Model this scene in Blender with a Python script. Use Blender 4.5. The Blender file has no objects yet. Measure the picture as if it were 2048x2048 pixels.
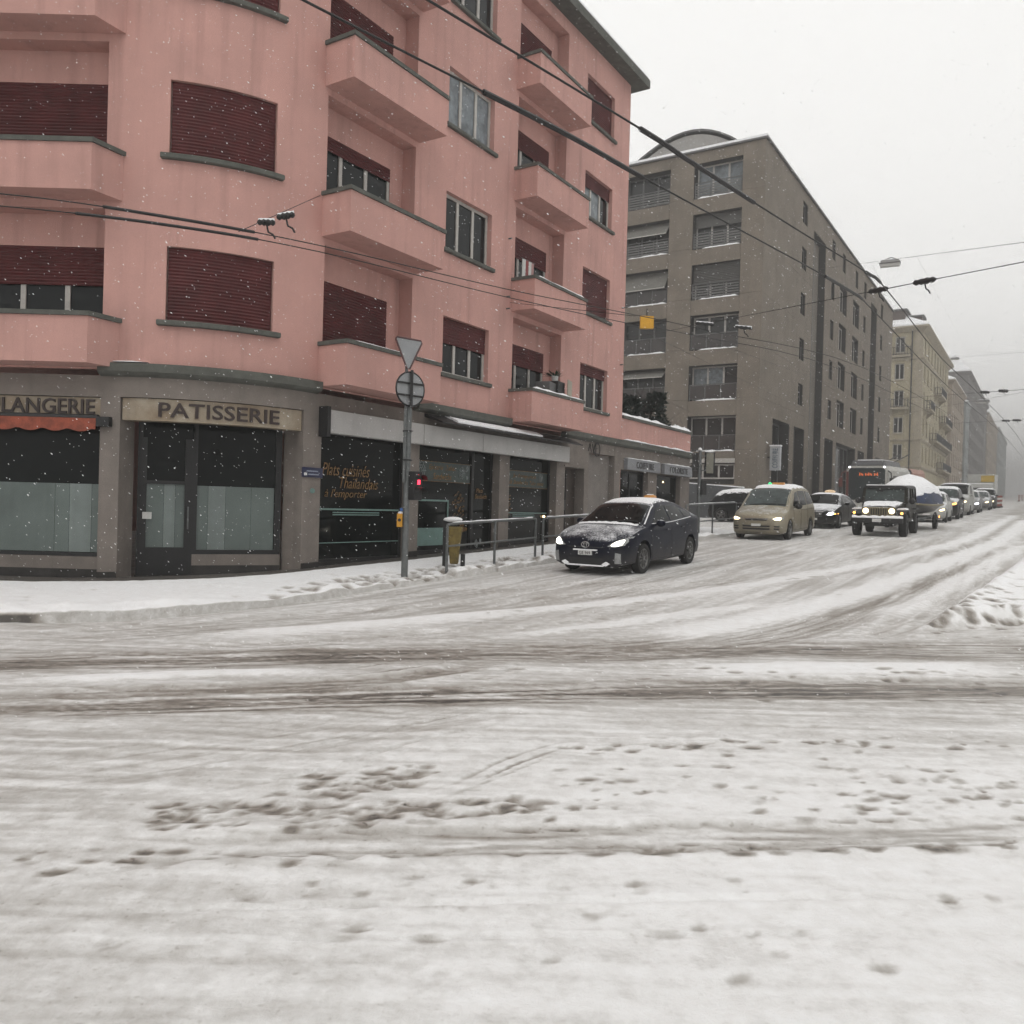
import bpy, bmesh, math, random
import numpy as np
from mathutils import Vector, Matrix
random.seed(7); rng = np.random.default_rng(11)
R_ = math.radians
SC = bpy.context.scene
COL = SC.collection

# ---------------------------------------------------------------- camera
FPX, ROLL, PITCH, CAMZ = 1680.0, 0.027, -10 / 1680.0, 1.5
cam_d = bpy.data.cameras.new('camera'); cam = bpy.data.objects.new('camera', cam_d); COL.objects.link(cam)
cam_d.sensor_width = 36.0; cam_d.sensor_fit = 'HORIZONTAL'; cam_d.lens = FPX / 2048 * 36.0
cam_d.clip_start = 0.05; cam_d.clip_end = 3000
_F = Vector((0, math.cos(PITCH), math.sin(PITCH))); _U = Vector((0, -math.sin(PITCH), math.cos(PITCH))); _X = Vector((1, 0, 0))
_cx = math.cos(ROLL) * _X + math.sin(ROLL) * _U; _cy = -math.sin(ROLL) * _X + math.cos(ROLL) * _U; _cz = -_F
cam.matrix_world = Matrix(((_cx.x, _cy.x, _cz.x, 0), (_cx.y, _cy.y, _cz.y, 0), (_cx.z, _cy.z, _cz.z, CAMZ), (0, 0, 0, 1)))
SC.camera = cam

# ---------------------------------------------------------------- light: overcast snowfall
SUN_EL, SUN_AZ = R_(52), R_(200)
wd = bpy.data.worlds.new('World'); SC.world = wd; wd.use_nodes = True
nt = wd.node_tree; nt.nodes.clear()
sky = nt.nodes.new('ShaderNodeTexSky'); sky.sky_type = 'NISHITA'; sky.sun_disc = False
sky.sun_elevation = SUN_EL; sky.sun_rotation = SUN_AZ; sky.air_density = 1.0; sky.dust_density = 6.0; sky.ozone_density = 1.0
hs = nt.nodes.new('ShaderNodeHueSaturation'); hs.inputs['Saturation'].default_value = 0.12
mx = nt.nodes.new('ShaderNodeMix'); mx.data_type = 'RGBA'; mx.inputs[0].default_value = 0.88
mx.inputs[7].default_value = (12.0, 11.9, 11.65, 1)
bg = nt.nodes.new('ShaderNodeBackground'); bg.inputs['Strength'].default_value = 0.10
wo = nt.nodes.new('ShaderNodeOutputWorld')
nt.links.new(sky.outputs[0], hs.inputs['Color']); nt.links.new(hs.outputs[0], mx.inputs[6])
nt.links.new(mx.outputs[2], bg.inputs['Color']); nt.links.new(bg.outputs[0], wo.inputs['Surface'])
sun_d = bpy.data.lights.new('sun', 'SUN'); sun = bpy.data.objects.new('sun', sun_d); COL.objects.link(sun)
sun_d.energy = 0.5; sun_d.angle = R_(40); sun_d.color = (1.0, 0.97, 0.93)
sun.rotation_euler = (-Vector((math.sin(SUN_AZ)*math.cos(SUN_EL), math.cos(SUN_AZ)*math.cos(SUN_EL), math.sin(SUN_EL)))).to_track_quat('-Z', 'Y').to_euler()
SC.view_settings.view_transform = 'Standard'; SC.view_settings.look = 'None'
SC.view_settings.exposure = 0.06; SC.view_settings.gamma = 1.0; SC.view_settings.use_curve_mapping = False
SC.cycles.use_denoising = True; SC.cycles.max_bounces = 6; SC.cycles.diffuse_bounces = 3; SC.cycles.glossy_bounces = 3
SC.cycles.volume_bounces = 0; SC.cycles.adaptive_threshold = .04; SC.cycles.adaptive_min_samples = 24; SC.cycles.transparent_max_bounces = 8; SC.cycles.caustics_reflective = False; SC.cycles.caustics_refractive = False
SC.cycles.sample_clamp_indirect = 4.0

# ---------------------------------------------------------------- frames of reference
AZ = R_(32.4)
SV = (math.sin(AZ), math.cos(AZ)); NV = (math.cos(AZ), -math.sin(AZ))
STREET_ROT = R_(90 - 32.4)                      # z rotation whose local x runs up the street, local y towards the pink house
def ST(s, t, z=0.0): return (s * SV[0] + t * NV[0], s * SV[1] + t * NV[1], z)
def to_st(x, y): return (x * SV[0] + y * SV[1], x * NV[0] + y * NV[1])
def road_z(s):
    s = np.asarray(s, float)
    k = np.where(s < 70, 0.035 * (s - 9.0), 2.135 + 0.027 * (s - 70))
    return np.where(s < 7, 0.0, np.where(s < 11, 0.035 * (s - 7) ** 2 / 8, k)) - 0.05
def rz(s): return float(road_z(s))
def ray(px, py):
    v = _cx * ((px - 1024) / FPX) + _cy * ((1024 - py) / FPX) - _cz
    return v
def ground_at(px, py, h=0.0):
    d = ray(px, py); ks = np.geomspace(1.0, 700.0, 6000)
    g = CAMZ + d.z*ks - (road_z((d.x*SV[0] + d.y*SV[1])*ks) + h)
    i = int(np.argmax(g < 0)) if (g < 0).any() else len(ks) - 1
    return (d.x*ks[i], d.y*ks[i])

# ---------------------------------------------------------------- mesh builder
class MB:
    def __init__(self): self.v = []; self.f = []
    def quad(self, a, b, c, d):
        n = len(self.v); self.v += [tuple(a), tuple(b), tuple(c), tuple(d)]; self.f.append((n, n+1, n+2, n+3)); return self
    def tri(self, a, b, c):
        n = len(self.v); self.v += [tuple(a), tuple(b), tuple(c)]; self.f.append((n, n+1, n+2)); return self
    def poly(self, pts):
        n = len(self.v); self.v += [tuple(p) for p in pts]; self.f.append(tuple(range(n, n+len(pts)))); return self
    def hexa(self, p):   # 8 corners: bottom 4 ccw, top 4 ccw
        n = len(self.v); self.v += [tuple(q) for q in p]
        for f in ((3,2,1,0),(4,5,6,7),(0,1,5,4),(1,2,6,5),(2,3,7,6),(3,0,4,7)): self.f.append(tuple(n+i for i in f))
        return self
    def box(self, x0, x1, y0, y1, z0, z1):
        return self.hexa([(x0,y0,z0),(x1,y0,z0),(x1,y1,z0),(x0,y1,z0),(x0,y0,z1),(x1,y0,z1),(x1,y1,z1),(x0,y1,z1)])
    def bar(self, a, b, w, h=None, up=(0,0,1)):
        a = Vector(a); b = Vector(b); h = w if h is None else h
        d = (b - a).normalized(); u = Vector(up)
        if abs(d.dot(u)) > .98: u = Vector((1, 0, 0))
        x = d.cross(u).normalized() * w / 2; y = x.cross(d).normalized() * h / 2
        return self.hexa([a-x-y, a+x-y, b+x-y, b-x-y, a-x+y, a+x+y, b+x+y, b-x+y])
    def tube(self, pts, r, n=8, cap=True):
        pts = [Vector(p) for p in pts]; rs = r if isinstance(r, (list, tuple)) else [r] * len(pts)
        base = len(self.v); ref = None
        for i, p in enumerate(pts):
            d = (pts[min(i+1, len(pts)-1)] - pts[max(i-1, 0)]).normalized()
            if ref is None:
                ref = Vector((0,0,1)) if abs(d.z) < .9 else Vector((1,0,0))
            x = d.cross(ref).normalized(); y = x.cross(d).normalized(); ref = y
            for k in range(n):
                a = 2 * math.pi * k / n; self.v.append(tuple(p + (x * math.cos(a) + y * math.sin(a)) * rs[i]))
        for i in range(len(pts) - 1):
            for k in range(n):
                k2 = (k + 1) % n
                self.f.append((base+i*n+k, base+i*n+k2, base+(i+1)*n+k2, base+(i+1)*n+k))
        if cap:
            self.f.append(tuple(base + k for k in range(n))[::-1]); self.f.append(tuple(base + (len(pts)-1)*n + k for k in range(n)))
        return self
    def disc(self, c, nrm, r, th, n=20, r2=None):   # short cylinder centred on c, axis nrm
        c = Vector(c); d = Vector(nrm).normalized()
        return self.tube([c - d*th/2, c + d*th/2], [r, r if r2 is None else r2], n)
    def loft(self, rings, closed=True, cap=True):
        base = len(self.v); n = len(rings[0])
        for rg in rings: self.v += [tuple(p) for p in rg]
        for i in range(len(rings) - 1):
            for k in range(n if closed else n - 1):
                k2 = (k + 1) % n
                self.f.append((base+i*n+k, base+i*n+k2, base+(i+1)*n+k2, base+(i+1)*n+k))
        if cap:
            self.f.append(tuple(base + k for k in range(n))[::-1]); self.f.append(tuple(base + (len(rings)-1)*n + k for k in range(n)))
        return self
    def blob(self, c, rx, ry, rz_, n=8, m=5, jit=.15):
        rings = []
        for i in range(m + 1):
            th = math.pi * (i + .02) / (m + .04)
            rings.append([(c[0] + rx*math.sin(th)*math.cos(2*math.pi*k/n)*(1+random.uniform(-jit,jit)),
                           c[1] + ry*math.sin(th)*math.sin(2*math.pi*k/n)*(1+random.uniform(-jit,jit)),
                           c[2] + rz_*math.cos(th)*(1+random.uniform(-jit,jit)*.5)) for k in range(n)])
        return self.loft(rings[::-1])
    def add(self, o):
        n = len(self.v); self.v += o.v; self.f += [tuple(i+n for i in f) for f in o.f]; return self

MW = {}   # world matrices of things (no depsgraph needed)
def mesh_of(mb, name, mat, smooth=0):
    me = bpy.data.meshes.new(name); me.from_pydata([tuple(map(float, p)) for p in mb.v], [], mb.f)
    bm = bmesh.new(); bm.from_mesh(me)
    bmesh.ops.remove_doubles(bm, verts=bm.verts, dist=1e-5) if smooth else None
    bmesh.ops.recalc_face_normals(bm, faces=bm.faces) if smooth != 'keep' else None
    bm.to_mesh(me); bm.free()
    if mat is not None: me.materials.append(mat)
    if smooth:
        me.shade_smooth() if hasattr(me, 'shade_smooth') else None
        me.set_sharp_from_angle(angle=R_(smooth if isinstance(smooth, (int, float)) and smooth > 1 else 35))
    return me
def link(name, data, parent=None, mw=None):
    o = bpy.data.objects.new(name, data); COL.objects.link(o)
    if parent is not None: o.parent = parent
    return o
def thing(name, label, cat, loc=(0,0,0), rot=0.0, group=None):
    o = link(name, None); o.empty_display_size = .2; o.location = loc; o.rotation_euler = (0, 0, rot)
    MW[o.name] = Matrix.Translation(Vector(loc)) @ Matrix.Rotation(rot, 4, 'Z')
    return tag(o, label, cat, group)
def tag(o, label=None, cat=None, group=None, kind=None):
    if label: o['label'] = label
    if cat: o['category'] = cat
    if group: o['group'] = group
    if kind: o['kind'] = kind
    return o
def root_mw(o):
    while o is not None:
        if o.name in MW: return MW[o.name]
        o = o.parent
    return Matrix.Identity(4)
def build(mb, name, mat, parent=None, world=False, smooth=0, loc=None):
    """world=True: vertices are in world space; brought into the frame of the thing they belong to."""
    if world and parent is not None:
        inv = root_mw(parent).inverted(); mb.v = [tuple(inv @ Vector(p)) for p in mb.v]
    if parent is None and loc is not None:
        L = Vector(loc); mb.v = [tuple(Vector(p) - L) for p in mb.v]
    o = link(name, mesh_of(mb, name, mat, smooth), parent)
    if parent is None:
        if loc is not None: o.location = loc
        MW[o.name] = Matrix.Translation(Vector(loc or (0,0,0)))
    return o
def copy_tree(o, parent=None):
    c = o.copy(); COL.objects.link(c); c.parent = parent
    for ch in [x for x in bpy.data.objects if x.parent == o]: copy_tree(ch, c)
    return c
def bevel(o, w, seg=1):
    m = o.modifiers.new('bevel', 'BEVEL'); m.width = w; m.segments = seg; m.limit_method = 'ANGLE'; m.angle_limit = R_(40); return o

# ---------------------------------------------------------------- materials
MATS = {}
def mat(name, col, rough=.7, var=.12, vscale=3.0, bump=0.0, bscale=40.0, metal=0.0, spec=.5, emit=None, estr=0.0, streak=0.0, col2=None):
    """procedural surface: base colour broken up by two noises, optional vertical weather streaks and fine bump"""
    if name in MATS: return MATS[name]
    m = bpy.data.materials.new(name); m.use_nodes = True; n = m.node_tree; b = n.nodes['Principled BSDF']; L = n.links.new
    b.inputs['Roughness'].default_value = rough; b.inputs['Metallic'].default_value = metal
    b.inputs['Specular IOR Level'].default_value = spec
    co = n.nodes.new('ShaderNodeTexCoord'); geo = n.nodes.new('ShaderNodeNewGeometry')
    c2 = col2 or tuple(max(0, c * (1 - 2.2 * var)) for c in col)
    nz = n.nodes.new('ShaderNodeTexNoise'); nz.inputs['Scale'].default_value = vscale; nz.inputs['Detail'].default_value = 6; nz.inputs['Roughness'].default_value = .62
    L(geo.outputs['Position'], nz.inputs['Vector'])
    rp = n.nodes.new('ShaderNodeValToRGB'); rp.color_ramp.elements[0].position = .33; rp.color_ramp.elements[1].position = .67
    rp.color_ramp.elements[0].color = (*c2, 1); rp.color_ramp.elements[1].color = (*col, 1)
    L(nz.outputs['Fac'], rp.inputs['Fac']); out = rp.outputs['Color']
    if streak > 0:
        mp = n.nodes.new('ShaderNodeMapping'); mp.inputs['Scale'].default_value = (5.0, 5.0, .25)
        L(geo.outputs['Position'], mp.inputs['Vector'])
        n2 = n.nodes.new('ShaderNodeTexNoise'); n2.inputs['Scale'].default_value = 1.0; n2.inputs['Detail'].default_value = 4
        L(mp.outputs[0], n2.inputs['Vector'])
        r2 = n.nodes.new('ShaderNodeValToRGB'); r2.color_ramp.elements[0].position = .52; r2.color_ramp.elements[1].position = .8
        r2.color_ramp.elements[0].color = (1, 1, 1, 1); r2.color_ramp.elements[1].color = (1-streak, 1-streak, 1-streak, 1)
        L(n2.outputs['Fac'], r2.inputs['Fac'])
        mm = n.nodes.new('ShaderNodeMix'); mm.data_type = 'RGBA'; mm.blend_type = 'MULTIPLY'; mm.inputs[0].default_value = 1
        L(out, mm.inputs[6]); L(r2.outputs[0], mm.inputs[7]); out = mm.outputs[2]
    L(out, b.inputs['Base Color'])
    if bump > 0:
        n3 = n.nodes.new('ShaderNodeTexNoise'); n3.inputs['Scale'].default_value = bscale; n3.inputs['Detail'].default_value = 5
        L(geo.outputs['Position'], n3.inputs['Vector'])
        bp = n.nodes.new('ShaderNodeBump'); bp.inputs['Strength'].default_value = bump; bp.inputs['Distance'].default_value = .02
        L(n3.outputs['Fac'], bp.inputs['Height']); L(bp.outputs[0], b.inputs['Normal'])
    if emit:
        b.inputs['Emission Color'].default_value = (*emit, 1); b.inputs['Emission Strength'].default_value = estr
    MATS[name] = m; return m

M_pink = mat('pink_render', (.555, .318, .280), .9, .06, .9, .15, 60, streak=.22, spec=.2, col2=(.465, .272, .240))
M_pink_in = M_pink
M_coping = mat('grey_green_stone', (.115, .118, .105), .85, .15, 5, .2, 50, spec=.3)
M_stone = mat('ground_floor_stone', (.215, .188, .168), .85, .12, 2.2, .2, 45, streak=.18, spec=.3)
M_plinth = mat('dark_plinth', (.045, .042, .04), .8, .2, 4, .2, 50, spec=.3)
M_shut = mat('maroon_shutter', (.095, .017, .018), .6, .18, 2.5, spec=.3, streak=.15)
M_frame = mat('pale_window_frame', (.46, .44, .41), .55, .08, 8, spec=.4)
M_dark = mat('black_metal', (.014, .014, .015), .5, .1, 10, spec=.4)
M_glass = mat('window_glass', (.010, .012, .013), .10, .1, 1.0, spec=.2)
M_curtain = mat('net_curtain_behind_glass', (.20, .23, .25), .25, .25, 4.0, spec=.4)
M_wood = mat('brown_shutter_box', (.10, .06, .05), .6, .2, 8)
M_snow = mat('snow', (.86, .865, .88), .75, .02, 6, .5, 30, spec=.3)
M_white = mat('grey_white_fascia', (.42, .41, .40), .5, .07, 1.5, streak=.12, spec=.4)
M_steel = mat('galvanised_steel', (.17, .18, .18), .5, .15, 12, metal=.6)
M_grey = mat('beige_grey_cladding', (.205, .176, .145), .85, .12, .7, .15, 30, streak=.14, spec=.25)
M_joint = mat('dark_joint', (.03, .028, .026), .9, .1, 5)
# ================================================================ ground
def vnoise(x, y, seed=0):
    xi = np.floor(x).astype(np.int64); yi = np.floor(y).astype(np.int64); fx = x - xi; fy = y - yi
    fx = fx*fx*(3-2*fx); fy = fy*fy*(3-2*fy)
    def h(a, b):
        n = (a * 374761393 + b * 668265263 + seed * 974634777) & 0x7fffffff
        n = ((n ^ (n >> 13)) * 1274126177) & 0x7fffffff
        return ((n ^ (n >> 16)) & 0xffff) / 65535.0
    return (h(xi,yi)*(1-fx)+h(xi+1,yi)*fx)*(1-fy) + (h(xi,yi+1)*(1-fx)+h(xi+1,yi+1)*fx)*fy
def fbm(x, y, seed=0, o=4):
    a = 0; w = .5
    for i in range(o): a = a + w * vnoise(x * 2**i, y * 2**i, seed + i); w *= .5
    return a / (1 - .5**o)
def seg_dist(X, Y, pts):
    """distance to a polyline and arclength of the nearest point"""
    best = np.full(X.shape, 1e9); arc = np.zeros(X.shape); acc = 0.0
    for (ax, ay), (bx, by) in zip(pts[:-1], pts[1:]):
        dx, dy = bx-ax, by-ay; L = math.hypot(dx, dy) + 1e-9
        k = np.clip(((X-ax)*dx + (Y-ay)*dy) / L**2, 0, 1)
        d = np.hypot(X-ax-k*dx, Y-ay-k*dy); m = d < best
        best[m] = d[m]; arc[m] = (acc + k*L)[m]; acc += L
    return best, arc
def smooth_line(pts, n=6):
    out = []
    P = [pts[0]] + list(pts) + [pts[-1]]
    for i in range(1, len(P) - 2):
        p0, p1, p2, p3 = (np.array(q, float) for q in P[i-1:i+3])
        for k in range(n):
            t = k / n
            out.append(tuple(.5*((2*p1)+(-p0+p2)*t+(2*p0-5*p1+4*p2-p3)*t*t+(-p0+3*p1-3*p2+p3)*t**3)))
    out.append(tuple(pts[-1])); return out
def graded(segs):
    """segs: list of (start, end, step_start, step_end)"""
    out = []
    for a, b, s0, s1 in segs:
        x = a
        while x < b - 1e-6:
            out.append(x); f = (x - a) / (b - a); x += s0 + (s1 - s0) * f
    out.append(segs[-1][1]); return np.array(out)
neg = lambda segs: None
xs = np.concatenate([-graded([(6, 12, .028, .10), (12, 30, .10, 1.0), (30, 160, 1.0, 12)])[::-1][:-1], graded([(-6, 6.5, .028, .028), (6.5, 13, .028, .09), (13, 30, .09, .35), (30, 70, .35, 1.5), (70, 330, 1.5, 14)])])
ys = graded([(-60, 0, 12, 1.0), (0, 2.0, 1.0, .10), (2.0, 8, .022, .035), (8, 15, .035, .07), (15, 40, .07, .30), (40, 100, .30, 1.5), (100, 520, 1.5, 16)])
GX, GY = np.meshgrid(xs, ys)
GS = GX*SV[0] + GY*SV[1]; GT = GX*NV[0] + GY*NV[1]
GZ = road_z(GS).astype(float)
# kerb of the pavement round the pink house: straight, arc, straight
def kerb_path(n=24):
    pts = [(-160, 9.9), (-30, 9.9), (-7.29, 9.9)]; c = (-7.29, 13.9)
    for i in range(1, n): a = R_(57.6) * i / n; pts.append((c[0] + 4*math.sin(a), c[1] - 4*math.cos(a)))
    for s in (8, 12, 20, 31.5): pts.append(ST(s, -9.6)[:2])
    return pts
KERB = kerb_path()
# base soiling of the roadway: driven-over grey snow in the junction and up the street, cleaner at the bottom right
dirt_shade = .40 + .18*(fbm(GX*.35, GY*.5, 3) - .5)
near = 1/(1+np.exp((GY + .12*GX - 6.0)*1.6))
dirt_shade = dirt_shade*(1-near) + near*(.17 + .26/(1+np.exp((GX+.6)*1.2)))
hgt = np.zeros_like(GZ)
def track(px, hw, d, depth=.02, edge=.0, mode='max', soft=.5, brk=.35, h=0.0):
    global dirt_shade, hgt
    pts = smooth_line([ground_at(*p) for p in px])
    x0 = min(p[0] for p in pts)-2; x1 = max(p[0] for p in pts)+2; y0 = min(p[1] for p in pts)-2; y1 = max(p[1] for p in pts)+2
    ix = np.where((xs > x0) & (xs < x1))[0]; iy = np.where((ys > y0) & (ys < y1))[0]
    if len(ix) == 0 or len(iy) == 0: return
    sl = (slice(iy[0], iy[-1]+1), slice(ix[0], ix[-1]+1))
    D, A = seg_dist(GX[sl], GY[sl], pts)
    sd = random.randint(0, 999)
    wob = hw * (1 + .55*(fbm(A*1.1, D*0+sd, sd) - .5))
    m = np.clip((wob*(1+soft) - D) / (2*soft*wob), 0, 1); m = m*m*(3-2*m)
    tex = 1.12 - brk*1.5*np.clip(fbm(A*1.1, D*26+fbm(A*1.5, D*3, sd)*2, sd+5) - .30, 0, 1)*1.7      # streaks run along the track
    end = np.clip(A/.8, 0, 1)*np.clip((A.max()-A)/.8, 0, 1)
    m = m*end
    dl = dirt_shade[sl]
    if mode == 'max': dirt_shade[sl] = dl*(1-m) + np.maximum(dl, d*tex)*m
    else: dirt_shade[sl] = dl*(1-m) + (d + .1*(1-tex))*m
    hgt[sl] -= depth*m
    if edge > 0:
        e = np.exp(-((D - wob*1.25)/(.22*hw+.02))**2)*end*(.4+1.2*fbm(A*3, D*4, sd+9)); hgt[sl] += edge*e
# lanes swept by turning traffic (pixel lists are traced on the photograph and dropped onto the ground)
for px, hw, d in [
    ([(2052,1010),(2010,1050),(1930,1105),(1819,1167),(1690,1218),(1554,1262),(1300,1296),(1000,1312)], .55, .66),
    ([(2048,1124),(1980,1160),(1898,1209),(1819,1251),(1700,1285)], .30, .50),
    ([(1850,1082),(1700,1128),(1540,1158),(1300,1185),(1024,1208),(700,1232),(300,1262),(0,1285)], .50, .52),
    ([(1600,1100),(1440,1128),(1290,1160),(1024,1178),(700,1196),(300,1232),(0,1258)], .42, .50),
    ([(1950,1060),(1830,1100),(1650,1150)], .4, .46),
    ([(1300,1240),(1000,1262),(700,1280),(300,1305)], .30, .5)]: track(px, hw, d, .02, .012, brk=.5)
for px, hw, d in [
    ([(2030,1030),(1940,1075),(1819,1108),(1600,1152),(1395,1184),(1200,1206),(1024,1224),(700,1250),(400,1275)], .30, .16),
    ([(2050,1040),(2004,1078),(1870,1130),(1713,1188),(1500,1240),(1289,1278)], .34, .14),
    ([(1560,1205),(1300,1238),(1100,1262),(960,1276)], .20, .18),
    ([(2048,1090),(1960,1140),(1860,1190),(1760,1235)], .22, .2)]: track(px, hw, d, -.012, 0, mode='mix', soft=.7)
# the two brown ruts across the junction
track([(-140,1352),(0,1328),(400,1318),(800,1308),(1200,1304),(1600,1301),(2048,1301),(2250,1302)], .42, .86, .018, .008, brk=.6, soft=.8)
track([(-140,1436),(0,1418),(400,1404),(800,1392),(1200,1384),(1600,1380),(2048,1381),(2250,1382)], .34, .90, .018, .008, brk=.6, soft=.8)
track([(-100,1396),(200,1386),(480,1376),(760,1360),(900,1340),(1000,1322)], .16, .72, .02, .012)
for px, hw, d in [([(-50,1368),(300,1352),(560,1345),(700,1345)], .12, .14), ([(1330,1342),(1600,1338),(2048,1338)], .30, .10), ([(1300,1358),(1700,1355),(2048,1358)], .07, .3),
                  ([(1000,1345),(1080,1338),(1200,1342)], .1, .2)]: track(px, hw, d, -.02, 0, mode='mix')
# lighter lanes and thin tyre lines on the near snow
track([(-50,1575),(190,1540),(445,1500),(742,1450),(1024,1405)], .36, .46, .012, .006)
track([(150,1700),(600,1684),(1024,1678),(1500,1670),(2048,1660),(2200,1658)], .16, .56, .02, .006, brk=.5)
for px, hw, d in [
    ([(-50,1660),(0,1651),(159,1630),(297,1606),(360,1598)], .022, 1.0), ([(360,1598),(477,1574),(625,1545),(742,1510),(880,1472),(1024,1447)], .018, .7),
    ([(-20,1596),(190,1561),(445,1529),(742,1463),(1024,1410)], .014, .62), ([(60,1640),(445,1530),(520,1516)], .01, .5),
    ([(840,1582),(901,1569),(1024,1515),(1151,1479)], .014, .95), ([(850,1592),(940,1570),(1060,1520),(1170,1487)], .012, .9), ([(870,1602),(1024,1545),(1120,1505)], .012, .7),
    ([(30,1792),(180,1754),(330,1728),(440,1706)], .012, .95), ([(260,1742),(420,1716),(520,1700)], .008, .8),
    ([(330,1665),(600,1662),(1024,1657),(1400,1648),(2048,1634)], .010, .75), ([(250,1722),(600,1712),(1024,1704),(1400,1695),(2048,1688)], .011, .85),
    ([(650,1690),(1024,1690),(1500,1680),(2048,1672)], .006, .6), ([(1024,1492),(1200,1490),(1500,1486),(2048,1484)], .012, .5),
    ([(280,1470),(400,1452),(520,1432)], .012, .62), ([(330,1468),(450,1450)], .01, .5), ([(0,1520),(200,1500),(500,1470)], .01, .5),
    ([(600,1350),(760,1330),(900,1318)], .03, .7), ([(640,1362),(800,1340),(960,1316)], .02, .7), ([(1024,1480),(1400,1474),(2048,1470)], .01, .42),
    ([(100,1830),(700,1812),(1400,1800),(2048,1792)], .02, .3), ([(0,1900),(600,1880),(1300,1872),(2048,1868)], .012, .4)]:
    track(px, hw, d, .012, .006, soft=.35, brk=.75)
track([(-120,1238),(0,1232),(160,1229),(300,1224),(380,1219)], .07, 1.0, .03, 0, soft=.4, brk=.2)  # wet gutter line; the dark of the gap is put into the colour
# clods, foot holes and scuffs: slush tone plus hole shade painted into the colour
def pit(cx, cy, r, d, dep, asp=1.6, ang=0.2):
    ix = np.where(np.abs(xs-cx) < 3*r*asp)[0]; iy = np.where(np.abs(ys-cy) < 3*r*asp)[0]
    if len(ix) < 2 or len(iy) < 2: return
    sl = (slice(iy[0], iy[-1]+1), slice(ix[0], ix[-1]+1)); X = GX[sl]-cx; Y = GY[sl]-cy
    u = (X*math.cos(ang)+Y*math.sin(ang))/asp; v = -X*math.sin(ang)+Y*math.cos(ang)
    q = np.hypot(u, v)/r*(1+.5*(fbm(GX[sl]*14, GY[sl]*14, 77)-.5))
    m = np.clip(1.3-q, 0, 1); m = m*m*(3-2*m)
    hgt[sl] = np.minimum(hgt[sl], hgt[sl]*.5 - dep*m*.55) if False else hgt[sl] - np.minimum(dep*.5*m, np.maximum(0, hgt[sl]+.03))
    dirt_shade[sl] = np.maximum(dirt_shade[sl], d*np.clip(1.3-q, 0, 1)**.6*(q < 1.3))
def pits(n, poly, rr, dd, dep, ang=.25):
    for _ in range(n):
        k = random.random()*(len(poly)-1); i = int(k); f = k-i
        (x0, y0, s0), (x1, y1, s1) = poly[i], poly[i+1]
        px = x0+(x1-x0)*f+random.gauss(0, 14); py = y0+(y1-y0)*f+random.gauss(0, s0+(s1-s0)*f)
        c = ground_at(px, py); pit(c[0], c[1], random.uniform(*rr), random.uniform(*dd), dep*random.uniform(.5, 1.2), random.uniform(1.0, 2.0), ang+random.uniform(-.5, .5))
pits(170, [(297,1650,13),(480,1612,16),(620,1590,20),(720,1565,14),(850,1545,8)], (.022,.05), (.35,.95), .014)
pits(110, [(560,1640,12),(731,1627,14),(900,1612,14),(1060,1608,8)], (.022,.048), (.35,.95), .014)
pits(85, [(1080,1560,50),(1500,1560,50),(2048,1560,45)], (.018,.042), (.3,.8), .014)
pits(30, [(1130,1490,5),(1600,1486,6),(2048,1490,8)], (.02,.05), (.5,1.0), .03)
pits(45, [(1700,1600,30),(2060,1590,30)], (.018,.042), (.3,.8), .014)
pits(60, [(60,1730,18),(300,1715,14),(700,1712,8),(1400,1700,8),(2048,1690,8)], (.024,.05), (.5,1.0), .014)
pits(24, [(450,1770,30),(900,1762,30),(1500,1765,25),(2048,1770,30)], (.018,.04), (.3,.75), .014)
pits(22, [(100,1890,60),(1000,1890,60),(2000,1890,60)], (.02,.045), (.3,.7), .012)
pits(60, [(900,1352,12),(1200,1345,10),(1600,1358,8),(2048,1352,8)], (.03,.07), (.4,.8), .02)
pits(60, [(900,1250,40),(1300,1215,30),(1700,1160,25)], (.03,.08), (.35,.7), .015)
pits(26, [(600,1380,18),(1300,1385,12),(2048,1385,12)], (.03,.10), (.8,1.0), .02)
# raised snowy island on the right and its dirty edge
ISL = [ground_at(1835,1262), ground_at(1950,1190), ground_at(2048,1118), ST(40, -.2)[:2], ST(120, .2)[:2], ST(400, .2)[:2], ST(400, 60)[:2], (40, 11.0), (9.5, 10.3), ground_at(2048,1246)]
def inside(X, Y, poly):
    r = np.zeros(X.shape, bool); n = len(poly)
    for i in range(n):
        (x0, y0), (x1, y1) = poly[i], poly[(i+1) % n]
        c = ((y0 > Y) != (y1 > Y)) & (X < (x1-x0)*(Y-y0)/(y1-y0+1e-12)+x0); r ^= c
    return r
ixi = np.where((xs > 4) & (xs < 330))[0]; iyi = np.where((ys > 9) & (ys < 520))[0]
sl = (slice(iyi[0], iyi[-1]+1), slice(ixi[0], ixi[-1]+1))
D, A = seg_dist(GX[sl], GY[sl], ISL + [ISL[0]]); ins = inside(GX[sl], GY[sl], ISL)
sd_ = np.where(ins, D, -D); m = np.clip((sd_+.10)/.35, 0, 1); m = m*m*(3-2*m)
hgt[sl] += .17*m + .06*m*np.exp(-((sd_-.25)/.22)**2)*(2.2*fbm(GX[sl]*1.6, GY[sl]*1.6, 31)-.3)
dirt_shade[sl] = dirt_shade[sl]*(1-m) + .05*m
pits(90, [(1870,1245,8),(1960,1235,14),(2048,1236,10)], (.03,.09), (.6,1.0), .06)
pits(40, [(1960,1190,12),(2048,1150,25)], (.03,.07), (.5,.9), .05)
pits(40, [(1900,1228,10),(2048,1190,30)], (.02,.06), (.4,.8), .05)
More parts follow.
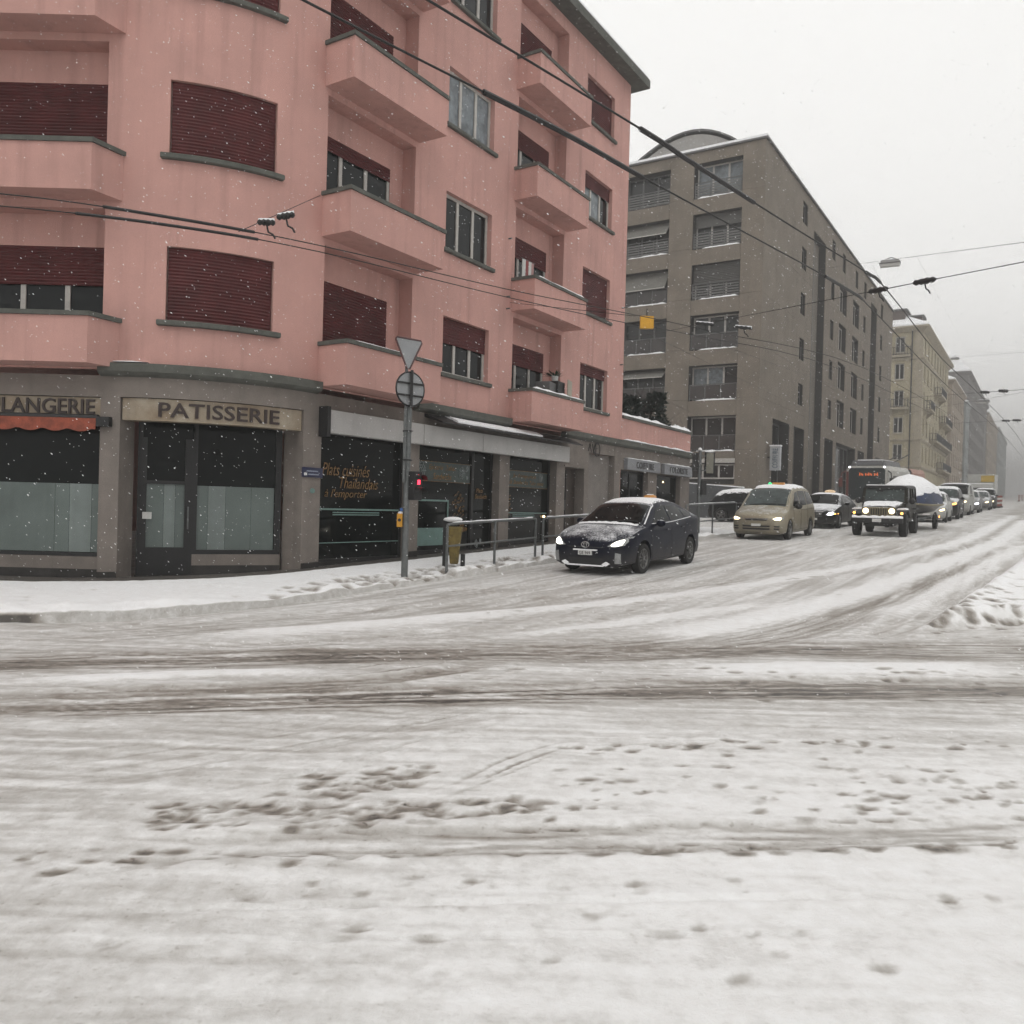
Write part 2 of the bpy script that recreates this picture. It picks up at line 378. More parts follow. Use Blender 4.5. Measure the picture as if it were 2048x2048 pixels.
# natural unevenness
fine = np.clip((14-GY)/10, .15, 1)
hgt += .018*(fbm(GX*1.1, GY*1.1, 41)-.5) + fine*.012*(fbm(GX*6, GY*6, 51, 3)-.5)
wst = 1/(1+np.exp(-(GY-11)*.9))                       # street flow further out, junction flow close by
flow = wst*fbm(GS*.55, GT*9, 62, 4) + (1-wst)*fbm(GX*.9+GY*.3, GY*17, 61, 4)
clean = np.clip(dirt_shade*3.2-.25, .25, 1)
dirt_shade = np.clip(dirt_shade + .42*clean*(flow-.5) + .10*(fbm(GX*9, GY*9, 64, 3)-.5), 0, 1)
hgt -= .010*(flow-.5)*clean
GZ = GZ + hgt
def grid_mesh(name, X, Y, Z, attrs, m, kind='structure'):
    ny, nx = X.shape
    me = bpy.data.meshes.new(name)
    idx = np.arange(ny*nx).reshape(ny, nx)
    F = np.stack([idx[:-1,:-1], idx[:-1,1:], idx[1:,1:], idx[1:,:-1]], -1).reshape(-1, 4)
    me.vertices.add(ny*nx); me.vertices.foreach_set('co', np.stack([X, Y, Z], -1).astype(np.float32).ravel())
    me.loops.add(F.size); me.loops.foreach_set('vertex_index', F.astype(np.int32).ravel())
    me.polygons.add(len(F)); me.polygons.foreach_set('loop_start', np.arange(0, F.size, 4, dtype=np.int32))
    me.update(calc_edges=True); me.validate()
    for k, v in attrs.items():
        a = me.attributes.new(k, 'FLOAT', 'POINT'); a.data.foreach_set('value', v.astype(np.float32).ravel())
    me.materials.append(m); me.shade_smooth()
    o = link(name, me); o['kind'] = kind; return o
def slush_material(name):
    m = bpy.data.materials.new(name); m.use_nodes = True; n = m.node_tree; b = n.nodes['Principled BSDF']; L = n.links.new
    at = n.nodes.new('ShaderNodeAttribute'); at.attribute_name = 'dirt_shade'
    geo = n.nodes.new('ShaderNodeNewGeometry')
    nz = n.nodes.new('ShaderNodeTexNoise'); nz.inputs['Scale'].default_value = 9; nz.inputs['Detail'].default_value = 8; nz.inputs['Roughness'].default_value = .7
    L(geo.outputs['Position'], nz.inputs['Vector'])
    ma = n.nodes.new('ShaderNodeMath'); ma.operation = 'SUBTRACT'; ma.inputs[1].default_value = .5; L(nz.outputs['Fac'], ma.inputs[0])
    mm = n.nodes.new('ShaderNodeMath'); mm.operation = 'MULTIPLY'; mm.inputs[1].default_value = .55; L(ma.outputs[0], mm.inputs[0])
    ad = n.nodes.new('ShaderNodeMath'); ad.operation = 'ADD'; L(at.outputs['Fac'], ad.inputs[0]); L(mm.outputs[0], ad.inputs[1])
    rp = n.nodes.new('ShaderNodeValToRGB'); e = rp.color_ramp.elements
    e[0].position = .0; e[0].color = (.86, .865, .875, 1); e[1].position = 1.0; e[1].color = (.085, .077, .07, 1)
    for p, c in ((.22, (.76, .755, .75)), (.45, (.50, .485, .465)), (.72, (.262, .236, .208))):
        q = e.new(p); q.color = (*c, 1)
    sk = n.nodes.new('ShaderNodeTexNoise'); sk.inputs['Scale'].default_value = 38; sk.inputs['Detail'].default_value = 3; L(geo.outputs['Position'], sk.inputs['Vector'])
    sr = n.nodes.new('ShaderNodeMapRange'); sr.inputs[1].default_value = .62; sr.inputs[2].default_value = .76; sr.inputs[4].default_value = .45; L(sk.outputs['Fac'], sr.inputs[0])
    sm = n.nodes.new('ShaderNodeMath'); sm.operation = 'MULTIPLY'; L(sr.outputs[0], sm.inputs[0]); L(at.outputs['Fac'], sm.inputs[1])
    ad2 = n.nodes.new('ShaderNodeMath'); ad2.operation = 'ADD'; L(ad.outputs[0], ad2.inputs[0]); L(sm.outputs[0], ad2.inputs[1]); ad = ad2
    L(ad.outputs[0], rp.inputs['Fac']); L(rp.outputs[0], b.inputs['Base Color'])
    rr = n.nodes.new('ShaderNodeMapRange'); rr.inputs[1].default_value = .3; rr.inputs[2].default_value = .9; rr.inputs[3].default_value = .75; rr.inputs[4].default_value = .42
    L(ad.outputs[0], rr.inputs[0]); L(rr.outputs[0], b.inputs['Roughness'])
    n3 = n.nodes.new('ShaderNodeTexNoise'); n3.inputs['Scale'].default_value = 30; n3.inputs['Detail'].default_value = 8; n3.inputs['Roughness'].default_value = .7; L(geo.outputs['Position'], n3.inputs['Vector'])
    bp = n.nodes.new('ShaderNodeBump'); bp.inputs['Strength'].default_value = .5; bp.inputs['Distance'].default_value = .02
    L(n3.outputs['Fac'], bp.inputs['Height']); L(bp.outputs[0], b.inputs['Normal'])
    b.inputs['Specular IOR Level'].default_value = .3
    return m
M_slush = slush_material('trodden_snow')
road = grid_mesh('road', GX, GY, GZ, {'dirt_shade': dirt_shade}, M_slush)

# ---------------------------------------------------------------- facade path of the pink house (left front, rounded corner, street front)
FR, FY0 = 3.3, 14.09
FPHI = R_(57.6); FL = FR*FPHI
_p1y = FY0 + FR*(1-math.cos(FPHI)); _p1x = (-11.5 + NV[1]*-1*_p1y) / NV[0]
FX0 = _p1x - FR*math.sin(FPHI); FS1 = _p1x*SV[0] + _p1y*SV[1]
def FP(u, off=0.0, z=0.0):
    if u <= 0: return (FX0+u, FY0-off, z)
    if u < FL:
        a = u/FR; return (FX0+(FR+off)*math.sin(a), FY0+FR-(FR+off)*math.cos(a), z)
    return ST(FS1+u-FL, -11.5+off, z)
def US(s): return s - FS1 + FL
def base_z(u):      # where pavement meets the house
    if u < FL: return .14 + .13*max(-1.0, u)/FL
    return .27 + .034*(u-FL)
# pavement: snow-covered strip between kerb and house
us = np.concatenate([np.linspace(-60, -8, 30)[:-1], np.linspace(-8, FL+14, 420), np.linspace(FL+14, US(31.2), 60)[1:]])
vs = np.concatenate([np.linspace(-.02, 1, 56), [1.012, 1.02]])
PX = np.zeros((len(us), len(vs))); PY = PX.copy(); PZ = PX.copy(); PD = PX.copy()
kp = np.array(KERB)
def kerb_at(u):
    """kerb point opposite path parameter u (same three stretches)"""
    if u <= 0: return (FX0 - 0.80 + u, 9.9)
    if u < FL: a = u/FR; return (-7.29 + 4*math.sin(a), 13.9 - 4*math.cos(a))
    s0 = to_st(-7.29 + 4*math.sin(FPHI), 13.9 - 4*math.cos(FPHI))[0]; f = min(1, (u-FL)/12)
    s = FS1 + (u-FL) + (s0-FS1)*(1-f); return ST(s, -9.6)[:2]
for i, u in enumerate(us):
    a = FP(u, -.05); b = kerb_at(u)
    for j, v in enumerate(vs):
        vv = min(max(v, 0), 1); PX[i,j] = a[0]+(b[0]-a[0])*v; PY[i,j] = a[1]+(b[1]-a[1])*v
        PZ[i,j] = base_z(u)*(1-vv) + (rz(to_st(b[0], b[1])[0]) + .07)*vv
PV = np.broadcast_to(np.clip(vs, 0, 1), PX.shape)
nzp = fbm(PX*1.3, PY*1.3, 8); nzf = fbm(PX*7, PY*7, 9, 3)
# no snow in the lee of the wall (dark wet strip), a pushed-up ridge along the kerb
PU = np.broadcast_to(us[:, None], PX.shape)
strip = np.clip((.20 + .10*(nzp-.5) + .05*np.clip((PU-FL)/10, 0, 1) - PV)/.05, 0, 1)
ridge = np.exp(-((PV-.93)/.07)**2)
PZ += (1-strip)*.03 + .05*(nzp-.5)*(1-strip) + .02*(nzf-.5)*(1-strip) + .12*ridge*np.clip(nzp-.38, 0, 1)*2
PD = strip*1.0 + (1-strip)*(.06+.10*np.clip(nzp-.45, 0, 1))
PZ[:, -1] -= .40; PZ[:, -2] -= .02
PD[:, -2:] = .45; kd = np.clip((1.75 - us + 1.2*(fbm(us*2.5, us*0+.5, 71) - .5))/.35, 0, 1); PD[:, -2:] = .45*(1-kd[:, None]) + kd[:, None]; PZ[:, -2] -= .03*kd  # left kerb face darkened: wet stone plus shade put into the colour
def ppits(n, u0, u1, v0, v1, rr, dd, dep):
    for _ in range(n):
        u = random.uniform(u0, u1); v = random.uniform(v0, v1); i = np.argmin(abs(us-u)); j = np.argmin(abs(vs-v)); r = random.uniform(*rr)
        a, b = max(0, i-25), i+26
        q = np.hypot(PX[a:b]-PX[i,j], PY[a:b]-PY[i,j])/r*(1+.6*(nzf[a:b]-.5)); m = np.clip(1.2-q, 0, 1)
        PZ[a:b] -= dep*m; PD[a:b] = np.maximum(PD[a:b], random.uniform(*dd)*np.clip(1.1-q, 0, 1)**.6)
ppits(26, US(11.6), US(14), .7, .97, (.05,.16), (.5,.85), .03)
ppits(260, US(12.6), US(21), .6, .99, (.05,.15), (.5,1.0), .05)
ppits(30, -2.2, -.4, .62, .97, (.10,.22), (.45,.75), .04)
ppits(40, -6, FL+3, .3, .9, (.05,.11), (.2,.4), .02)
ppits(60, US(21), US(31), .5, .95, (.05,.14), (.5,.9), .04)
pavement = grid_mesh('pavement', PX, PY, PZ, {'dirt_shade': PD}, M_slush)
# ================================================================ facade tools
class Line:
    """straight facade: pt(u, off, z); u runs along, off points outwards (to the right-hand side of the run is inwards)"""
    def __init__(self, a, b):
        self.a = Vector((a[0], a[1])); self.b = Vector((b[0], b[1])); self.L = (self.b-self.a).length
        self.d = (self.b-self.a)/self.L; self.n = Vector((self.d.y, -self.d.x))
    def __call__(self, u, off=0.0, z=0.0):
        p = self.a + self.d*u + self.n*off; return (p.x, p.y, z)
    cuts = ()
def arc_cuts(u0, u1, step=.16):
    out = [u0]
    if u1 > 0 and u0 < FL:
        a, b = max(u0, 0), min(u1, FL); n = max(1, int((b-a)/step))
        out += [a+(b-a)*i/n for i in range(n+1)]
    out.append(u1); o = sorted(set(round(v, 5) for v in out)); return o
def ucuts(P, u0, u1): return arc_cuts(u0, u1) if P is FP else [u0, u1]
def ubox(mb, P, u0, u1, o0, o1, z0, z1):
    """box following the facade path"""
    c = ucuts(P, u0, u1)
    rings = [[P(u, o0, z0), P(u, o1, z0), P(u, o1, z1), P(u, o0, z1)] for u in c]
    return mb.loft(rings)
def facade(P, u0, u1, z0, z1, openings):
    """outer skin with real openings and their reveals; openings: (u0,u1,z0,z1,depth)"""
    mb = MB()
    cu = sorted(set([u0, u1] + [round(v, 5) for o in openings for v in o[:2] if u0 < v < u1] + [v for v in ucuts(P, u0, u1)]))
    cz = sorted(set([z0, z1] + [round(v, 5) for o in openings for v in o[2:4] if z0 < v < z1]))
    for a, b in zip(cu[:-1], cu[1:]):
        for c, d in zip(cz[:-1], cz[1:]):
            mu, mz = (a+b)/2, (c+d)/2
            if any(o[0] < mu < o[1] and o[2] < mz < o[3] for o in openings): continue
            mb.quad(P(a, 0, c), P(b, 0, c), P(b, 0, d), P(a, 0, d))
    for o in openings:
        a, b, c, d, dep = o
        cc = ucuts(P, a, b)
        for p, q in zip(cc[:-1], cc[1:]):
            mb.quad(P(p, 0, d), P(q, 0, d), P(q, -dep, d), P(p, -dep, d)); mb.quad(P(p, 0, c), P(q, 0, c), P(q, -dep, c), P(p, -dep, c))
        for u in (a, b): mb.quad(P(u, 0, c), P(u, 0, d), P(u, -dep, d), P(u, -dep, c))
    return mb
def fill(P, u0, u1, z0, z1, off, n=1):
    mb = MB(); cc = ucuts(P, u0, u1)
    for p, q in zip(cc[:-1], cc[1:]): mb.quad(P(p, off, z0), P(q, off, z0), P(q, off, z1), P(p, off, z1))
    return mb
def slats(P, u0, u1, z0, z1, off, pitch=.055, bow=.012):
    """roller shutter: every slat is a bowed strip"""
    mb = MB(); n = max(2, int((z1-z0)/pitch)); cc = ucuts(P, u0, u1)
    for i in range(n):
        a = z0+(z1-z0)*i/n; b = z0+(z1-z0)*(i+.9)/n; m = (a+b)/2
        for p, q in zip(cc[:-1], cc[1:]):
            mb.quad(P(p, off, a), P(q, off, a), P(q, off+bow, m), P(p, off+bow, m)); mb.quad(P(p, off+bow, m), P(q, off+bow, m), P(q, off, b), P(p, off, b))
    mb.add(fill(P, u0, u1, z0, z1, off-.004)); return mb
def window(parent, P, u0, u1, z0, z1, off, n=3, shut=0.0, fm=None, gm=None, sm=None, fw=.07, curtains=(), sash=True, horiz=()):
    """frame (part) with its panes and roller shutter (sub-parts); shut = share of the height covered from the top"""
    fm = fm or M_frame; gm = gm or M_glass; sm = sm or M_shut
    fr = MB(); zt = z1 - shut*(z1-z0)
    d0, d1 = off-.03, off+.03
    bars = [(u0, u0+fw), (u1-fw, u1)] + [(u0+(u1-u0)*i/n-fw*.62, u0+(u1-u0)*i/n+fw*.62) for i in range(1, n)]
    bars.sort()
    for a, b in bars: ubox(fr, P, a, b, d0, d1, z0+fw, z1-fw)
    ubox(fr, P, u0, u1, d0, d1+.002, z0, z0+fw); ubox(fr, P, u0, u1, d0, d1+.002, z1-fw, z1)
    for h in horiz: ubox(fr, P, u0+fw, u1-fw, d0, d1-.004, h-fw*.35, h+fw*.35)
    w = build(fr, 'window', fm, parent, world=True)
    if shut < .97:
        for k in range(len(bars)-1):
            a, b = bars[k][1], bars[k+1][0]
            build(fill(P, a-.005, b+.005, z0+fw-.005, z1-fw+.005, off), 'pane', M_curtain if k in curtains else gm, w, world=True)
    if shut > 0: build(slats(P, u0+.01, u1-.01, zt, z1, off+.05), 'shutter', sm, w, world=True)
    return w
def sill(parent, P, u0, u1, z, proj=.09, th=.10, m=None, ext=.10, snow=False):
    mb = MB(); ubox(mb, P, u0-ext, u1+ext, -.02, proj, z-th, z); o = build(mb, 'sill', m or M_coping, parent, world=True); bevel(o, .012)
    if snow: snow_strip(o, P, u0-ext+.02, u1+ext-.02, .0, proj-.02, z, .03)
    return o
def snow_strip(parent, P, u0, u1, o0, o1, z, th=.05, name='snow', step=.12):
    """lumpy strip of snow lying along a ledge"""
    mb = MB(); n = max(3, int(abs(u1-u0)/step)); sd = random.randint(0, 9999); rings = []
    for i in range(n+1):
        u = u0+(u1-u0)*i/n; e = min(1, i/2, (n-i)/2)*.9+.1
        h = th*(.45+1.1*float(vnoise(np.array(i*.45), np.array(0.3), sd)))*e; q = (o1-o0)*.18*random.random()
        rings.append([P(u, o0, z+.002), P(u, o0, z+h), P(u, o0+(o1-o0)*.5, z+h*1.12), P(u, o1-(o1-o0)*.18-q*.4, z+h*.8), P(u, o1-q*.4, z+.002)])
    return build(mb.loft(rings), name, M_snow, parent, world=True, smooth=60)
def text_mb(txt, shear=0.0, bold=0.0, spacing=1.0, align='LEFT'):
    c = bpy.data.curves.new('lettering', 'FONT'); c.body = txt; c.size = 1.0; c.extrude = .02; c.shear = shear; c.offset = bold; c.space_character = spacing; c.resolution_u = 3
    o = bpy.data.objects.new('lettering', c); COL.objects.link(o)
    dg = bpy.context.evaluated_depsgraph_get(); me = bpy.data.meshes.new_from_object(o.evaluated_get(dg))
    mb = MB(); mb.v = [tuple(v.co) for v in me.vertices]; mb.f = [tuple(p.vertices) for p in me.polygons]
    bpy.data.objects.remove(o); bpy.data.curves.remove(c); bpy.data.meshes.remove(me); return mb
def text_on(parent, P, txt, u0, u1, z0, z1, off, m, th=.012, name='lettering', shear=0.0, bold=0.0, flip=False, slope=0.0, vertical=False, spacing=1.0):
    """lettering stretched into a box on a facade"""
    t = text_mb(txt, shear, bold, spacing); X = [v[0] for v in t.v]; Y = [v[1] for v in t.v]; a, b, c, d = min(X), max(X), min(Y), max(Y)
    nv = []
    for v in t.v:
        fx, fy = (v[0]-a)/(b-a), (v[1]-c)/(d-c)
        if vertical: uu, zz = u0+(u1-u0)*(1-fy), z0+(z1-z0)*fx
        else: uu, zz = u0+(u1-u0)*fx, z0+(z1-z0)*fy + slope*(fx-.5)
        nv.append(P(uu, off + (th if v[2] > 0 else 0), zz))
    t.v = nv; return build(t, name, m, parent, world=True)

# ================================================================ pink apartment house
FH = 2.79
pink = thing('pink_apartment_house', 'pink rendered apartment house with rounded corner, maroon shutters and ground floor shops', 'apartment house', FP(FL, 0, 0))
ZS, ZT, ROOF = 4.47, 5.76, 15.05
ops = []; K = range(4)
CW = (.576, 2.36)                                  # window on the rounded corner
cols = {'W': (US(15.03), US(16.86)), 'R': (US(21.6), US(23.4))}
logA = (US(11.34), US(13.92)); logB = (US(17.93), US(20.44)); logL = (-4.6, -.45)
for k in K:
    z = FH*k
    ops += [(*CW, ZS+z, ZT+z-.03, .16), (*cols['W'], ZS+z, ZT+z, .20), (*cols['R'], ZS+z, ZT+z, .20)]
    for lg in (logA, logB, logL): ops.append((*lg, 3.70+z, 6.31+z, .38))
wall = build(facade(FP, -14, US(24.53), 3.62, ROOF, ops), 'wall', M_pink, pink, world=True)
# flanks, back and roof close the volume
mb = MB(); e = US(24.53)
for a, b in ((FP(e), FP(e, -11)), (FP(-14, -11), FP(-14))): mb.quad((a[0], a[1], -.5), (b[0], b[1], -.5), (b[0], b[1], ROOF), (a[0], a[1], ROOF))
mb.quad((*FP(e, -11)[:2], -.5), (*FP(-14, -14)[:2], -.5), (*FP(-14, -14)[:2], ROOF), (*FP(e, -11)[:2], ROOF))
build(mb, 'rear_wall', M_pink, pink, world=True)
mb = MB(); rim = [FP(u, .45) for u in ([-14.3]+arc_cuts(-.01, FL+.01)+[US(25.0)])] + [FP(US(25.0), -11.4), FP(-14.3, -11.4)]
mb.loft([[(p[0], p[1], ROOF-.02) for p in rim], [(p[0], p[1], ROOF+.24) for p in rim]]); rf = build(mb, 'roof_slab', M_coping, pink, world=True)
mb = MB(); rim2 = [FP(u, .40) for u in ([-14.3]+arc_cuts(-.01, FL+.01)+[US(24.95)])] + [FP(US(24.95), -11.3), FP(-14.3, -11.3)]
mb.loft([[(p[0], p[1], ROOF+.242) for p in rim2], [(p[0], p[1], ROOF+.36) for p in rim2]]); build(mb, 'snow', M_snow, rf, world=True)
# shuttered window on the rounded corner, one per floor
for k in K:
    z = FH*k; window(pink, FP, CW[0]+.01, CW[1]-.01, ZS+z, ZT+z-.04, -.11, 2, 1.0); sill(pink, FP, CW[0], CW[1], ZS+z+.005, .10, .09, ext=.12)
shW = [.45, 0, .0, 0]; shR = [.24, 1.0, .30, 1.0]
for k in K:
    z = FH*k; a, b = cols['W']; window(pink, FP, a, b, ZS+z, ZT+z, -.16, 3, shW[k], curtains=(0, 1, 2) if k == 2 else ()); sill(pink, FP, a, b, ZS+z+.004, .08, .09)
    a, b = cols['R']; window(pink, FP, a, b, ZS+z, ZT+z, -.16, 3, shR[k], curtains=(0, 1) if k == 2 else ()); sill(pink, FP, a, b, ZS+z+.004, .08, .09)
# loggias with projecting balconies
def balcony(a, b, k, proj, splay=0.0, snow=False, lo=None):
    z = FH*k; z0 = lo if lo is not None else 3.65+z; z1 = 4.40+z; th = .11; mb = MB()
    f0, f1 = a, b
    fr = [FP(f0, proj), FP(f1-splay, proj)]; wl = [FP(f0-.0, -.03), FP(f1, -.03)]
    def ring(zz, ins=0.0):
        return [FP(a+ins, -.03, zz), FP(a+ins, proj-ins, zz), FP(b-splay-ins, proj-ins, zz), FP(b-ins, -.03, zz)]
    out0, out1, in1, in0 = ring(z0), ring(z1), ring(z1, th), ring(z0+.16, th)
    for r0, r1 in ((out0, out1), (out1, in1), (in1, in0)):
        for i in range(3): mb.quad(r0[i], r0[i+1], r1[i+1], r1[i])
    mb.poly(out0[::-1]); mb.poly(in0)
    bal = build(mb, 'balcony', M_pink, pink, world=True)
    c = MB(); o = .035
    def cring(zz, ins): return [FP(a+ins, -.01, zz), FP(a+ins, proj-ins, zz), FP(b-splay-ins, proj-ins, zz), FP(b-ins, -.01, zz)]
    rr = [cring(z1+.002, -o), cring(z1+.075, -o), cring(z1+.075, th+o), cring(z1+.002, th+o)]
    for q in range(4):
        r0, r1 = rr[q], rr[(q+1) % 4]
        for i in range(3): c.quad(r0[i], r0[i+1], r1[i+1], r1[i])
    for i in (0, 3): c.quad(rr[0][i], rr[1][i], rr[2][i], rr[3][i])
    cp = build(c, 'coping', M_coping, bal, world=True)
    if snow: snow_strip(cp if False else bal, FP, b-splay-(b-a)*.97, b-splay, proj-th-o+.01, proj+o-.01, z1+.076, .05*(snow if snow is not True else 1))
    return bal
def back_wall(a, b, k, dep, wu0, wu1, wz0, shut, n, curtains=()):
    z = FH*k; zt = 5.76+z
    build(facade(lambda u, o=0, zz=0: FP(u, o-dep, zz), a, b, 3.70+z, 6.31+z, [(wu0, wu1, wz0+z, zt, .10)]) if False else loggia_back(a, b, z, dep, wu0, wu1, wz0+z, zt), 'loggia_wall', M_pink, pink, world=True)
    window(pink, FP, wu0, wu1, wz0+z, zt, -dep-.04, n, shut, curtains=curtains)
def loggia_back(a, b, z, dep, w0, w1, wz, zt):
    mb = MB(); z0, z1 = 3.70+z, 6.31+z
    for (p, q, c, d) in ((a, w0, z0, z1), (w1, b, z0, z1), (w0, w1, z0, wz), (w0, w1, zt, z1)):
        if q-p > .01 and d-c > .01: mb.quad(FP(p, -dep, c), FP(q, -dep, c), FP(q, -dep, d), FP(p, -dep, d))
    return mb
D_ = .36
for k in K:
    balcony(US(11.25), US(14.05), k, .72, snow=.35 if k < 2 else 0); balcony(US(17.82), US(20.58), k, .68, snow=k < 2); balcony(-4.7, -.15, k, .53, splay=.28)
    back_wall(logA[0], logA[1], k, D_, logA[0]+.02, logA[0]+2.18, 3.75, [1.0, 0.14, .5, .3][k], 3)
    back_wall(logB[0], logB[1], k, D_, logB[0]+.02, logB[0]+2.15, 3.75, [.27, .27, .25, .5][k], 3)
    back_wall(logL[0], logL[1], k, D_, logL[0]+.3, logL[1]-.03, 3.75, [.33, 1.0, .4, 1.0][k], 5)
mb = MB()
for z in (3.9, 6.8, 9.5, 12.3): mb.box(-.02, .02, -.02, .02, z, z+.05)
# dark cornice under the first floor, broken where the balconies start
def cornice(u0, u1, name='cornice', snow=0):
    mb = MB(); cc = ucuts(FP, u0, u1)
    mb.loft([[FP(u, -.02, 3.50), FP(u, .10, 3.54), FP(u, .15, 3.58), FP(u, .15, 3.72), FP(u, -.02, 3.74)] for u in cc])
    o = build(mb, name, M_coping, pink, world=True)
    if snow: snow_strip(o, FP, u0+.05, u1-.02, .01, .13, 3.735, .035)
    return o
cornice(-.45, US(11.24)); cornice(US(14.08), US(17.80)); cornice(US(20.6), US(30.78), snow=0)
snow_strip(pink, FP, US(24.6), US(30.78), .0, .14, 3.742, .045)
snow_strip(pink, FP, -.40, .35, .0, .12, 3.742, .02)

# -------- ground floor
GF1 = 3.52
gops = [(-6.0, -.45, -.4, 3.16, .35), (-.12, 3.05, -.4, 3.17, .55), (US(11.38), US(14.01), -.4, 3.25, .30), (US(14.31), US(17.50), -.4, 3.25, .30), (US(17.95), US(20.38), -.4, 3.25, .30),
        (US(20.86), US(22.04), -.4, 2.68, .35), (US(22.30), US(24.05), -.4, 3.18, .18), (US(24.50), US(26.74), .85, 2.80, .25), (US(27.50), US(29.76), .85, 2.80, .25)]
build(facade(FP, -14, US(30.70), -.6, GF1, gops), 'ground_floor_wall', M_stone, pink, world=True)
mb = MB(); e2 = US(30.70)
mb.quad(FP(e2, 0, -.6), FP(e2, -7, -.6), FP(e2, -7, 4.45), FP(e2, 0, 4.45)); build(mb, 'annexe_flank', M_stone, pink, world=True)
# plinth: dark foot of the walls and pillars
def plinth(u0, u1, h=.16, off=.012):
    mb = MB(); c = ucuts(FP, u0, u1); mb.loft([[FP(u, -.03, -.5), FP(u, off, -.5), FP(u, off, base_z(u)+h), FP(u, -.03, base_z(u)+h)] for u in c]); return build(mb, 'plinth', M_plinth, pink, world=True)
for a, b in ((US(14.02), US(14.30)), (US(17.51), US(17.94)), (US(20.39), US(20.85)), (US(22.05), US(30.69))): plinth(a, b, .12)
plinth(-14, -6.01, .2); plinth(-.449, -.121, .10); plinth(3.06, US(11.375), .10)
for a, b, o in ((-6.0, -.455, -.285),):
    mb = MB(); ubox(mb, FP, a, b, o-.02, o+.012, -.5, base_z(0)+.10); build(mb, 'plinth', M_plinth, pink, world=True)
M_frost = mat('frosted_film', (.135, .165, .155), .35, .12, 1.2, spec=.3, streak=.15)
M_frost2 = mat('paler_frosted_film', (.20, .235, .225), .3, .12, 1.2, spec=.3, streak=.15)
M_sign = mat('cream_sign_panel', (.33, .285, .22), .55, .16, 2.5, spec=.4, streak=.3, col2=(.22, .165, .11))
M_letter = mat('brown_letter', (.028, .014, .012), .45, .1, 8)
M_orange = mat('orange_awning_cloth', (.32, .075, .04), .8, .25, 6, .2, 60)
M_teal = mat('teal_strip', (.135, .225, .205), .5, .1, 5)
M_gold = mat('gold_window_paint', (.235, .118, .024), .6, .35, 18)
M_chalk = mat('white_window_paint', (.30, .33, .33), .6, .2, 14)
M_band = mat('green_black_band', (.022, .042, .036), .35, .2, 6)
M_dglass = mat('dark_shop_glass', (.005, .007, .007), .08, .2, .8, spec=.14)
M_cream = mat('white_paper', (.55, .55, .53), .6, .05, 5)
def stall(parent, P, u0, u1, z0, z1, off, m=None, name='stall_riser', th=.10):
    mb = MB(); ubox(mb, P, u0, u1, off-th, off, z0, z1); return build(mb, name, m or M_stone, parent, world=True)
# bakery window, left of the pillar
off = -.32
w = window(pink, FP, -6.0, -.46, .46, 3.16, off, 2, 0, fm=M_dark, gm=M_dglass, fw=.06)
stall(pink, FP, -6.0, -.46, -.5, .455, off+.03)
for i, (a, b) in enumerate(((-5.9, -3.30), (-3.2, -1.35), (-1.345, -1.10), (-1.095, -.72), (-.715, -.52))): build(fill(FP, a, b, .53, 1.70+.0, off+.006), 'frosted_film', M_frost2 if i in (3,) else M_frost, w, world=True)
# pastry shop: recessed straight shop front with door and window
PA, PB = FP(-.10, -.62), FP(3.02, -.55); PL = Line(PA, PB)
mb = MB()
for z in (-.5, 3.17):
    pass
mb.poly([(*FP(-.12, -.54)[:2], 3.168), (*PL(0)[:2], 3.168), (*PL(PL.L)[:2], 3.168), (*FP(3.05, -.54)[:2], 3.168)]); 
sf = window(pink, PL, 0.02, PL.L-.02, .10, 3.16, 0.0, 1, 0, fm=M_dark, gm=M_dglass, fw=.08)
dr = MB(); dw = PL.L*.375
ubox(dr, PL, .08, .17, .01, .06, .14, 2.55); ubox(dr, PL, dw-.14, dw, .01, .06, .14, 2.55); ubox(dr, PL, .17, dw-.14, .01, .058, .14, .62); ubox(dr, PL, .17, dw-.14, .01, .058, 1.74, 1.80)
door = build(dr, 'shop_door', M_dark, pink, world=True)
build(fill(PL, .17, .45, .62, 1.74, .02), 'frosted_film', M_frost, door, world=True); build(fill(PL, .454, .64, .62, 1.74, .02), 'frosted_film', M_frost2, door, world=True); build(fill(PL, .644, dw-.14, .62, 1.74, .02), 'frosted_film', M_frost, door, world=True)
hb = MB(); ubox(hb, PL, .11, .26, .062, .075, 1.12, 1.24); build(hb, 'notice', M_cream, door, world=True)
hh = MB(); hh.tube([PL(dw-.08, .10, .95), PL(dw-.08, .10, 1.35)], .014, 6); build(hh, 'handle', M_steel, door, world=True)
fr = MB(); ubox(fr, PL, dw, PL.L-.08, .01, .055, .50, .58); ubox(fr, PL, dw, dw+.07, .01, .055, .58, 3.08); ubox(fr, PL, PL.L-.13, PL.L-.08, .01, .055, .58, 3.08)
sw = build(fr, 'shop_window_frame', M_dark, pink, world=True)
for i, (a, b) in enumerate(((dw+.07, dw+.26), (dw+.26, dw+.56), (dw+.56, PL.L-.55), (PL.L-.55, PL.L-.14))): build(fill(PL, a, b-.004, .58, 1.73, .012), 'frosted_film', M_frost2 if i == 1 else M_frost, sw, world=True)
stall(pink, PL, dw, PL.L-.02, -.5, .498, .06); stall(pink, PL, dw, PL.L-.02, -.5, .30, .075, M_plinth, 'plinth', .01)
mb = MB(); ubox(mb, PL, .0, dw, .0, .45, -.3, .13); build(mb, 'door_step', M_plinth, pink, world=True)
mb = MB(); ubox(mb, FP, -.118, 3.048, -.6, -.03, 3.172, 3.30); build(mb, 'lintel', M_stone, pink, world=True)

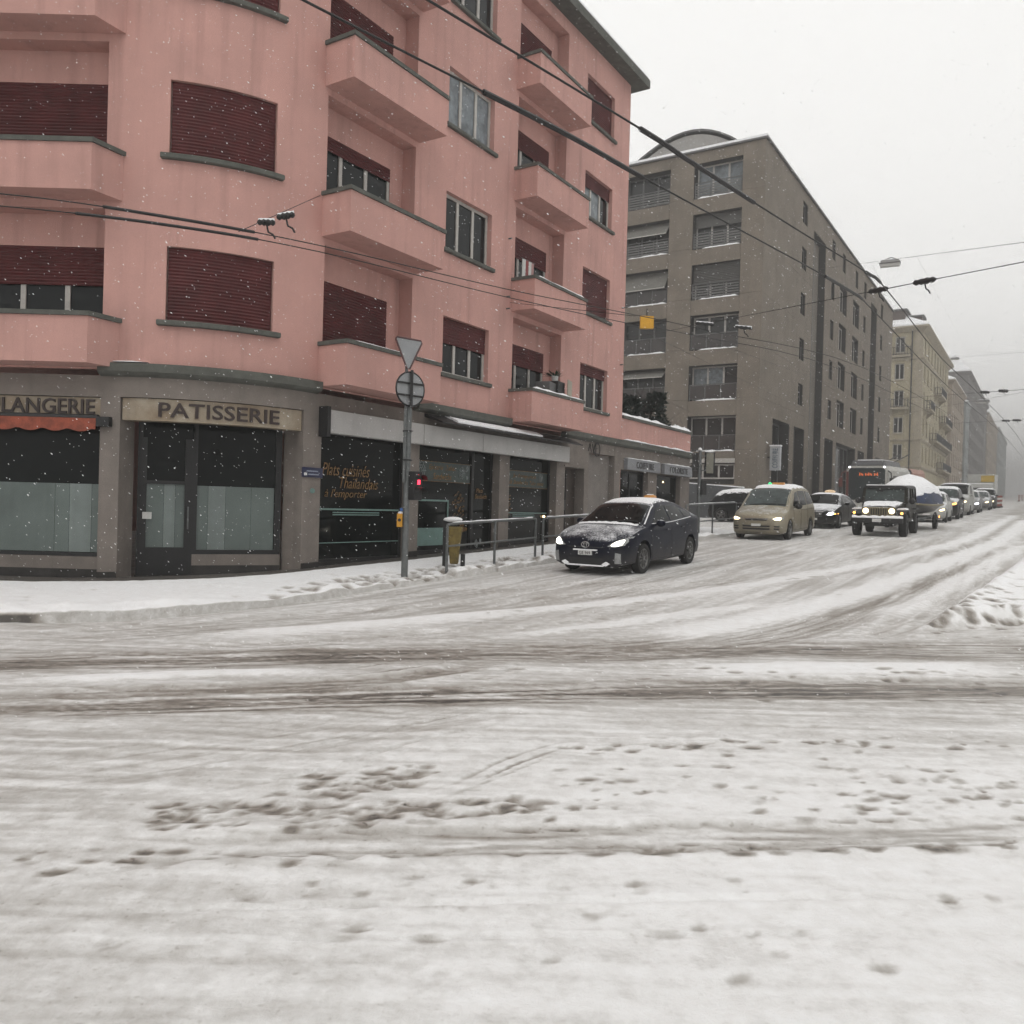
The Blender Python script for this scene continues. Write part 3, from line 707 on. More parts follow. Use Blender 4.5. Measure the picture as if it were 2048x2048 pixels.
# grocery front: three bays of dark glass
def bay(s0, s1, zb, n=1):
    return window(pink, FP, US(s0)+.005, US(s1)-.005, zb, 3.24, -.24, n, 0, fm=M_dark, gm=M_dglass, fw=.06)
b1 = bay(11.38, 14.01, .34); b2 = bay(14.31, 17.50, .42); b3 = bay(17.95, 20.38, .56)
so = -.226
def strip_(par, s0, s1, z, h, m=M_teal, dz=0.0):
    mb = MB(); ubox(mb, FP, US(s0), US(s1), so, so+.012, z, z+h); return build(mb, 'painted_band', m, par, world=True)
text_on(b1, FP, 'Plats cuisinés', US(11.64), US(12.98), 2.02, 2.26, so, M_gold, .004, shear=.3, bold=0.0, name='painted_words')
text_on(b1, FP, 'Thaïlandais', US(12.12), US(13.25), 1.78, 2.00, so, M_gold, .004, shear=.3, bold=0.0, name='painted_words')
text_on(b1, FP, 'à l\'emporter', US(11.72), US(12.92), 1.55, 1.76, so, M_gold, .004, shear=.3, bold=0.0, name='painted_words')
strip_(b1, 11.46, 13.92, 1.345, .035); strip_(b1, 11.95, 13.3, 1.29, .022); strip_(b1, 11.95, 13.3, 1.245, .022); strip_(b1, 11.46, 13.92, .70, .018)
strip_(b2, 14.38, 16.52, 2.04, .44, M_band)
for z in (2.47, 2.03): strip_(b2, 14.38, 16.54, z, .016, M_gold)
so2 = so+.014
text_on(b2, FP, 'Epicerie  Tabac', US(14.92), US(15.95), 2.27, 2.42, so2, M_gold, .004, shear=.3, bold=.006, name='painted_words')
text_on(b2, FP, 'Sandwichs', US(15.08), US(15.78), 2.08, 2.23, so2, M_gold, .004, shear=.3, bold=.006, name='painted_words')
def doodle(par, s, z, r, petals=5, off=so2):
    mb = MB(); P = lambda a, q: FP(US(s)+q*r*math.cos(a)*.8, off+.004, z+q*r*math.sin(a))
    for q in (1.0, .62, .3): mb.tube([P(2*math.pi*i/16, q*(1+.12*math.sin(petals*2*math.pi*i/16))) for i in range(17)], .006, 4)
    for i in range(petals): a = 2*math.pi*i/petals; mb.tube([P(a, .3), P(a, 1.25)], .005, 4)
    return build(mb, 'painted_drawing', M_chalk, par, world=True)
doodle(b2, 14.62, 2.26, .20, 7); doodle(b2, 16.18, 2.27, .13, 5); doodle(b2, 16.40, 2.38, .05, 4); doodle(b2, 16.40, 2.16, .04, 4)
fr = MB()
for a, b, c, d in ((14.42, 15.70, 1.58, 1.62), (14.42, 15.70, .58, .98), (14.42, 14.46, .98, 1.58), (15.66, 15.70, .98, 1.58)): ubox(fr, FP, US(a), US(b), so, so+.012, c, d)
build(fr, 'painted_frame', M_teal, b2, world=True)
fr = MB(); ubox(fr, FP, US(16.56), US(16.66), -.27, -.19, .42, 3.2); build(fr, 'mullion', M_dark, b2, world=True)
text_on(b2, FP, 'Plats', US(16.82), US(17.10), 1.83, 1.93, so, M_gold, .004, shear=.2, bold=.008, name='painted_words')
text_on(b2, FP, 'Sandwich', US(16.78), US(17.28), 1.68, 1.79, so, M_gold, .004, shear=.2, bold=.008, name='painted_words')
def goldtree(par, s, z, r, h):
    mb = MB()
    for i in range(46):
        a = random.random()*6.28; q = random.random()**.5; cx = US(s)+q*r*math.cos(a); cz = z+q*h*math.sin(a)
        if q > .9 and random.random() < .5: continue
        mb.tube([FP(cx+.03*math.cos(k), so+.006, cz+.03*math.sin(k*1.0)) for k in (0, 1.2, 2.4, 3.6)], .008, 4)
    return build(mb, 'painted_ornament', M_gold, par, world=True)
goldtree(b2, 16.10, 1.45, .24, .40); goldtree(b2, 16.30, .95, .16, .12)
doodle(b2, 16.86, .58, .09, 4); doodle(b2, 17.02, .66, .04, 4)
strip_(b3, 18.02, 20.22, 2.03, .42, M_band)
for z in (2.445, 2.02): strip_(b3, 18.02, 20.24, z, .016, M_gold)
text_on(b3, FP, 'Jus d\'orange pressé', US(18.45), US(19.62), 2.25, 2.38, so2, M_gold, .004, shear=.3, bold=.006, name='painted_words')
text_on(b3, FP, 'Café Sandwichs Take away', US(18.10), US(20.05), 2.07, 2.21, so2, M_gold, .004, shear=.3, bold=.006, name='painted_words')
doodle(b3, 18.22, 2.34, .08, 5); doodle(b3, 19.88, 2.32, .10, 3)
goldtree(b3, 18.25, 1.50, .22, .34)
strip_(b3, 18.02, 20.25, 1.335, .03); strip_(b3, 18.5, 19.6, 1.29, .02); strip_(b3, 18.5, 19.6, 1.25, .02)
M_lamp = mat('warm_lamp', (.8, .6, .3), .5, 0, 1, emit=(1.0, .72, .35), estr=6.0)
for par, s, z in ((b3, 18.12, 1.74), (b3, 20.08, 1.26), (None, 28.55, 2.55)):
    mb = MB(); c = FP(US(s), -.20, z); mb.blob(c, .035, .035, .035, 6, 4, 0); build(mb, 'shop_lamp', M_lamp, par or pink, world=True)
for s0, s1, zb in ((11.38, 14.01, .34), (14.31, 17.50, .42), (17.95, 20.38, .56)): stall(pink, FP, US(s0)+.004, US(s1)-.004, -.5, zb-.003, -.20, M_plinth)
# grey-white fascia boards over the grocery
f0 = 11.39
for s0, s1 in ((11.39, 14.20), (14.215, 16.45), (16.462, 20.75)):
    mb = MB(); ubox(mb, FP, US(s0), US(s1), .02, .20, 2.79, 3.225); o = build(mb, 'fascia_board', M_white, pink, world=True); bevel(o, .008)
mb = MB(); ubox(mb, FP, US(11.30), US(11.385), .0, .23, 2.72, 3.28); build(mb, 'fascia_end', M_dark, pink, world=True)
# dark canopy above the fascia with a sheet of sliding snow
mb = MB(); c0, c1 = US(14.45), US(20.95)
mb.loft([[FP(u, .0, 3.50), FP(u, .50, 3.30), FP(u, .50, 3.27), FP(u, .0, 3.42)] for u in (c0, c1)]); can = build(mb, 'canopy', M_dark, pink, world=True)
mb = MB(); n = 30; sa, sb = US(15.15), US(18.9); rg = []
for i in range(n+1):
    u = sa+(sb-sa)*i/n; a = .02+.04*random.random(); b = .42-.03*random.random(); zz = lambda o: 3.50-.4*o+.004
    rg.append([FP(u, a, zz(a)), FP(u, a, zz(a)+.02), FP(u, (a+b)/2, zz((a+b)/2)+.055), FP(u, b, zz(b)+.04), FP(u, b, zz(b))])
build(mb.loft(rg), 'snow', M_snow, can, world=True, smooth=60)
# entrance door and recess, monogram over it
M_door = mat('brown_door', (.05, .036, .028), .5, .2, 5)
mb = MB(); ubox(mb, FP, US(20.87), US(22.03), -.36, -.30, -.2, 2.67); dd = build(mb, 'entrance_door', M_door, pink, world=True)
mb = MB(); ubox(mb, FP, US(21.42), US(21.46), -.30, -.28, .6, 2.6); build(mb, 'door_joint', M_dark, dd, world=True)
mb = MB(); mb.tube([FP(US(21.36), -.26, 1.45), FP(US(21.36), -.26, 1.75)], .015, 6); build(mb, 'handle', M_steel, dd, world=True)
M_recess = mat('stone_recess', (.20, .18, .165), .85, .1, 3, .2, 45, streak=.15)
mb = MB(); ubox(mb, FP, US(22.31), US(24.04), -.2, -.175, -.4, 3.17); build(mb, 'recessed_panel', M_recess, pink, world=True)
mb = MB(); ubox(mb, FP, US(20.80), US(22.12), -.005, .03, 2.69, 2.74); ubox(mb, FP, US(24.06), US(24.10), -.01, .012, .6, 3.5); build(mb, 'stone_edge', M_stone, pink, world=True)
mb = MB(); cx, cz = US(22.55), 3.32
G = lambda a, b: FP(cx+a, .03, cz+b)
for pts in ([(-.35,-.10),(-.25,.14),(-.15,-.12)], [(-.31,.0),(-.19,.0)], [(-.10,.14),(.0,-.14),(.10,.12)], [(.14,.14),(.14,-.14),(.34,-.14)], [(.14,.14),(.33,.14)], [(.14,.0),(.28,.02)],
            [(.22+.2*math.cos(a/3), .2*math.sin(a/3)-.02) for a in range(20)]): mb.tube([G(*p) for p in pts], .012, 5)
build(mb, 'monogram', M_dark, pink, world=True)
# annexe: hairdresser windows, roof terrace parapet
for s0, s1 in ((24.50, 26.74), (27.50, 29.76)):
    window(pink, FP, US(s0)+.004, US(s1)-.004, .86, 2.795, -.20, 2 if s0 < 26 else 1, 0, fm=M_dark, gm=M_dglass, fw=.06)
mb = MB(); ubox(mb, FP, US(24.54), US(30.70), -.22, 0, 3.50, 4.44); ubox(mb, FP, US(30.48), US(30.70), -6.5, -.221, 3.50, 4.44); build(mb, 'terrace_parapet', M_pink, pink, world=True)
mb = MB(); ubox(mb, FP, US(24.54), US(30.76), -.27, .06, 4.442, 4.53); ubox(mb, FP, US(30.44), US(30.76), -6.5, -.271, 4.442, 4.53); tc = build(mb, 'coping', M_coping, pink, world=True)
snow_strip(pink, FP, US(24.56), US(30.76), -.26, .05, 4.532, .10)
mb = MB(); ubox(mb, FP, US(24.54), US(30.47), -6.5, -.23, 3.4, 3.9); build(mb, 'terrace_floor', M_plinth, pink, world=True)
mb = MB(); n = 26; rg = []
for i in range(n+1):
    u = US(24.6)+(5.85)*i/n; rg.append([FP(u, o, 3.9 + (.55+.25*float(vnoise(np.array(i*.5), np.array(o*2.), 5)))*(1 if o > -.9 else .8)) for o in (-.24, -.5, -.9, -1.5, -2.5, -4.5, -6.4)])
build(MB().loft(rg, closed=False, cap=False), 'snow', M_snow, pink, world=True, smooth=80)
# rain pipes and small wall fittings
mb = MB()
for s, z in ((17.62, 8.2), (17.60, 6.75), (17.60, 6.45), (24.3, 7.9), (24.28, 6.1)):
    a = FP(US(s), 0, z); b = FP(US(s), .10, z); mb.tube([a, b], .02, 6)
build(mb, 'wall_hook', M_steel, pink, world=True)
# ================================================================ street buildings beyond
def panels(parent, P, cols, rows, openings, off0=-.04, off1=0.0, gap=.014, m=None):
    """cladding slabs, each its own piece with open joints; a column without openings gets one slab per storey"""
    for a, b in zip(cols[:-1], cols[1:]):
        mu = (a+b)/2; holes = [o for o in openings if o[0] < mu < o[1]]
        cuts = sorted(set([r for r in rows] + [z for o in holes for z in (o[2], o[3]) if rows[0] < z < rows[-1]]))
        for c, d in zip(cuts[:-1], cuts[1:]):
            mz = (c+d)/2
            if any(o[2] < mz < o[3] for o in holes) or d-c < .05: continue
            mb = MB(); ubox(mb, P, a+gap/2, b-gap/2, off0, off1+random.uniform(-.003, .003), c+gap/2, d-gap/2)
            build(mb, 'cladding_panel', m or M_grey, parent, world=True)
SG, TG, HG = 48.75, -14.2, 3.055
grey = thing('grey_clad_building', 'seven storey building clad in beige grey slabs on the side street corner', 'building', ST(SG, TG, rz(SG)))
GLp = Line(ST(SG, -25.2), ST(SG, TG)); GRp = Line(ST(SG, TG), ST(96.8, TG))
ul = lambda t: t+25.2; ur = lambda s: s-SG
GT_ = 23.25
lops, rops = [], []
tops = [22.55-HG*k for k in range(6)]
for k, zt in enumerate(tops):
    for a, b in ((-23.1, -20.03), (-18.5, -15.52)): lops.append((ul(a), ul(b), zt-2.12, zt, .7))
lops.append((ul(-18.5), ul(-15.52), 3.2, 4.45, .3)); lops.append((ul(-23.1), ul(-20.03), 3.2, 4.45, .3))
small = [(57.75, 59.05), (66.9, 68.1), (80.24, 81.4), (89.36, 90.6)]
for k in range(5):
    zt = 22.58-HG*k
    for a, b in small: rops.append((ur(a), ur(b), zt-1.45, zt, .28))
    if k == 0:
        for a, b in ((70.84, 72.0), (76.2, 77.4)): rops.append((ur(a), ur(b), zt-1.45, zt, .28))
    else:
        for a, b in ((70.0, 72.9), (75.46, 78.26)): rops.append((ur(a), ur(b), zt-2.1+.38, zt+.38, .45))
strips = [(61.0, 64.85), (83.86, 87.2)]
for a, b in strips: rops.append((ur(a), ur(b), 1.2, 21.5, .5))
shops = [(51.8, 55.85), (56.9, 59.85), (66.06, 69.13), (70.2, 78.35), (79.35, 82.55), (88.6, 95.0)]
for a, b in shops: rops.append((ur(a), ur(b), 1.3, 7.36, .8))
build(facade(lambda u, o=0, z=0: GLp(u, o-.05, z), 0, GLp.L-.05, -.5, GT_, lops), 'wall', M_joint, grey, world=True)
build(facade(lambda u, o=0, z=0: GRp(u, o-.05, z), .05, GRp.L, -.5, GT_, rops), 'wall', M_joint, grey, world=True)
mb = MB(); q = [ST(SG, -25.2), ST(SG, TG), ST(96.8, TG), ST(96.8, -25.2)]
for i in (2, 3): a, b = q[i], q[(i+1) % 4]; mb.quad((a[0], a[1], -.5), (b[0], b[1], -.5), (b[0], b[1], GT_), (a[0], a[1], GT_))
build(mb, 'rear_wall', M_grey, grey, world=True)
rows = [1.2] + [7.36-2.12] + [7.36-2.12+HG*k for k in range(1, 6)] + [GT_]
panels(grey, GLp, [0, ul(-23.1), ul(-20.03), ul(-18.5), ul(-15.52), GLp.L-.0], rows, lops)
rowr = [.5, 5.24, 8.295, 11.35, 14.405, 17.46, 20.515, GT_]
cr = sorted(set([.01]+[round(ur(v), 3) for ab in small+strips+shops+[(70.0, 72.9), (75.46, 78.26), (70.84, 72.0), (76.2, 77.4)] for v in ab]+[ur(54.2), ur(93.0), GRp.L]))
rr2 = rops
panels(grey, GRp, cr, rowr, rr2, gap=.012)
mb = MB()
for i in range(2):
    pass
mb.loft([[ST(SG-.12, TG+.14, z), ST(97.0, TG+.14, z), ST(97.0, -25.4, z), ST(SG-.12, -25.4, z)] for z in (GT_, GT_+.10)]); gr = build(mb, 'roof_edge', mat('dark_zinc', (.10, .10, .10), .5, .1, 5), grey, world=True)
mb = MB(); mb.loft([[ST(SG-.08, TG+.08, z), ST(96.9, TG+.08, z), ST(96.9, -25.3, z), ST(SG-.08, -25.3, z)] for z in (GT_+.102, GT_+.26)]); build(mb, 'snow', M_snow, gr, world=True)
# barrel-vaulted roof house set back
n = 14; rg = []
for s in (SG+2.0, SG+9.5):
    rg.append([ST(s, -16.0-7.9*i/n, GT_+.2+ (1.75*math.sin(math.pi*(i/n)**.9)+.15)) for i in range(n+1)] + [ST(s, -23.9, GT_), ST(s, -16.0, GT_)])
build(MB().loft(rg), 'barrel_roof', mat('pale_zinc', (.30, .29, .275), .6, .1, 1), grey, world=True, smooth=40)
rg = []
for s in (SG+1.85, SG+9.7): rg.append([ST(s, -15.85-8.2*i/n, GT_+.42+(1.80*math.sin(math.pi*(i/n)**.9)+.15)) for i in range(n+1)] + [ST(s, -15.85-8.2*i/n, GT_+.30+(1.80*math.sin(math.pi*(i/n)**.9)+.15)) for i in range(n, -1, -1)])
build(MB().loft(rg), 'barrel_edge', MATS['dark_zinc'], grey, world=True, smooth=40)
M_gglass = mat('grey_building_glass', (.020, .022, .023), .1, .3, .5, spec=.4)
M_pglass = mat('pale_reflection_glass', (.17, .18, .18), .3, .2, 1.5, spec=.4)  # slit glazing, painted pale for the reflection in it
M_blind = mat('grey_blind', (.085, .083, .078), .6, .1, 5)
M_awn = mat('grey_cloth_blind', (.155, .15, .135), .8, .1, 3)
M_rail = mat('rail_grey', (.15, .15, .145), .5, .1, 5, metal=.3)
# bays of the side-street front: glazing, railing and blinds
for k, zt in enumerate(tops):
    zb = zt-2.12
    for j, (a, b) in enumerate(((-23.1, -20.03), (-18.5, -15.52))):
        a, b = ul(a), ul(b)
        w = window(grey, GLp, a+.02, b-.02, zb, zt, -.62, 3, 0, fm=M_frame if j else MATS['dark_zinc'], gm=M_gglass, fw=.09, curtains=((0, 1, 2) if (k == 0 and j) else ((0, 1) if k == 4 and j else ())))
        rl = MB(); fo = -.12
        for i in range(4): u = a+.05+(b-a-.1)*i/3; rl.bar(GLp(u, fo, zb+.02), GLp(u, fo, zb+.95), .05)
        rl.bar(GLp(a+.02, fo, zb+.97), GLp(b-.02, fo, zb+.97), .05); rl.bar(GLp(a+.02, fo, zb+.10), GLp(b-.02, fo, zb+.10), .04)
        r_ = build(rl, 'railing', MATS['dark_zinc'], grey, world=True)
        for i in range(3):
            u0 = a+.05+(b-a-.1)*i/3; u1 = a+.05+(b-a-.1)*(i+1)/3
            if k >= 3 or (j == 0 and k == 2): continue
            for h in range(5):
                z = zb+.18+h*.155; pm = MB(); pm.bar(GLp(u0+.04, fo, z), GLp(u1-.04, fo, z), .03, .085); build(pm, 'slat', M_rail, r_, world=True)
        if k >= 3 or (j == 0 and k == 2):
            for i in range(3):
                u0 = a+.05+(b-a-.1)*i/3; u1 = a+.05+(b-a-.1)*(i+1)/3; pm = MB(); ubox(pm, GLp, u0+.04, u1-.04, fo-.01, fo+.01, zb+.14, zb+.92); build(pm, 'parapet_sheet', mat('dark_glass_sheet', (.05, .043, .042), .25, .2, 2), r_, world=True)
        if random.random() < .8: snow_strip(grey, GLp, a+.1+random.random()*.5, b-.05, -.10, .0, zb+.004, .07)
        if j == 1 and k == 2: build(slats(GLp, a+.03, b-.03, zb+.92, zt, -.30, .10, .03), 'blind', M_blind, w, world=True)
        if j == 1 and k == 1: build(fill(GLp, a+.03, b-.03, zt-.75, zt, -.40), 'blind', M_blind, w, world=True)
        if j == 0 and k in (1, 2, 4):
            bl = MB(); z0 = zt-[0, .85, 1.15, 0, .55][k]; bl.quad(GLp(a+.03, -.45, zt-.02), GLp(b-.03, -.45, zt-.02), GLp(b-.16, .10, z0), GLp(a+.03, .10, z0)); build(bl, 'cloth_blind', M_awn, w, world=True)
            bl = MB(); bl.bar(GLp(a+.03, .10, z0), GLp(b-.16, .10, z0), .05); build(bl, 'blind_bar', M_frame, w, world=True)
for a, b in ((-23.1, -20.03), (-18.5, -15.52)):
    window(grey, GLp, ul(a)+.01, ul(b)-.01, 3.5, 4.40, -.2, 3, 0, fm=M_frame, gm=M_gglass, fw=.09)
    mb = MB(); ubox(mb, GLp, ul(a)-.02, ul(b)+.02, -.04, .05, 4.46, 4.72); build(mb, 'pale_band', M_frame, grey, world=True)
    mb = MB(); ubox(mb, GLp, ul(a)+.01, ul(b)-.01, -.5, -.1, .8, 3.45); build(mb, 'dark_panel', M_joint, grey, world=True)
# street front
for k in range(5):
    zt = 22.58-HG*k
    for a, b in small + ([(70.84, 72.0), (76.2, 77.4)] if k == 0 else []): window(grey, GRp, ur(a)+.01, ur(b)-.01, zt-1.44, zt-.01, -.22, 1, 0, fm=MATS['dark_zinc'], gm=M_gglass, fw=.08)
    if k:
        for a, b in ((70.0, 72.9), (75.46, 78.26)): window(grey, GRp, ur(a)+.01, ur(b)-.01, zt-1.71, zt+.37, -.38, 3, 0, fm=M_frame, gm=M_gglass, fw=.10, curtains=(0,) if random.random() < .5 else ())
for i, (a, b) in enumerate(strips):
    for k in range(7):
        z0 = 1.3+HG*.94*k; mb = MB(); ubox(mb, GRp, ur(a)+.02, ur(b)-.02, -.62, -.52, z0, min(21.45, z0+HG*.94-.015)); build(mb, 'recess_panel', mat('recess_cladding', (.17, .152, .13), .85, .1, .7, streak=.15), grey, world=True)
    if i == 0:
        w = window(grey, GRp, ur(a)+.04, ur(a)+1.35, 1.4, 21.3, -.30, 2, 0, fm=MATS['dark_zinc'], gm=M_pglass, fw=.09, horiz=[3.0+1.55*k for k in range(12)])
        for k in range(12):
            if k in (3, 7, 10): continue
            z = 3.05+1.55*k
            mb = MB(); ubox(mb, GRp, ur(a)+.14, ur(a)+.64, -.26, -.235, z, z+1.42); build(mb, 'reflection_pane', mat('painted_reflection', (.46, .50, .52), .25, .1, 2), w, world=True)  # bright reflection in the slit glazing, painted on as pale blocks
for a, b in shops: window(grey, GRp, ur(a)+.02, ur(b)-.02, 1.3, 7.34, -.70, max(2, int((b-a)/1.4)), 0, fm=MATS['dark_zinc'], gm=M_gglass, fw=.12, horiz=(4.6,))

# ---------------- generic street house further up
def house(name, label, s0, s1, t, ztop, wm, cols, floors, z1, fh, ww, wh, roofm=None, depth=14, side_cols=(), trim=None, eave=.4, roof_h=2.2, detail=True, side_t=None, frame=None):
    zg = rz(s0); h = thing(name, label, 'house', ST(s0, t, zg)); tr = trim or wm
    A, B = Line(ST(s0, t-depth), ST(s0, t)), Line(ST(s0, t), ST(s1, t))
    so_ = [(depth+a, depth+b, z1-fh*k-wh, z1-fh*k, .22) for k in range(floors) for a, b in side_cols]
    fo_ = [(c-ww/2, c+ww/2, z1-fh*k-wh, z1-fh*k, .25) for k in range(floors) for c in cols]
    build(facade(A, 0, depth, zg-2, ztop, so_), 'wall', wm, h, world=True); build(facade(B, 0, B.L, zg-2, ztop, fo_), 'wall', wm, h, world=True)
    mb = MB(); q = [ST(s1, t), ST(s1, t-depth), ST(s0, t-depth)]
    for a, b in zip(q[:-1], q[1:]): mb.quad((a[0], a[1], zg-2), (b[0], b[1], zg-2), (b[0], b[1], ztop), (a[0], a[1], ztop))
    build(mb, 'rear_wall', wm, h, world=True)
    e = eave
    mb = MB(); mb.loft([[ST(s0-k, t+k, z), ST(s1+.1, t+k, z), ST(s1+.1, t-depth-k, z), ST(s0-k, t-depth-k, z)] for k, z in ((.05, ztop-.55), (e*.6, ztop-.25), (e, ztop-.05), (e, ztop+.12))]); build(mb, 'eave', tr, h, world=True)
    mb = MB(); mb.loft([[ST(s0-e*.9+i, t+e*.9-i, z), ST(s1, t+e*.9-i, z), ST(s1, t-depth+i, z), ST(s0-e*.9+i, t-depth+i, z)] for i, z in ((0, ztop+.122), (0, ztop+.32), (min(3.2, depth*.3), ztop+roof_h))]); build(mb, 'snowy_roof', roofm or M_snow, h, world=True)
    fm = frame or M_frame
    for P, oo in ((A, so_), (B, fo_)):
        for o in oo:
            w = window(h, P, o[0]+.01, o[1]-.01, o[2]+.01, o[3]-.01, -.16, 2, 0, fm=fm, gm=M_gglass, fw=.10) if detail else build(fill(P, o[0], o[1], o[2], o[3], -.2), 'window', M_gglass, h, world=True)
            if detail:
                sm_ = MB(); ubox(sm_, P, o[0]-.15, o[1]+.15, -.02, .12, o[2]-.14, o[2]); build(sm_, 'sill', tr, h, world=True)
    return h, A, B
M_yel = mat('pale_yellow_render', (.43, .38, .27), .85, .08, .8, streak=.15, spec=.2)
M_crm = mat('cream_stone', (.42, .37, .29), .85, .1, 1.2, .2, 20, streak=.15, spec=.2)
M_shr = mat('dark_window_shutter', (.05, .05, .055), .6, .2, 5)
yel, YA, YB = house('yellow_apartment_house', 'pale yellow apartment house with cream cornice and iron balconies beyond the grey building', 112, 143.5, -13.0, 24.6, M_yel,
    [2.6+3.55*i for i in range(8)], 5, 23.6, 3.28, 1.15, 1.95, depth=14, side_cols=[(-3.06, -1.95), (-6.6, -5.5)], trim=M_crm, eave=.75)
# quoins on the corner, string courses, drain pipe, dormers, balconies
for k in range(38):
    z = 6.2+k*.47; mb = MB(); w_ = .95 if k % 2 else .78
    mb.loft([[ST(112-.05, -13-w_, zz), ST(112-.05, -13+.05, zz), ST(112+w_, -13+.05, zz), ST(112+w_, -13-.02, zz), ST(112-.02+.03, -13-.02, zz), ST(112+.01, -13-w_, zz)] for zz in (z, z+.43)]); build(mb, 'quoin', M_crm, yel, world=True)
for z in (20.85, 11.0, 7.7):
    mb = MB(); mb.loft([[ST(112-k, -27, zz), ST(112-k, -13+k, zz), ST(143.5, -13+k, zz), ST(143.5, -13-.01, zz), ST(112+.01, -13-.01, zz), ST(112+.01, -27, zz)] for k, zz in ((.08, z-.2), (.24, z), (.24, z+.12))]); build(mb, 'string_course', M_crm, yel, world=True)
mb = MB(); mb.tube([ST(111.82, -14.15, 24.2), ST(111.82, -14.15, 3)], .08, 6); build(mb, 'drain_pipe', M_shr, yel, world=True)
def balcony_far(par, P, u0, u1, z, proj=.95):
    mb = MB(); ubox(mb, P, u0, u1, 0, proj, z-.22, z); b_ = build(mb, 'balcony', M_crm, par, world=True)
    rl = MB()
    for z_ in (z+.12, z+.98):
        for p, q in (((u0, .03), (u0, proj-.05)), ((u0, proj-.05), (u1, proj-.05)), ((u1, proj-.05), (u1, .03))): rl.bar(P(*p, z_), P(*q, z_), .06)
    n = max(4, int((u1-u0)/.28))
    for i in range(n+1): u = u0+(u1-u0)*i/n; rl.bar(P(u, proj-.05, z), P(u, proj-.05, z+.98), .05)
    for i in range(3): rl.bar(P(u0, .1+.3*i, z), P(u0, .1+.3*i, z+.98), .05)
    build(rl, 'railing', M_shr, b_, world=True)
    for u in (u0+.3, u1-.3):
        br = MB(); br.loft([[P(u-.1, 0, z-.22), P(u-.1, proj*.8, z-.22), P(u-.1, 0, z-.95)], [P(u+.1, 0, z-.22), P(u+.1, proj*.8, z-.22), P(u+.1, 0, z-.95)]]); build(br, 'bracket', M_crm, b_, world=True)
    return b_
for u0, u1, z in ((13.5, 20, 18.1), (20.5, 29.5, 14.9), (9, 29.5, 11.55), (18, 29.5, 8.25), (2, 6, 14.9)): balcony_far(yel, YB, u0, u1, z)
balcony_far(yel, YA, 10.4, 12.6, 14.9, .7); balcony_far(yel, YA, 10.2, 12.7, 21.3, .5)
def dormer(par, s0, s1, t0, t1, z0, z1):
    mb = MB(); mb.loft([[ST(s0, t0, z), ST(s1, t0, z), ST(s1, t1, z), ST(s0, t1, z)] for z in (z0, z1)]); d = build(mb, 'dormer', mat('brown_dormer', (.13, .10, .09), .7, .15, 2), par, world=True)
    mb = MB(); mb.loft([[ST(s0-.3, t0-.3, z), ST(s1+.3, t0-.3, z), ST(s1+.3, t1+.3, z), ST(s0-.3, t1+.3, z)] for z in (z1, z1+.16)]); build(mb, 'dormer_roof', MATS['dark_zinc'], d, world=True)
    mb = MB(); mb.loft([[ST(s0-.25, t0-.25, z), ST(s1+.25, t0-.25, z), ST(s1+.25, t1+.25, z), ST(s0-.25, t1+.25, z)] for z in (z1+.161, z1+.26)]); build(mb, 'snow', M_snow, d, world=True)
dormer(yel, 113.0, 116, -17.6, -15.2, 24.6, 27.0)
for i, s in enumerate((115.5, 120.5, 125.5, 130.5, 135.5)): dormer(yel, s, s+2.2, -16.5, -13.6, 24.6, 26.6)
M_bei = mat('beige_render', (.36, .30, .24), .85, .1, .6, streak=.1, spec=.2)
M_blg = mat('blue_grey_render', (.33, .35, .35), .85, .1, .6, spec=.2)
M_dgr = mat('dark_grey_render', (.20, .19, .185), .85, .15, .4, spec=.2)
bei, BA, BB = house('beige_house', 'beige rendered house with snowy roof next up the street from the yellow house', 150, 173, -13.0, 23.5, M_bei, [2.2+3.3*i for i in range(7)], 5, 22.0, 3.3, 1.1, 1.9, eave=.5)
mb = MB(); mb.tube([ST(149.8, -14.6, 23), ST(149.8, -14.6, 4)], .09, 6); build(mb, 'drain_pipe', M_shr, bei, world=True)
blg, _, LB = house('blue_grey_house', 'narrow blue grey house half hidden in the snowfall behind the beige house', 175, 183.5, -12.8, 23.0, M_blg, [2+3.2*i for i in range(3)], 5, 21.5, 3.3, 1.1, 1.9, eave=.3)
tal, _, TB = house('tall_grey_house', 'tall dark grey house with chimney pots fading into the snowfall', 184, 245, -13.2, 30.0, M_dgr, [2.5+3.4*i for i in range(15)], 7, 28.0, 3.35, 1.2, 2.0, eave=.5, roof_h=4, detail=False)
for i in range(6):
    mb = MB(); s = 190+i*1.1; mb.loft([[ST(s, -17-a, z), ST(s+.5, -17-a, z), ST(s+.5, -17.5-a, z), ST(s, -17.5-a, z)] for a, z in ((i*.2, 30), (i*.2, 33.2))]); build(mb, 'chimney', M_bei, tal, world=True)
for i in range(9):
    s = 193+i*5.6; mb = MB(); mb.loft([[ST(s, -13.7, z), ST(s+2.4, -13.7, z), ST(s+2.4, -17, z), ST(s, -17, z)] for z in (29.5, 32.0)]); build(mb, 'dormer', M_dgr, tal, world=True)
for nm, lb, a, b, z, m in (('pale_far_house', 'pale far house before the end of the street, nearly lost in snow', 248, 300, 29, M_bei), ('far_grey_house', 'farthest grey house at the end of the street in the snowfall', 304, 372, 30.5, M_blg)):
    house(nm, lb, a, b, -13.2, z, m, [2.5+3.6*i for i in range(13)], 6, z-2, 3.4, 1.2, 2.0, detail=False, roof_h=3)
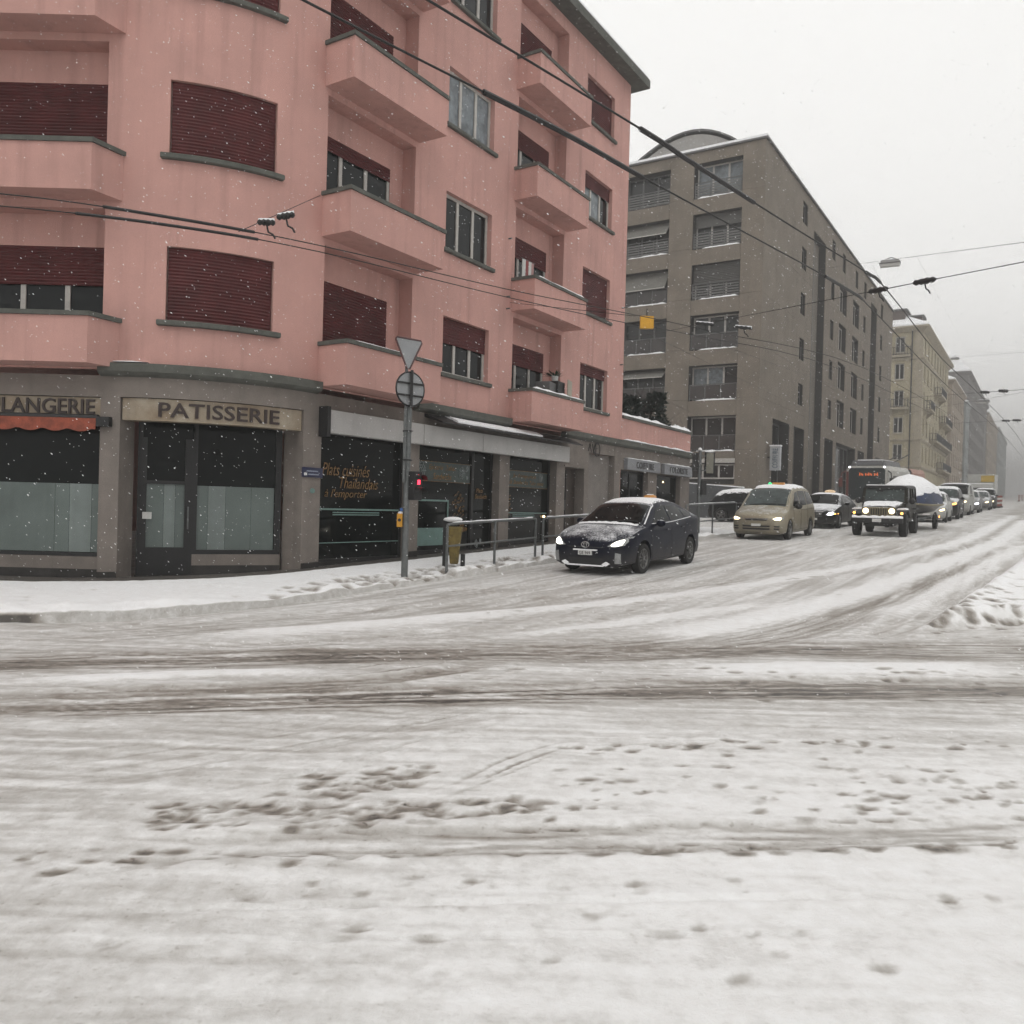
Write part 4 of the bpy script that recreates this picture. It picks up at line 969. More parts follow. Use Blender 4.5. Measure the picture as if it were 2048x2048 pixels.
# ================================================================ vehicles
def paint(name, col, dust=.35, metal=.3, rough=.35):
    """car paint with wind-blown snow dusting on the surfaces that face up"""
    m = bpy.data.materials.new(name); m.use_nodes = True; n = m.node_tree; b = n.nodes['Principled BSDF']; L = n.links.new
    b.inputs['Metallic'].default_value = metal; b.inputs['Roughness'].default_value = rough; b.inputs['Coat Weight'].default_value = .0; b.inputs['Coat Roughness'].default_value = .15; b.inputs['Specular IOR Level'].default_value = .09
    geo = n.nodes.new('ShaderNodeNewGeometry'); sx = n.nodes.new('ShaderNodeSeparateXYZ'); L(geo.outputs['Normal'], sx.inputs[0])
    nz = n.nodes.new('ShaderNodeTexNoise'); nz.inputs['Scale'].default_value = 26; nz.inputs['Detail'].default_value = 8; nz.inputs['Roughness'].default_value = .75; L(geo.outputs['Position'], nz.inputs['Vector'])
    n2 = n.nodes.new('ShaderNodeTexNoise'); n2.inputs['Scale'].default_value = 3.0; n2.inputs['Detail'].default_value = 3; L(geo.outputs['Position'], n2.inputs['Vector'])
    a = n.nodes.new('ShaderNodeMath'); a.operation = 'MULTIPLY_ADD'; a.inputs[1].default_value = .9; L(sx.outputs['Z'], a.inputs[0]); L(nz.outputs['Fac'], a.inputs[2])
    a2 = n.nodes.new('ShaderNodeMath'); a2.operation = 'MULTIPLY_ADD'; a2.inputs[1].default_value = .7; L(n2.outputs['Fac'], a2.inputs[0]); L(a.outputs[0], a2.inputs[2])
    mr = n.nodes.new('ShaderNodeMapRange'); mr.inputs[1].default_value = 1.75-dust; mr.inputs[2].default_value = 2.05-dust; L(a2.outputs[0], mr.inputs[0])
    mx = n.nodes.new('ShaderNodeMix'); mx.data_type = 'RGBA'; mx.inputs[6].default_value = (*col, 1); mx.inputs[7].default_value = (.72, .73, .75, 1); L(mr.outputs[0], mx.inputs[0])
    tc = n.nodes.new('ShaderNodeTexCoord'); so_ = n.nodes.new('ShaderNodeSeparateXYZ'); L(tc.outputs['Object'], so_.inputs[0])      # road salt and slush low on the bodywork
    g1 = n.nodes.new('ShaderNodeMath'); g1.operation = 'MULTIPLY_ADD'; g1.inputs[1].default_value = .5; L(n2.outputs['Fac'], g1.inputs[0]); L(so_.outputs['Z'], g1.inputs[2])
    g2 = n.nodes.new('ShaderNodeMapRange'); g2.inputs[1].default_value = .85; g2.inputs[2].default_value = .42; g2.inputs[3].default_value = 0; g2.inputs[4].default_value = .55; L(g1.outputs[0], g2.inputs[0])
    mg = n.nodes.new('ShaderNodeMix'); mg.data_type = 'RGBA'; mg.inputs[7].default_value = (.085, .08, .075, 1); L(g2.outputs[0], mg.inputs[0]); L(mx.outputs[2], mg.inputs[6]); L(mg.outputs[2], b.inputs['Base Color'])
    m2 = n.nodes.new('ShaderNodeMapRange'); m2.inputs[3].default_value = metal; m2.inputs[4].default_value = 0; L(mr.outputs[0], m2.inputs[0]); L(m2.outputs[0], b.inputs['Metallic'])
    m3 = n.nodes.new('ShaderNodeMapRange'); m3.inputs[3].default_value = rough; m3.inputs[4].default_value = .8; L(mr.outputs[0], m3.inputs[0]); L(m3.outputs[0], b.inputs['Roughness'])
    m4 = n.nodes.new('ShaderNodeMapRange'); m4.inputs[3].default_value = .0; m4.inputs[4].default_value = 0; L(mr.outputs[0], m4.inputs[0]); L(m4.outputs[0], b.inputs['Coat Weight'])
    return m
M_tyre = mat('tyre_rubber', (.012, .012, .012), .85, .2, 20)
M_rim = mat('alloy_rim', (.22, .22, .215), .4, .2, 12, metal=.7)
M_trim = mat('black_plastic_trim', (.012, .012, .013), .55, .15, 15)
M_cglass = mat('car_glass', (.007, .009, .009), .12, .2, 3, spec=.10)
M_cglass2 = mat('pale_car_glass', (.05, .068, .066), .12, .3, 4, spec=.25)
M_chrome = mat('chrome_trim', (.45, .45, .45), .25, .1, 8, metal=.9)
M_plate = mat('white_number_plate', (.62, .62, .60), .5, .04, 8)
M_ink = mat('black_ink', (.012, .012, .014), .6, 0, 5)
M_lens = mat('clear_lamp_lens', (.35, .36, .36), .15, .2, 10)
M_hlw = mat('white_headlight', (.9, .9, .85), .2, 0, 1, emit=(1.0, .94, .80), estr=7.0)
M_hly = mat('yellow_headlight', (.9, .8, .5), .2, 0, 1, emit=(1.0, .76, .44), estr=3.6)
M_hlx = mat('xenon_headlight', (.9, .9, .95), .2, 0, 1, emit=(.92, .93, 1.0), estr=9.0)
M_amb = mat('amber_lamp', (.8, .35, .05), .3, 0, 1, emit=(1.0, .45, .10), estr=4.0)
M_taxi = mat('taxi_roof_light', (.50, .22, .05), .4, .1, 8, emit=(1.0, .55, .15), estr=.08)
M_green = mat('green_lamp', (.05, .8, .3), .4, 0, 8, emit=(.1, 1.0, .35), estr=.5)

class Car:
    def __init__(self, keys, wheels, wr, arch, z0=.19):
        """keys: rows of (x, top z, belt z, half width, roof half width)"""
        k = np.array(keys, float); self.k = k; self.L = k[-1, 0]; self.wheels = wheels; self.wr = wr; self.arch = arch; self.z0 = z0
        xs_ = set(np.round(np.linspace(0, self.L, 46), 4)) | set([.03, .07, .12, .18, self.L-.03, self.L-.08, self.L-.14])
        for w in wheels:
            for q in np.linspace(-1, 1, 13): xs_.add(round(w+arch*math.sin(q*math.pi/2), 4))
            xs_ |= {round(w-arch-.002, 4), round(w+arch+.002, 4)}
        self.xs = np.array(sorted(x for x in xs_ if 0 <= x <= self.L))
        self.fx = np.linspace(0, self.L, 420); self.fr = [self.ring(x) for x in self.fx]
        self.RY = np.array([[p[0] for p in r] for r in self.fr]); self.RZ = np.array([[p[1] for p in r] for r in self.fr])
    def val(self, x):
        k = self.k; xx = k[:, 0]
        # smooth monotone-ish interpolation
        i = int(np.clip(np.searchsorted(xx, x)-1, 0, len(xx)-2)); t = (x-xx[i])/(xx[i+1]-xx[i]); out = []
        for c in range(1, 5):
            y = k[:, c]; h = xx[i+1]-xx[i]
            def slope(j):
                if j == 0 or j == len(xx)-1: return 0.0 if c != 1 else (y[min(j+1, len(xx)-1)]-y[max(j-1, 0)])/(xx[min(j+1, len(xx)-1)]-xx[max(j-1, 0)])
                d0 = (y[j]-y[j-1])/(xx[j]-xx[j-1]); d1 = (y[j+1]-y[j])/(xx[j+1]-xx[j])
                return 0.0 if d0*d1 <= 0 else 2*d0*d1/(d0+d1)
            m0, m1 = slope(i), slope(i+1)
            out.append((2*t**3-3*t**2+1)*y[i]+(t**3-2*t**2+t)*h*m0+(-2*t**3+3*t**2)*y[i+1]+(t**3-t**2)*h*m1)
        return out
    def ring(self, x):
        zt, zb, w, wr = self.val(x); z0 = self.z0; zb = min(zb, zt-.02); ws = w*.955; cr = .025
        am = z0
        for xw in self.wheels:
            d = abs(x-xw)
            if d < self.arch: am = max(am, self.wr + math.sqrt(self.arch**2-d*d))
        e = min(1, x/.10, (self.L-x)/.10); zf = z0+.10*(1-e)
        pts = [(0, zf), (w*.80, zf), (w*.965, zf+.06), (w, zf+.20), (w*1.0, (z0+zb)*.52), (w*.99, zb-.10), (w*.972, zb-.03), (ws, zb)]
        for f in (.3, .62): pts.append((ws+(wr-ws)*f**1.15, zb+(zt-.06-zb)*f))
        pts += [(wr, max(zb+.008, zt-.06)), (wr-.06, max(zb+.012, zt-.02)), (wr*.6, zt+cr*.6), (0, zt+cr)]
        out = []; last = -1
        for y, z in pts:
            if y > 0 or last < 0: z = max(z, am + .004*len(out)) if z < am + .05 else z
            z = max(z, last); last = z; out.append((y, z))
        return out
    def ysurf(self, x, z):
        r = self.ring(x)
        for (y0, z0), (y1, z1) in zip(r[1:-1], r[2:]):
            if z0 <= z <= z1 and z1 > z0: return y0+(y1-y0)*(z-z0)/(z1-z0)
        return r[1][0] if z < r[1][1] else 0.0
    def zsurf(self, x, y):
        r = self.ring(x)[::-1]; y = abs(y)
        for (y0, z0), (y1, z1) in zip(r[:-1], r[1:]):
            if y0 <= y <= y1 and y1 > y0: return z0+(z1-z0)*(y-y0)/(y1-y0)
        return r[-4][1]
    def xfront(self, y, z, rear=False):
        y = abs(y); RY, RZ = self.RY, self.RZ
        ok = np.zeros(len(self.fx), bool)
        ys_ = np.zeros(len(self.fx))
        for j in range(1, RY.shape[1]-1):
            a, b = RZ[:, j], RZ[:, j+1]; m = (z >= a) & (z <= b) & (b > a)
            ys_ = np.where(m, np.maximum(ys_, RY[:, j]+(RY[:, j+1]-RY[:, j])*(z-a)/np.maximum(b-a, 1e-6)), ys_)
        ys_ = np.where(z < RZ[:, 1], RY[:, 2], ys_)
        ok = ys_ >= y
        if not ok.any(): return self.fx[np.argmax(ys_)]
        if rear: return self.fx[len(ok)-1-int(np.argmax(ok[::-1]))]
        i = int(np.argmax(ok))
        if i == 0: return 0.0
        a, b = ys_[i-1], ys_[i]; f = (y-a)/(b-a) if b > a else 1
        return self.fx[i-1]+(self.fx[i]-self.fx[i-1])*min(max(f, 0), 1)
    def body(self):
        mb = MB(); rings = []
        for x in self.xs:
            h = self.ring(x); rings.append([(x, y, z) for y, z in h] + [(x, -y, z) for y, z in h[1:-1]][::-1])
        return mb.loft(rings)
    def patch(self, poly, fn, sub=2):
        bm = bmesh.new(); vs = [bm.verts.new((p[0], p[1], 0)) for p in poly]; bm.faces.new(vs)
        bmesh.ops.triangulate(bm, faces=bm.faces)
        for _ in range(sub): bmesh.ops.subdivide_edges(bm, edges=bm.edges, cuts=1, use_grid_fill=True)
        bmesh.ops.triangulate(bm, faces=bm.faces)
        mb = MB(); bm.verts.index_update(); mb.v = [fn(v.co.x, v.co.y) for v in bm.verts]; mb.f = [tuple(v.index for v in f.verts) for f in bm.faces]; bm.free(); return mb
    def side(self, poly, sgn, eps=.006, sub=2): return self.patch(poly, lambda x, z: (x, sgn*(self.ysurf(x, z)+eps), z), sub)
    def front(self, poly, eps=.008, sub=2, rear=False): return self.patch(poly, lambda y, z: (self.xfront(y, z, rear)+(eps if rear else -eps), y, z), sub)
    def top(self, poly, eps=.006, sub=2): return self.patch(poly, lambda x, y: (x, y, self.zsurf(x, y)+eps), sub)
    def sideline(self, pts, sgn, w=.012, eps=.006):
        mb = MB(); P = smooth_line(pts, 4) if len(pts) > 2 else [tuple(np.array(pts[0])+(np.array(pts[1])-np.array(pts[0]))*i/8) for i in range(9)]
        mb.tube([(x, sgn*(self.ysurf(x, z)+eps-.004), z) for x, z in P], w/2, 4); return mb
    def snow(self, x0, x1, yf, th, fn=None, nx=16, ny=10, seed=0):
        """slab of snow on the upper surface between x0 and x1"""
        rings = []
        for i in range(nx+1):
            x = x0+(x1-x0)*i/nx; yw = yf*self.val(x)[3] if fn is None else fn(x); ring = []
            for j in range(ny+1):
                q = -1+2*j/ny; y = yw*q*(1+.05*math.sin(i*1.7+seed)); ed = min(1, (1-abs(q))*4+.05, i*.6+.08, (nx-i)*.6+.08)
                ring.append((x, y, self.zsurf(x, y)+.004+th*ed*(.75+.5*float(vnoise(np.array(i*.5+seed), np.array(j*.5), 3)))))
            ring += [(x, r[1], self.zsurf(x, r[1])-.012) for r in (ring[-1], ring[0])]
            rings.append(ring)
        return MB().loft(rings)
def wheel(parent, x, y, r, w=.2, spokes=5, rim=None, out=1, dirty=False):
    mb = MB(); prof = [(r*.62, -w/2+.02), (r*.80, -w/2), (r*.96, -w/2+.012), (r, -w/2+.05), (r, w/2-.05), (r*.96, w/2-.012), (r*.80, w/2), (r*.62, w/2-.02)]; n = 28
    mb.loft([[(x+q*math.cos(a), y+d, r+q*math.sin(a)) for q, d in prof] for a in [2*math.pi*i/n for i in range(n+1)]], closed=True, cap=False)
    wh = build(mb, 'wheel', M_tyre, parent, smooth=50)
    if rim is not None:
        rb = MB(); yo = y+out*(w/2-.035)
        rb.loft([[(x+q*math.cos(a), yo+d*out, r+q*math.sin(a)) for q, d in ((r*.56, -.03), (r*.66, 0), (r*.66, .02), (r*.60, .015))] for a in [2*math.pi*i/24 for i in range(25)]], cap=False)
        for i in range(spokes):
            a = 2*math.pi*i/spokes+.3; ca, sa = math.cos(a), math.sin(a)
            rb.bar((x+r*.1*ca, yo, r+r*.1*sa), (x+r*.62*ca, yo-.005*out, r+r*.62*sa), .055 if spokes < 9 else .02, .025, up=(0, 1, 0))
        rb.disc((x, yo, r), (0, 1, 0), r*.16, .05, 12); build(rb, 'rim', rim, wh, smooth=40)
        bk = MB(); bk.disc((x, y+out*(w/2-.10), r), (0, 1, 0), r*.64, .01, 20); build(bk, 'brake_disc', M_trim, wh)
    return wh
def car_thing(name, label, s, t, group=None, cat='car', yaw=0.0):
    o = thing(name, label, cat, ST(s, t, rz(s)), STREET_ROT+yaw, group)
    o.rotation_euler = (0, -.035 if abs(yaw) < .5 else 0, STREET_ROT+yaw); return o
def ledge_snow(parent, pts, w, h):
    mb = MB(); mb.tube([(p[0], p[1], p[2]) for p in pts], [w*(.7+.5*random.random()) for p in pts], 7); mb.v = [(v[0], v[1], v[2]) for v in mb.v]; return build(mb, 'snow', M_snow, parent, smooth=60)
def emblem(parent, x, z, r, m=M_chrome):
    mb = MB(); el = lambda ry, rz_, cz=0, n=20: [(x-.012, ry*math.cos(2*math.pi*i/n), z+cz+rz_*math.sin(2*math.pi*i/n)) for i in range(n+1)]
    for e in (el(r, r*.68), el(r*.38, r*.66), el(r*.72, r*.24, r*.36)): mb.tube(e, r*.10, 5)
    return build(mb, 'badge', m, parent, smooth=50)
def plate(parent, c, x, z, w, h, txt=None):
    mb = MB(); mb.box(x-.02, x+.02, -w/2, w/2, z-h/2, z+h/2); p = build(mb, 'number_plate', M_plate, parent)
    if txt:
        t = text_mb(txt, 0, .01); X = [v[0] for v in t.v]; Y = [v[1] for v in t.v]; a, b, c_, d = min(X), max(X), min(Y), max(Y)
        t.v = [(x-.024+(0 if v[2] > 0 else .003), (w*.84)*(.5-(v[0]-a)/(b-a)), z-h*.34+h*.68*(v[1]-c_)/(d-c_)) for v in t.v]; build(t, 'plate_number', M_ink, p)
    return p
def wiper(parent, c, x0, y0, x1, y1):
    mb = MB(); n = 8; mb.tube([(x0+(x1-x0)*i/n, y0+(y1-y0)*i/n, c.zsurf(x0+(x1-x0)*i/n, y0+(y1-y0)*i/n)+.02) for i in range(n+1)], .009, 5); build(mb, 'wiper', M_trim, parent)
def mirror(parent, x, y, z, m, sgn, sx=.16, sy=.20, sz=.14):
    mb = MB(); mb.blob((x, y+sgn*sy*.45, z), sx*.45, sy*.55, sz*.55, 10, 6, 0); mb.bar((x, y-.04*sgn, z-.03), (x, y+sgn*.08, z-.02), .05, .04); return build(mb, 'wing_mirror', m, parent, smooth=60)
def common(c, t, m, glass, ws, side_w, head, lines=(), rimm=M_rim, spokes=5, rimw=.2, ws_curt=None):
    """body, wheels, glazing, lamps shared by the cars; sides mirrored"""
    body = build(c.body(), 'body', m, t, smooth=32)
    ub = MB(); hw = float(c.k[:, 3].max()); ub.box(.25, c.L-.25, -hw+.26, hw-.26, c.z0-.02, .72); build(ub, 'underbody', M_trim, t)
    for x in c.wheels:
        for sg in (-1, 1): wheel(t, x, sg*(c.val(x)[2]-rimw/2+.005), c.wr, rimw, spokes, rimm, sg)
    x0, x1 = ws
    f = lambda x, q: q*(c.val(x)[3]-.045 if True else 0)
    n = 8; poly = [(x0+(x1-x0)*i/n, f(x0+(x1-x0)*i/n, -1)) for i in range(n+1)] + [(x0+(x1-x0)*i/n, f(x0+(x1-x0)*i/n, 1)) for i in range(n, -1, -1)]
    build(c.top(poly, .006, 3), 'windscreen', glass, t, smooth=60)
    for poly in side_w:
        for sg in (-1, 1): build(c.side(poly, sg, .006, 2), 'side_window', M_cglass, t, smooth=60)
    for ln in lines:
        for sg in (-1, 1): build(c.sideline(ln, sg), 'door_seam', M_trim, t)
    for poly, mm in head:
        cy_, cz_ = sum(p[0] for p in poly)/len(poly), sum(p[1] for p in poly)/len(poly)
        for sg in (-1, 1):
            hl_ = build(c.front([(y*sg, z) for y, z in poly], .010, 3), 'headlight', M_lens, t, smooth=60)
            build(c.front([((cy_+(y-cy_)*.66)*sg, cz_+(z-cz_)*.74) for y, z in poly], .018, 3), 'bulb', mm, hl_, smooth=60)
    return body

# ---- navy hatchback taxi turning the corner lane
navy = paint('navy_paint', (.004, .006, .015), .20, .0, .3)
K1 = [(0,.60,.50,.55,.42),(.06,.685,.60,.72,.62),(.25,.79,.73,.82,.72),(.6,.905,.86,.868,.77),(.98,.985,.935,.873,.80),(1.35,1.16,.955,.873,.74),(1.85,1.395,.965,.873,.64),(2.3,1.495,.98,.872,.605),(2.7,1.50,1.0,.868,.595),(3.3,1.445,1.04,.86,.59),(3.9,1.315,1.09,.845,.60),(4.25,1.205,1.09,.815,.62),(4.36,1.03,.95,.77,.60),(4.46,.76,.68,.68,.5)]
t = car_thing('hatchback_taxi', 'dark navy hatchback taxi with snow-dusted bonnet nearest the railing', 15.12, -7.80, 'taxis in the queue', 'taxi')
c = Car(K1, (.93, 3.63), .318, .375)
common(c, t, navy, M_cglass, (1.03, 1.86), [[(1.50,1.03),(1.95,1.30),(2.36,1.385),(2.42,1.38),(2.40,1.035)], [(2.46,1.04),(2.48,1.38),(2.95,1.37),(3.30,1.32),(3.28,1.085)], [(3.34,1.095),(3.36,1.305),(3.86,1.18),(3.82,1.135)]],
    [([(.47,.60),(.60,.585),(.78,.62),(.815,.70),(.80,.755),(.70,.745),(.58,.69)], M_hlw)],
    [[(1.36,.30),(1.33,.70),(1.45,1.0)], [(2.43,.28),(2.44,1.02)], [(3.22,.75),(3.32,1.06)], [(1.4,.30),(2.4,.29),(3.1,.32)]], spokes=10)
for sg in (-1, 1):
    build(c.front([(y*sg, z) for y, z in ((.62,.66),(.84,.76),(.845,.80),(.74,.765))], .012, 2), 'lamp_glass', M_lens, t, smooth=60)
    build(c.front([(y*sg, z) for y, z in ((.62,.26),(.74,.26),(.74,.46),(.64,.48))], .010, 2), 'fog_lamp', M_lens, t, smooth=60)
    mirror(t, 1.60, sg*.86, 1.02, navy, sg); build(c.sideline([(2.12,.86),(2.30,.865)], sg, .03, .02), 'door_handle', navy, t); build(c.sideline([(3.02,.89),(3.2,.895)], sg, .03, .02), 'door_handle', navy, t)
    build(c.sideline([(1.45,1.015),(2.4,1.02),(3.3,1.07),(3.72,1.095)], sg, .016, .010), 'snow_line', M_snow, t)
build(c.front([(-.40,.36),(.40,.36),(.34,.24),(-.34,.24)], .010, 2), 'air_intake', M_trim, t)
build(c.front([(-.46,.225),(.46,.225),(.40,.195),(-.40,.195)], .03, 2), 'snow_ledge', M_snow, t)
for sg in (-1, 1): build(c.front([(y*sg, z) for y, z in ((.36,.24),(.46,.20),(.55,.26),(.46,.30))], .02, 2), 'snow_ledge', M_snow, t)
build(c.front([(-.44,.585),(.44,.585),(.36,.565),(-.36,.565)], .014, 2), 'grille_slot', M_trim, t)
emblem(t, -.015, .625, .085)
plate(t, c, -.03, .46, .30, .085, 'GE 969'); mb = MB(); mb.box(-.06, .02, -.26, .26, .507, .53); build(mb, 'snow', M_snow, t)
wiper(t, c, 1.06, .45, 1.10, -.35); wiper(t, c, 1.08, .0, 1.14, -.62)
build(c.snow(1.95, 3.0, .93, .018, seed=2), 'roof_snow', M_snow, t, smooth=60)
mb = MB(); rings = []
for i in range(18):
    y = -.68+1.36*i/17; rings.append([(1.01+q[0]-.06*(1-(y/.7)**2), y, c.zsurf(1.0, y)+q[1]*(.6+.8*random.random())) for q in ((-.05,.0),(-.02,.03),(.03,.035),(.07,.01))])
build(mb.loft(rings), 'cowl_snow', M_snow, t, smooth=70)
for sg in (-1,): build(c.patch([(1.12,0),(1.9,0),(1.9,1),(1.12,1)], lambda x, q: (x, sg*(c.val(x)[3]+.03*(q-.5)-.005), c.zsurf(x, c.val(x)[3]-.03)+.012), 3), 'pillar_snow', M_snow, t)
mb = MB(); mb.loft([[(2.95+dx*k, -.12+y*k, z) for dx, y in ((-.06,-.13),(.06,-.13),(.08,0),(.06,.13),(-.06,.13),(-.08,0))] for k, z in ((1,1.48),(1,1.565),(.6,1.60))]); ts = build(mb, 'taxi_light', M_taxi, t, smooth=30)
mb = MB(); mb.box(2.90, 3.0, -.18, -.06, 1.596, 1.615); build(mb, 'snow', M_snow, ts)
mb = MB(); mb.tube([(2.9, 0, 1.47), (3.05, 0, 1.62)], .008, 5); build(mb, 'aerial', M_trim, t)
build(c.front([(-.72,.98),(-.55,.98),(-.55,.80),(-.78,.80)], .01, 2, rear=True), 'tail_lamp', mat('red_tail_lamp', (.25, .01, .01), .3, .1, 6), t)

# ---- beige people carrier with taxi sign
beige = paint('champagne_paint', (.30, .27, .205), .10, .55, .38)
K2 = [(0,.70,.52,.62,.5),(.05,.80,.62,.74,.64),(.2,.90,.78,.83,.74),(.55,1.0,.93,.885,.80),(.85,1.10,1.0,.895,.82),(1.3,1.40,1.03,.895,.775),(1.85,1.71,1.05,.895,.72),(2.3,1.765,1.06,.895,.70),(3.3,1.77,1.08,.892,.69),(4.1,1.72,1.10,.885,.67),(4.5,1.58,1.10,.86,.66),(4.70,1.15,1.0,.82,.66),(4.75,.75,.65,.74,.6)]
t = car_thing('people_carrier_taxi', 'beige people carrier taxi with snow on its roof and a lit sign', 28.0, -8.12, 'taxis in the queue', 'taxi')
c = Car(K2, (.92, 3.82), .325, .385)
common(c, t, beige, M_cglass2, (.90, 1.80), [[(1.42,1.12),(1.95,1.58),(2.32,1.63),(2.30,1.12)], [(2.38,1.12),(2.40,1.635),(3.30,1.64),(3.30,1.14)], [(3.38,1.14),(3.38,1.635),(4.12,1.58),(4.38,1.30),(4.36,1.18)]],
    [([(.46,.72),(.58,.655),(.80,.66),(.86,.74),(.80,.80),(.62,.78)], M_hly)],
    [[(1.38,.32),(1.36,.8),(1.42,1.1)], [(2.34,.32),(2.35,1.1)], [(3.34,.45),(3.34,1.1)], [(1.4,.32),(3.3,.32)], [(2.4,.98),(4.4,1.0)]])
build(c.front([(-.40,.73),(.40,.73),(.33,.66),(-.33,.66)], .012, 2), 'grille', M_trim, t); build(c.front([(-.38,.72),(.38,.72),(.37,.70),(-.37,.70)], .02, 2), 'grille_bar', M_chrome, t)
for z in (.47, .38): build(c.front([(-.46,z+.03),(.46,z+.03),(.44,z-.025),(-.44,z-.025)], .012, 2), 'air_intake', M_trim, t)
for sg in (-1, 1):
    for z in (.47, .39): build(c.front([(y*sg, zz) for y, zz in ((.58,z+.02),(.76,z+.02),(.75,z-.025),(.60,z-.025))], .012, 2), 'fog_slot', M_trim, t)
    mirror(t, 1.5, sg*.9, 1.12, M_trim, sg, .18, .24, .18); build(c.sideline([(2.08,.93),(2.24,.93)], sg, .03, .02), 'door_handle', beige, t)
plate(t, c, -.03, .515, .30, .08); wiper(t, c, .92, .5, .98, -.4); wiper(t, c, .93, -.05, .98, -.72)
build(c.snow(1.86, 4.2, 1.02, .07, seed=5), 'roof_snow', M_snow, t, smooth=60)
mb = MB(); mb.loft([[(2.35+dx, y, z) for dx, y in ((-.09,-.30),(.09,-.30),(.09,.12),(-.09,.12))] for z in (1.83, 1.93)]); ts = build(mb, 'taxi_light', M_taxi, t); bevel(ts, .02, 2)
mb = MB(); mb.blob((2.32, .2, 1.88), .07, .07, .06, 8, 5, 0); build(mb, 'green_lamp', M_green, ts, smooth=60)

# ---- dark saloon taxi behind it
darkp = paint('graphite_paint', (.010, .011, .012), .33, .0, .35)
K3 = [(0,.66,.55,.56,.45),(.05,.74,.66,.74,.66),(.25,.83,.77,.86,.76),(.8,.95,.90,.905,.82),(1.3,1.01,.955,.91,.83),(1.75,1.22,.97,.91,.76),(2.25,1.43,.985,.91,.66),(2.7,1.47,1.0,.91,.635),(3.4,1.44,1.02,.905,.625),(4.2,1.36,1.03,.89,.64),(4.7,1.05,.98,.86,.68),(4.86,.7,.62,.76,.6)]
def saloon(name, label, s, tt, m, hm, glass, group, cat='car', snow=.03, keys=K3, wheels=(.95, 3.80), wr=.33, grille=True, htall=0.0):
    t = car_thing(name, label, s, tt, group, cat); c = Car(keys, wheels, wr, wr+.06)
    L0 = keys[4][0]; x1 = keys[6][0]; zb = keys[7][2]; zr = keys[7][1]
    lamps = [([(.48,.60+htall),(.62,.56+htall),(.82,.60+htall),(.87,.70+htall),(.80,.74+htall),(.60,.70+htall)], hm)]
    common(c, t, m, glass, (L0+.04, x1-.04), [[(x1-.42,zb+.05),(x1+.05,zr-.12),(x1+.42,zr-.11),(x1+.40,zb+.06)], [(x1+.48,zb+.06),(x1+.50,zr-.11),(x1+1.25,zr-.14),(x1+1.45,zb+.12),(x1+1.4,zb+.07)]], lamps,
        [[(x1-.6,.34),(x1-.6,zb-.02)], [(x1+.44,.32),(x1+.44,zb+.02)], [(x1+1.35,.6),(x1+1.45,zb+.04)]])
    if grille:
        build(c.front([(-.40,.72+htall),(.40,.72+htall),(.34,.50+htall),(-.34,.50+htall)], .010, 2), 'grille', M_trim, t)
        for z in (.54, .60, .66): build(c.front([(-.36,z+.010+htall),(.36,z+.010+htall),(.36,z-.010+htall),(-.36,z-.010+htall)], .018, 2), 'grille_bar', M_chrome, t)
        build(c.front([(-.42,.74+htall),(.42,.74+htall),(.42,.715+htall),(-.42,.715+htall)], .018, 2), 'grille_bar', M_chrome, t)
    build(c.front([(-.62,.36),(.62,.36),(.56,.26),(-.56,.26)], .010, 2), 'air_intake', M_trim, t)
    for sg in (-1, 1): mirror(t, x1-.30, sg*.9, zb+.04, m, sg)
    plate(t, c, -.02, .42, .34, .085)
    if snow: build(c.snow(x1+.03, x1+1.6, .98, snow, seed=s), 'roof_snow', M_snow, t, smooth=60)
    return t, c
t, c = saloon('estate_taxi', 'dark graphite estate taxi between the beige people carrier and the jeep', 36.9, -8.3, darkp, M_hlx, M_cglass, 'taxis in the queue', 'taxi', .02)
mb = MB(); mb.blob((2.75, -.1, 1.56), .12, .24, .08, 10, 6, 0); ts = build(mb, 'taxi_light', mat('cream_taxi_light', (.55, .42, .28), .5, .1, 8, emit=(1, .7, .4), estr=.35), t, smooth=60)
build(c.front([(-.90,.62),(-.80,.62),(-.80,.66),(-.90,.66)], .03, 1), 'indicator', M_amb, t)
wiper(t, c, 1.36, .4, 1.42, -.5)
# ---- jeep
M_olive = paint('dark_olive_paint', (.020, .019, .014), .22, 0, .45)
M_tan = mat('tan_grille', (.20, .165, .085), .5, .15, 10)
t = car_thing('off_road_jeep', 'dark boxy jeep with round yellow headlights and snowy bumper towing the boat', 32.6, -5.12, None, 'jeep')
def jb(name, m, *boxes, par=None, bev=.02, smooth=0):
    mb = MB(); [mb.box(*b) for b in boxes]; o = build(mb, name, m, par or t)
    if bev: bevel(o, bev, 2)
    return o
mb = MB()   # tapering bonnet and tub
mb.loft([[(x, -w, z0), (x, w, z0), (x, w, z1-.05), (x, w-.06, z1), (x, -w+.06, z1), (x, -w, z1-.05)] for x, w, z0, z1 in ((.42,.58,.55,1.06),(.60,.60,.55,1.12),(1.35,.68,.55,1.20),(1.55,.72,.5,1.215))])
jb_body = build(mb, 'bonnet', M_olive, t, smooth=30)
mb = MB(); mb.loft([[(x, -w, .50), (x, w, .50), (x, w, 1.15), (x, w-.05, 1.22), (x, -w+.05, 1.22), (x, -w, 1.15)] for x, w in ((1.5,.76),(1.75,.80),(4.1,.80))]); build(mb, 'tub', M_olive, t, smooth=30)
mb = MB(); mb.loft([[(x, -w, z), (x, w, z)] + [(x+d, w*k, z1) for k in (1, -1)] for x, w, z, z1, d in ((1.62,.76,1.22,1.80,.22),(1.70,.76,1.22,1.84,.22))]);
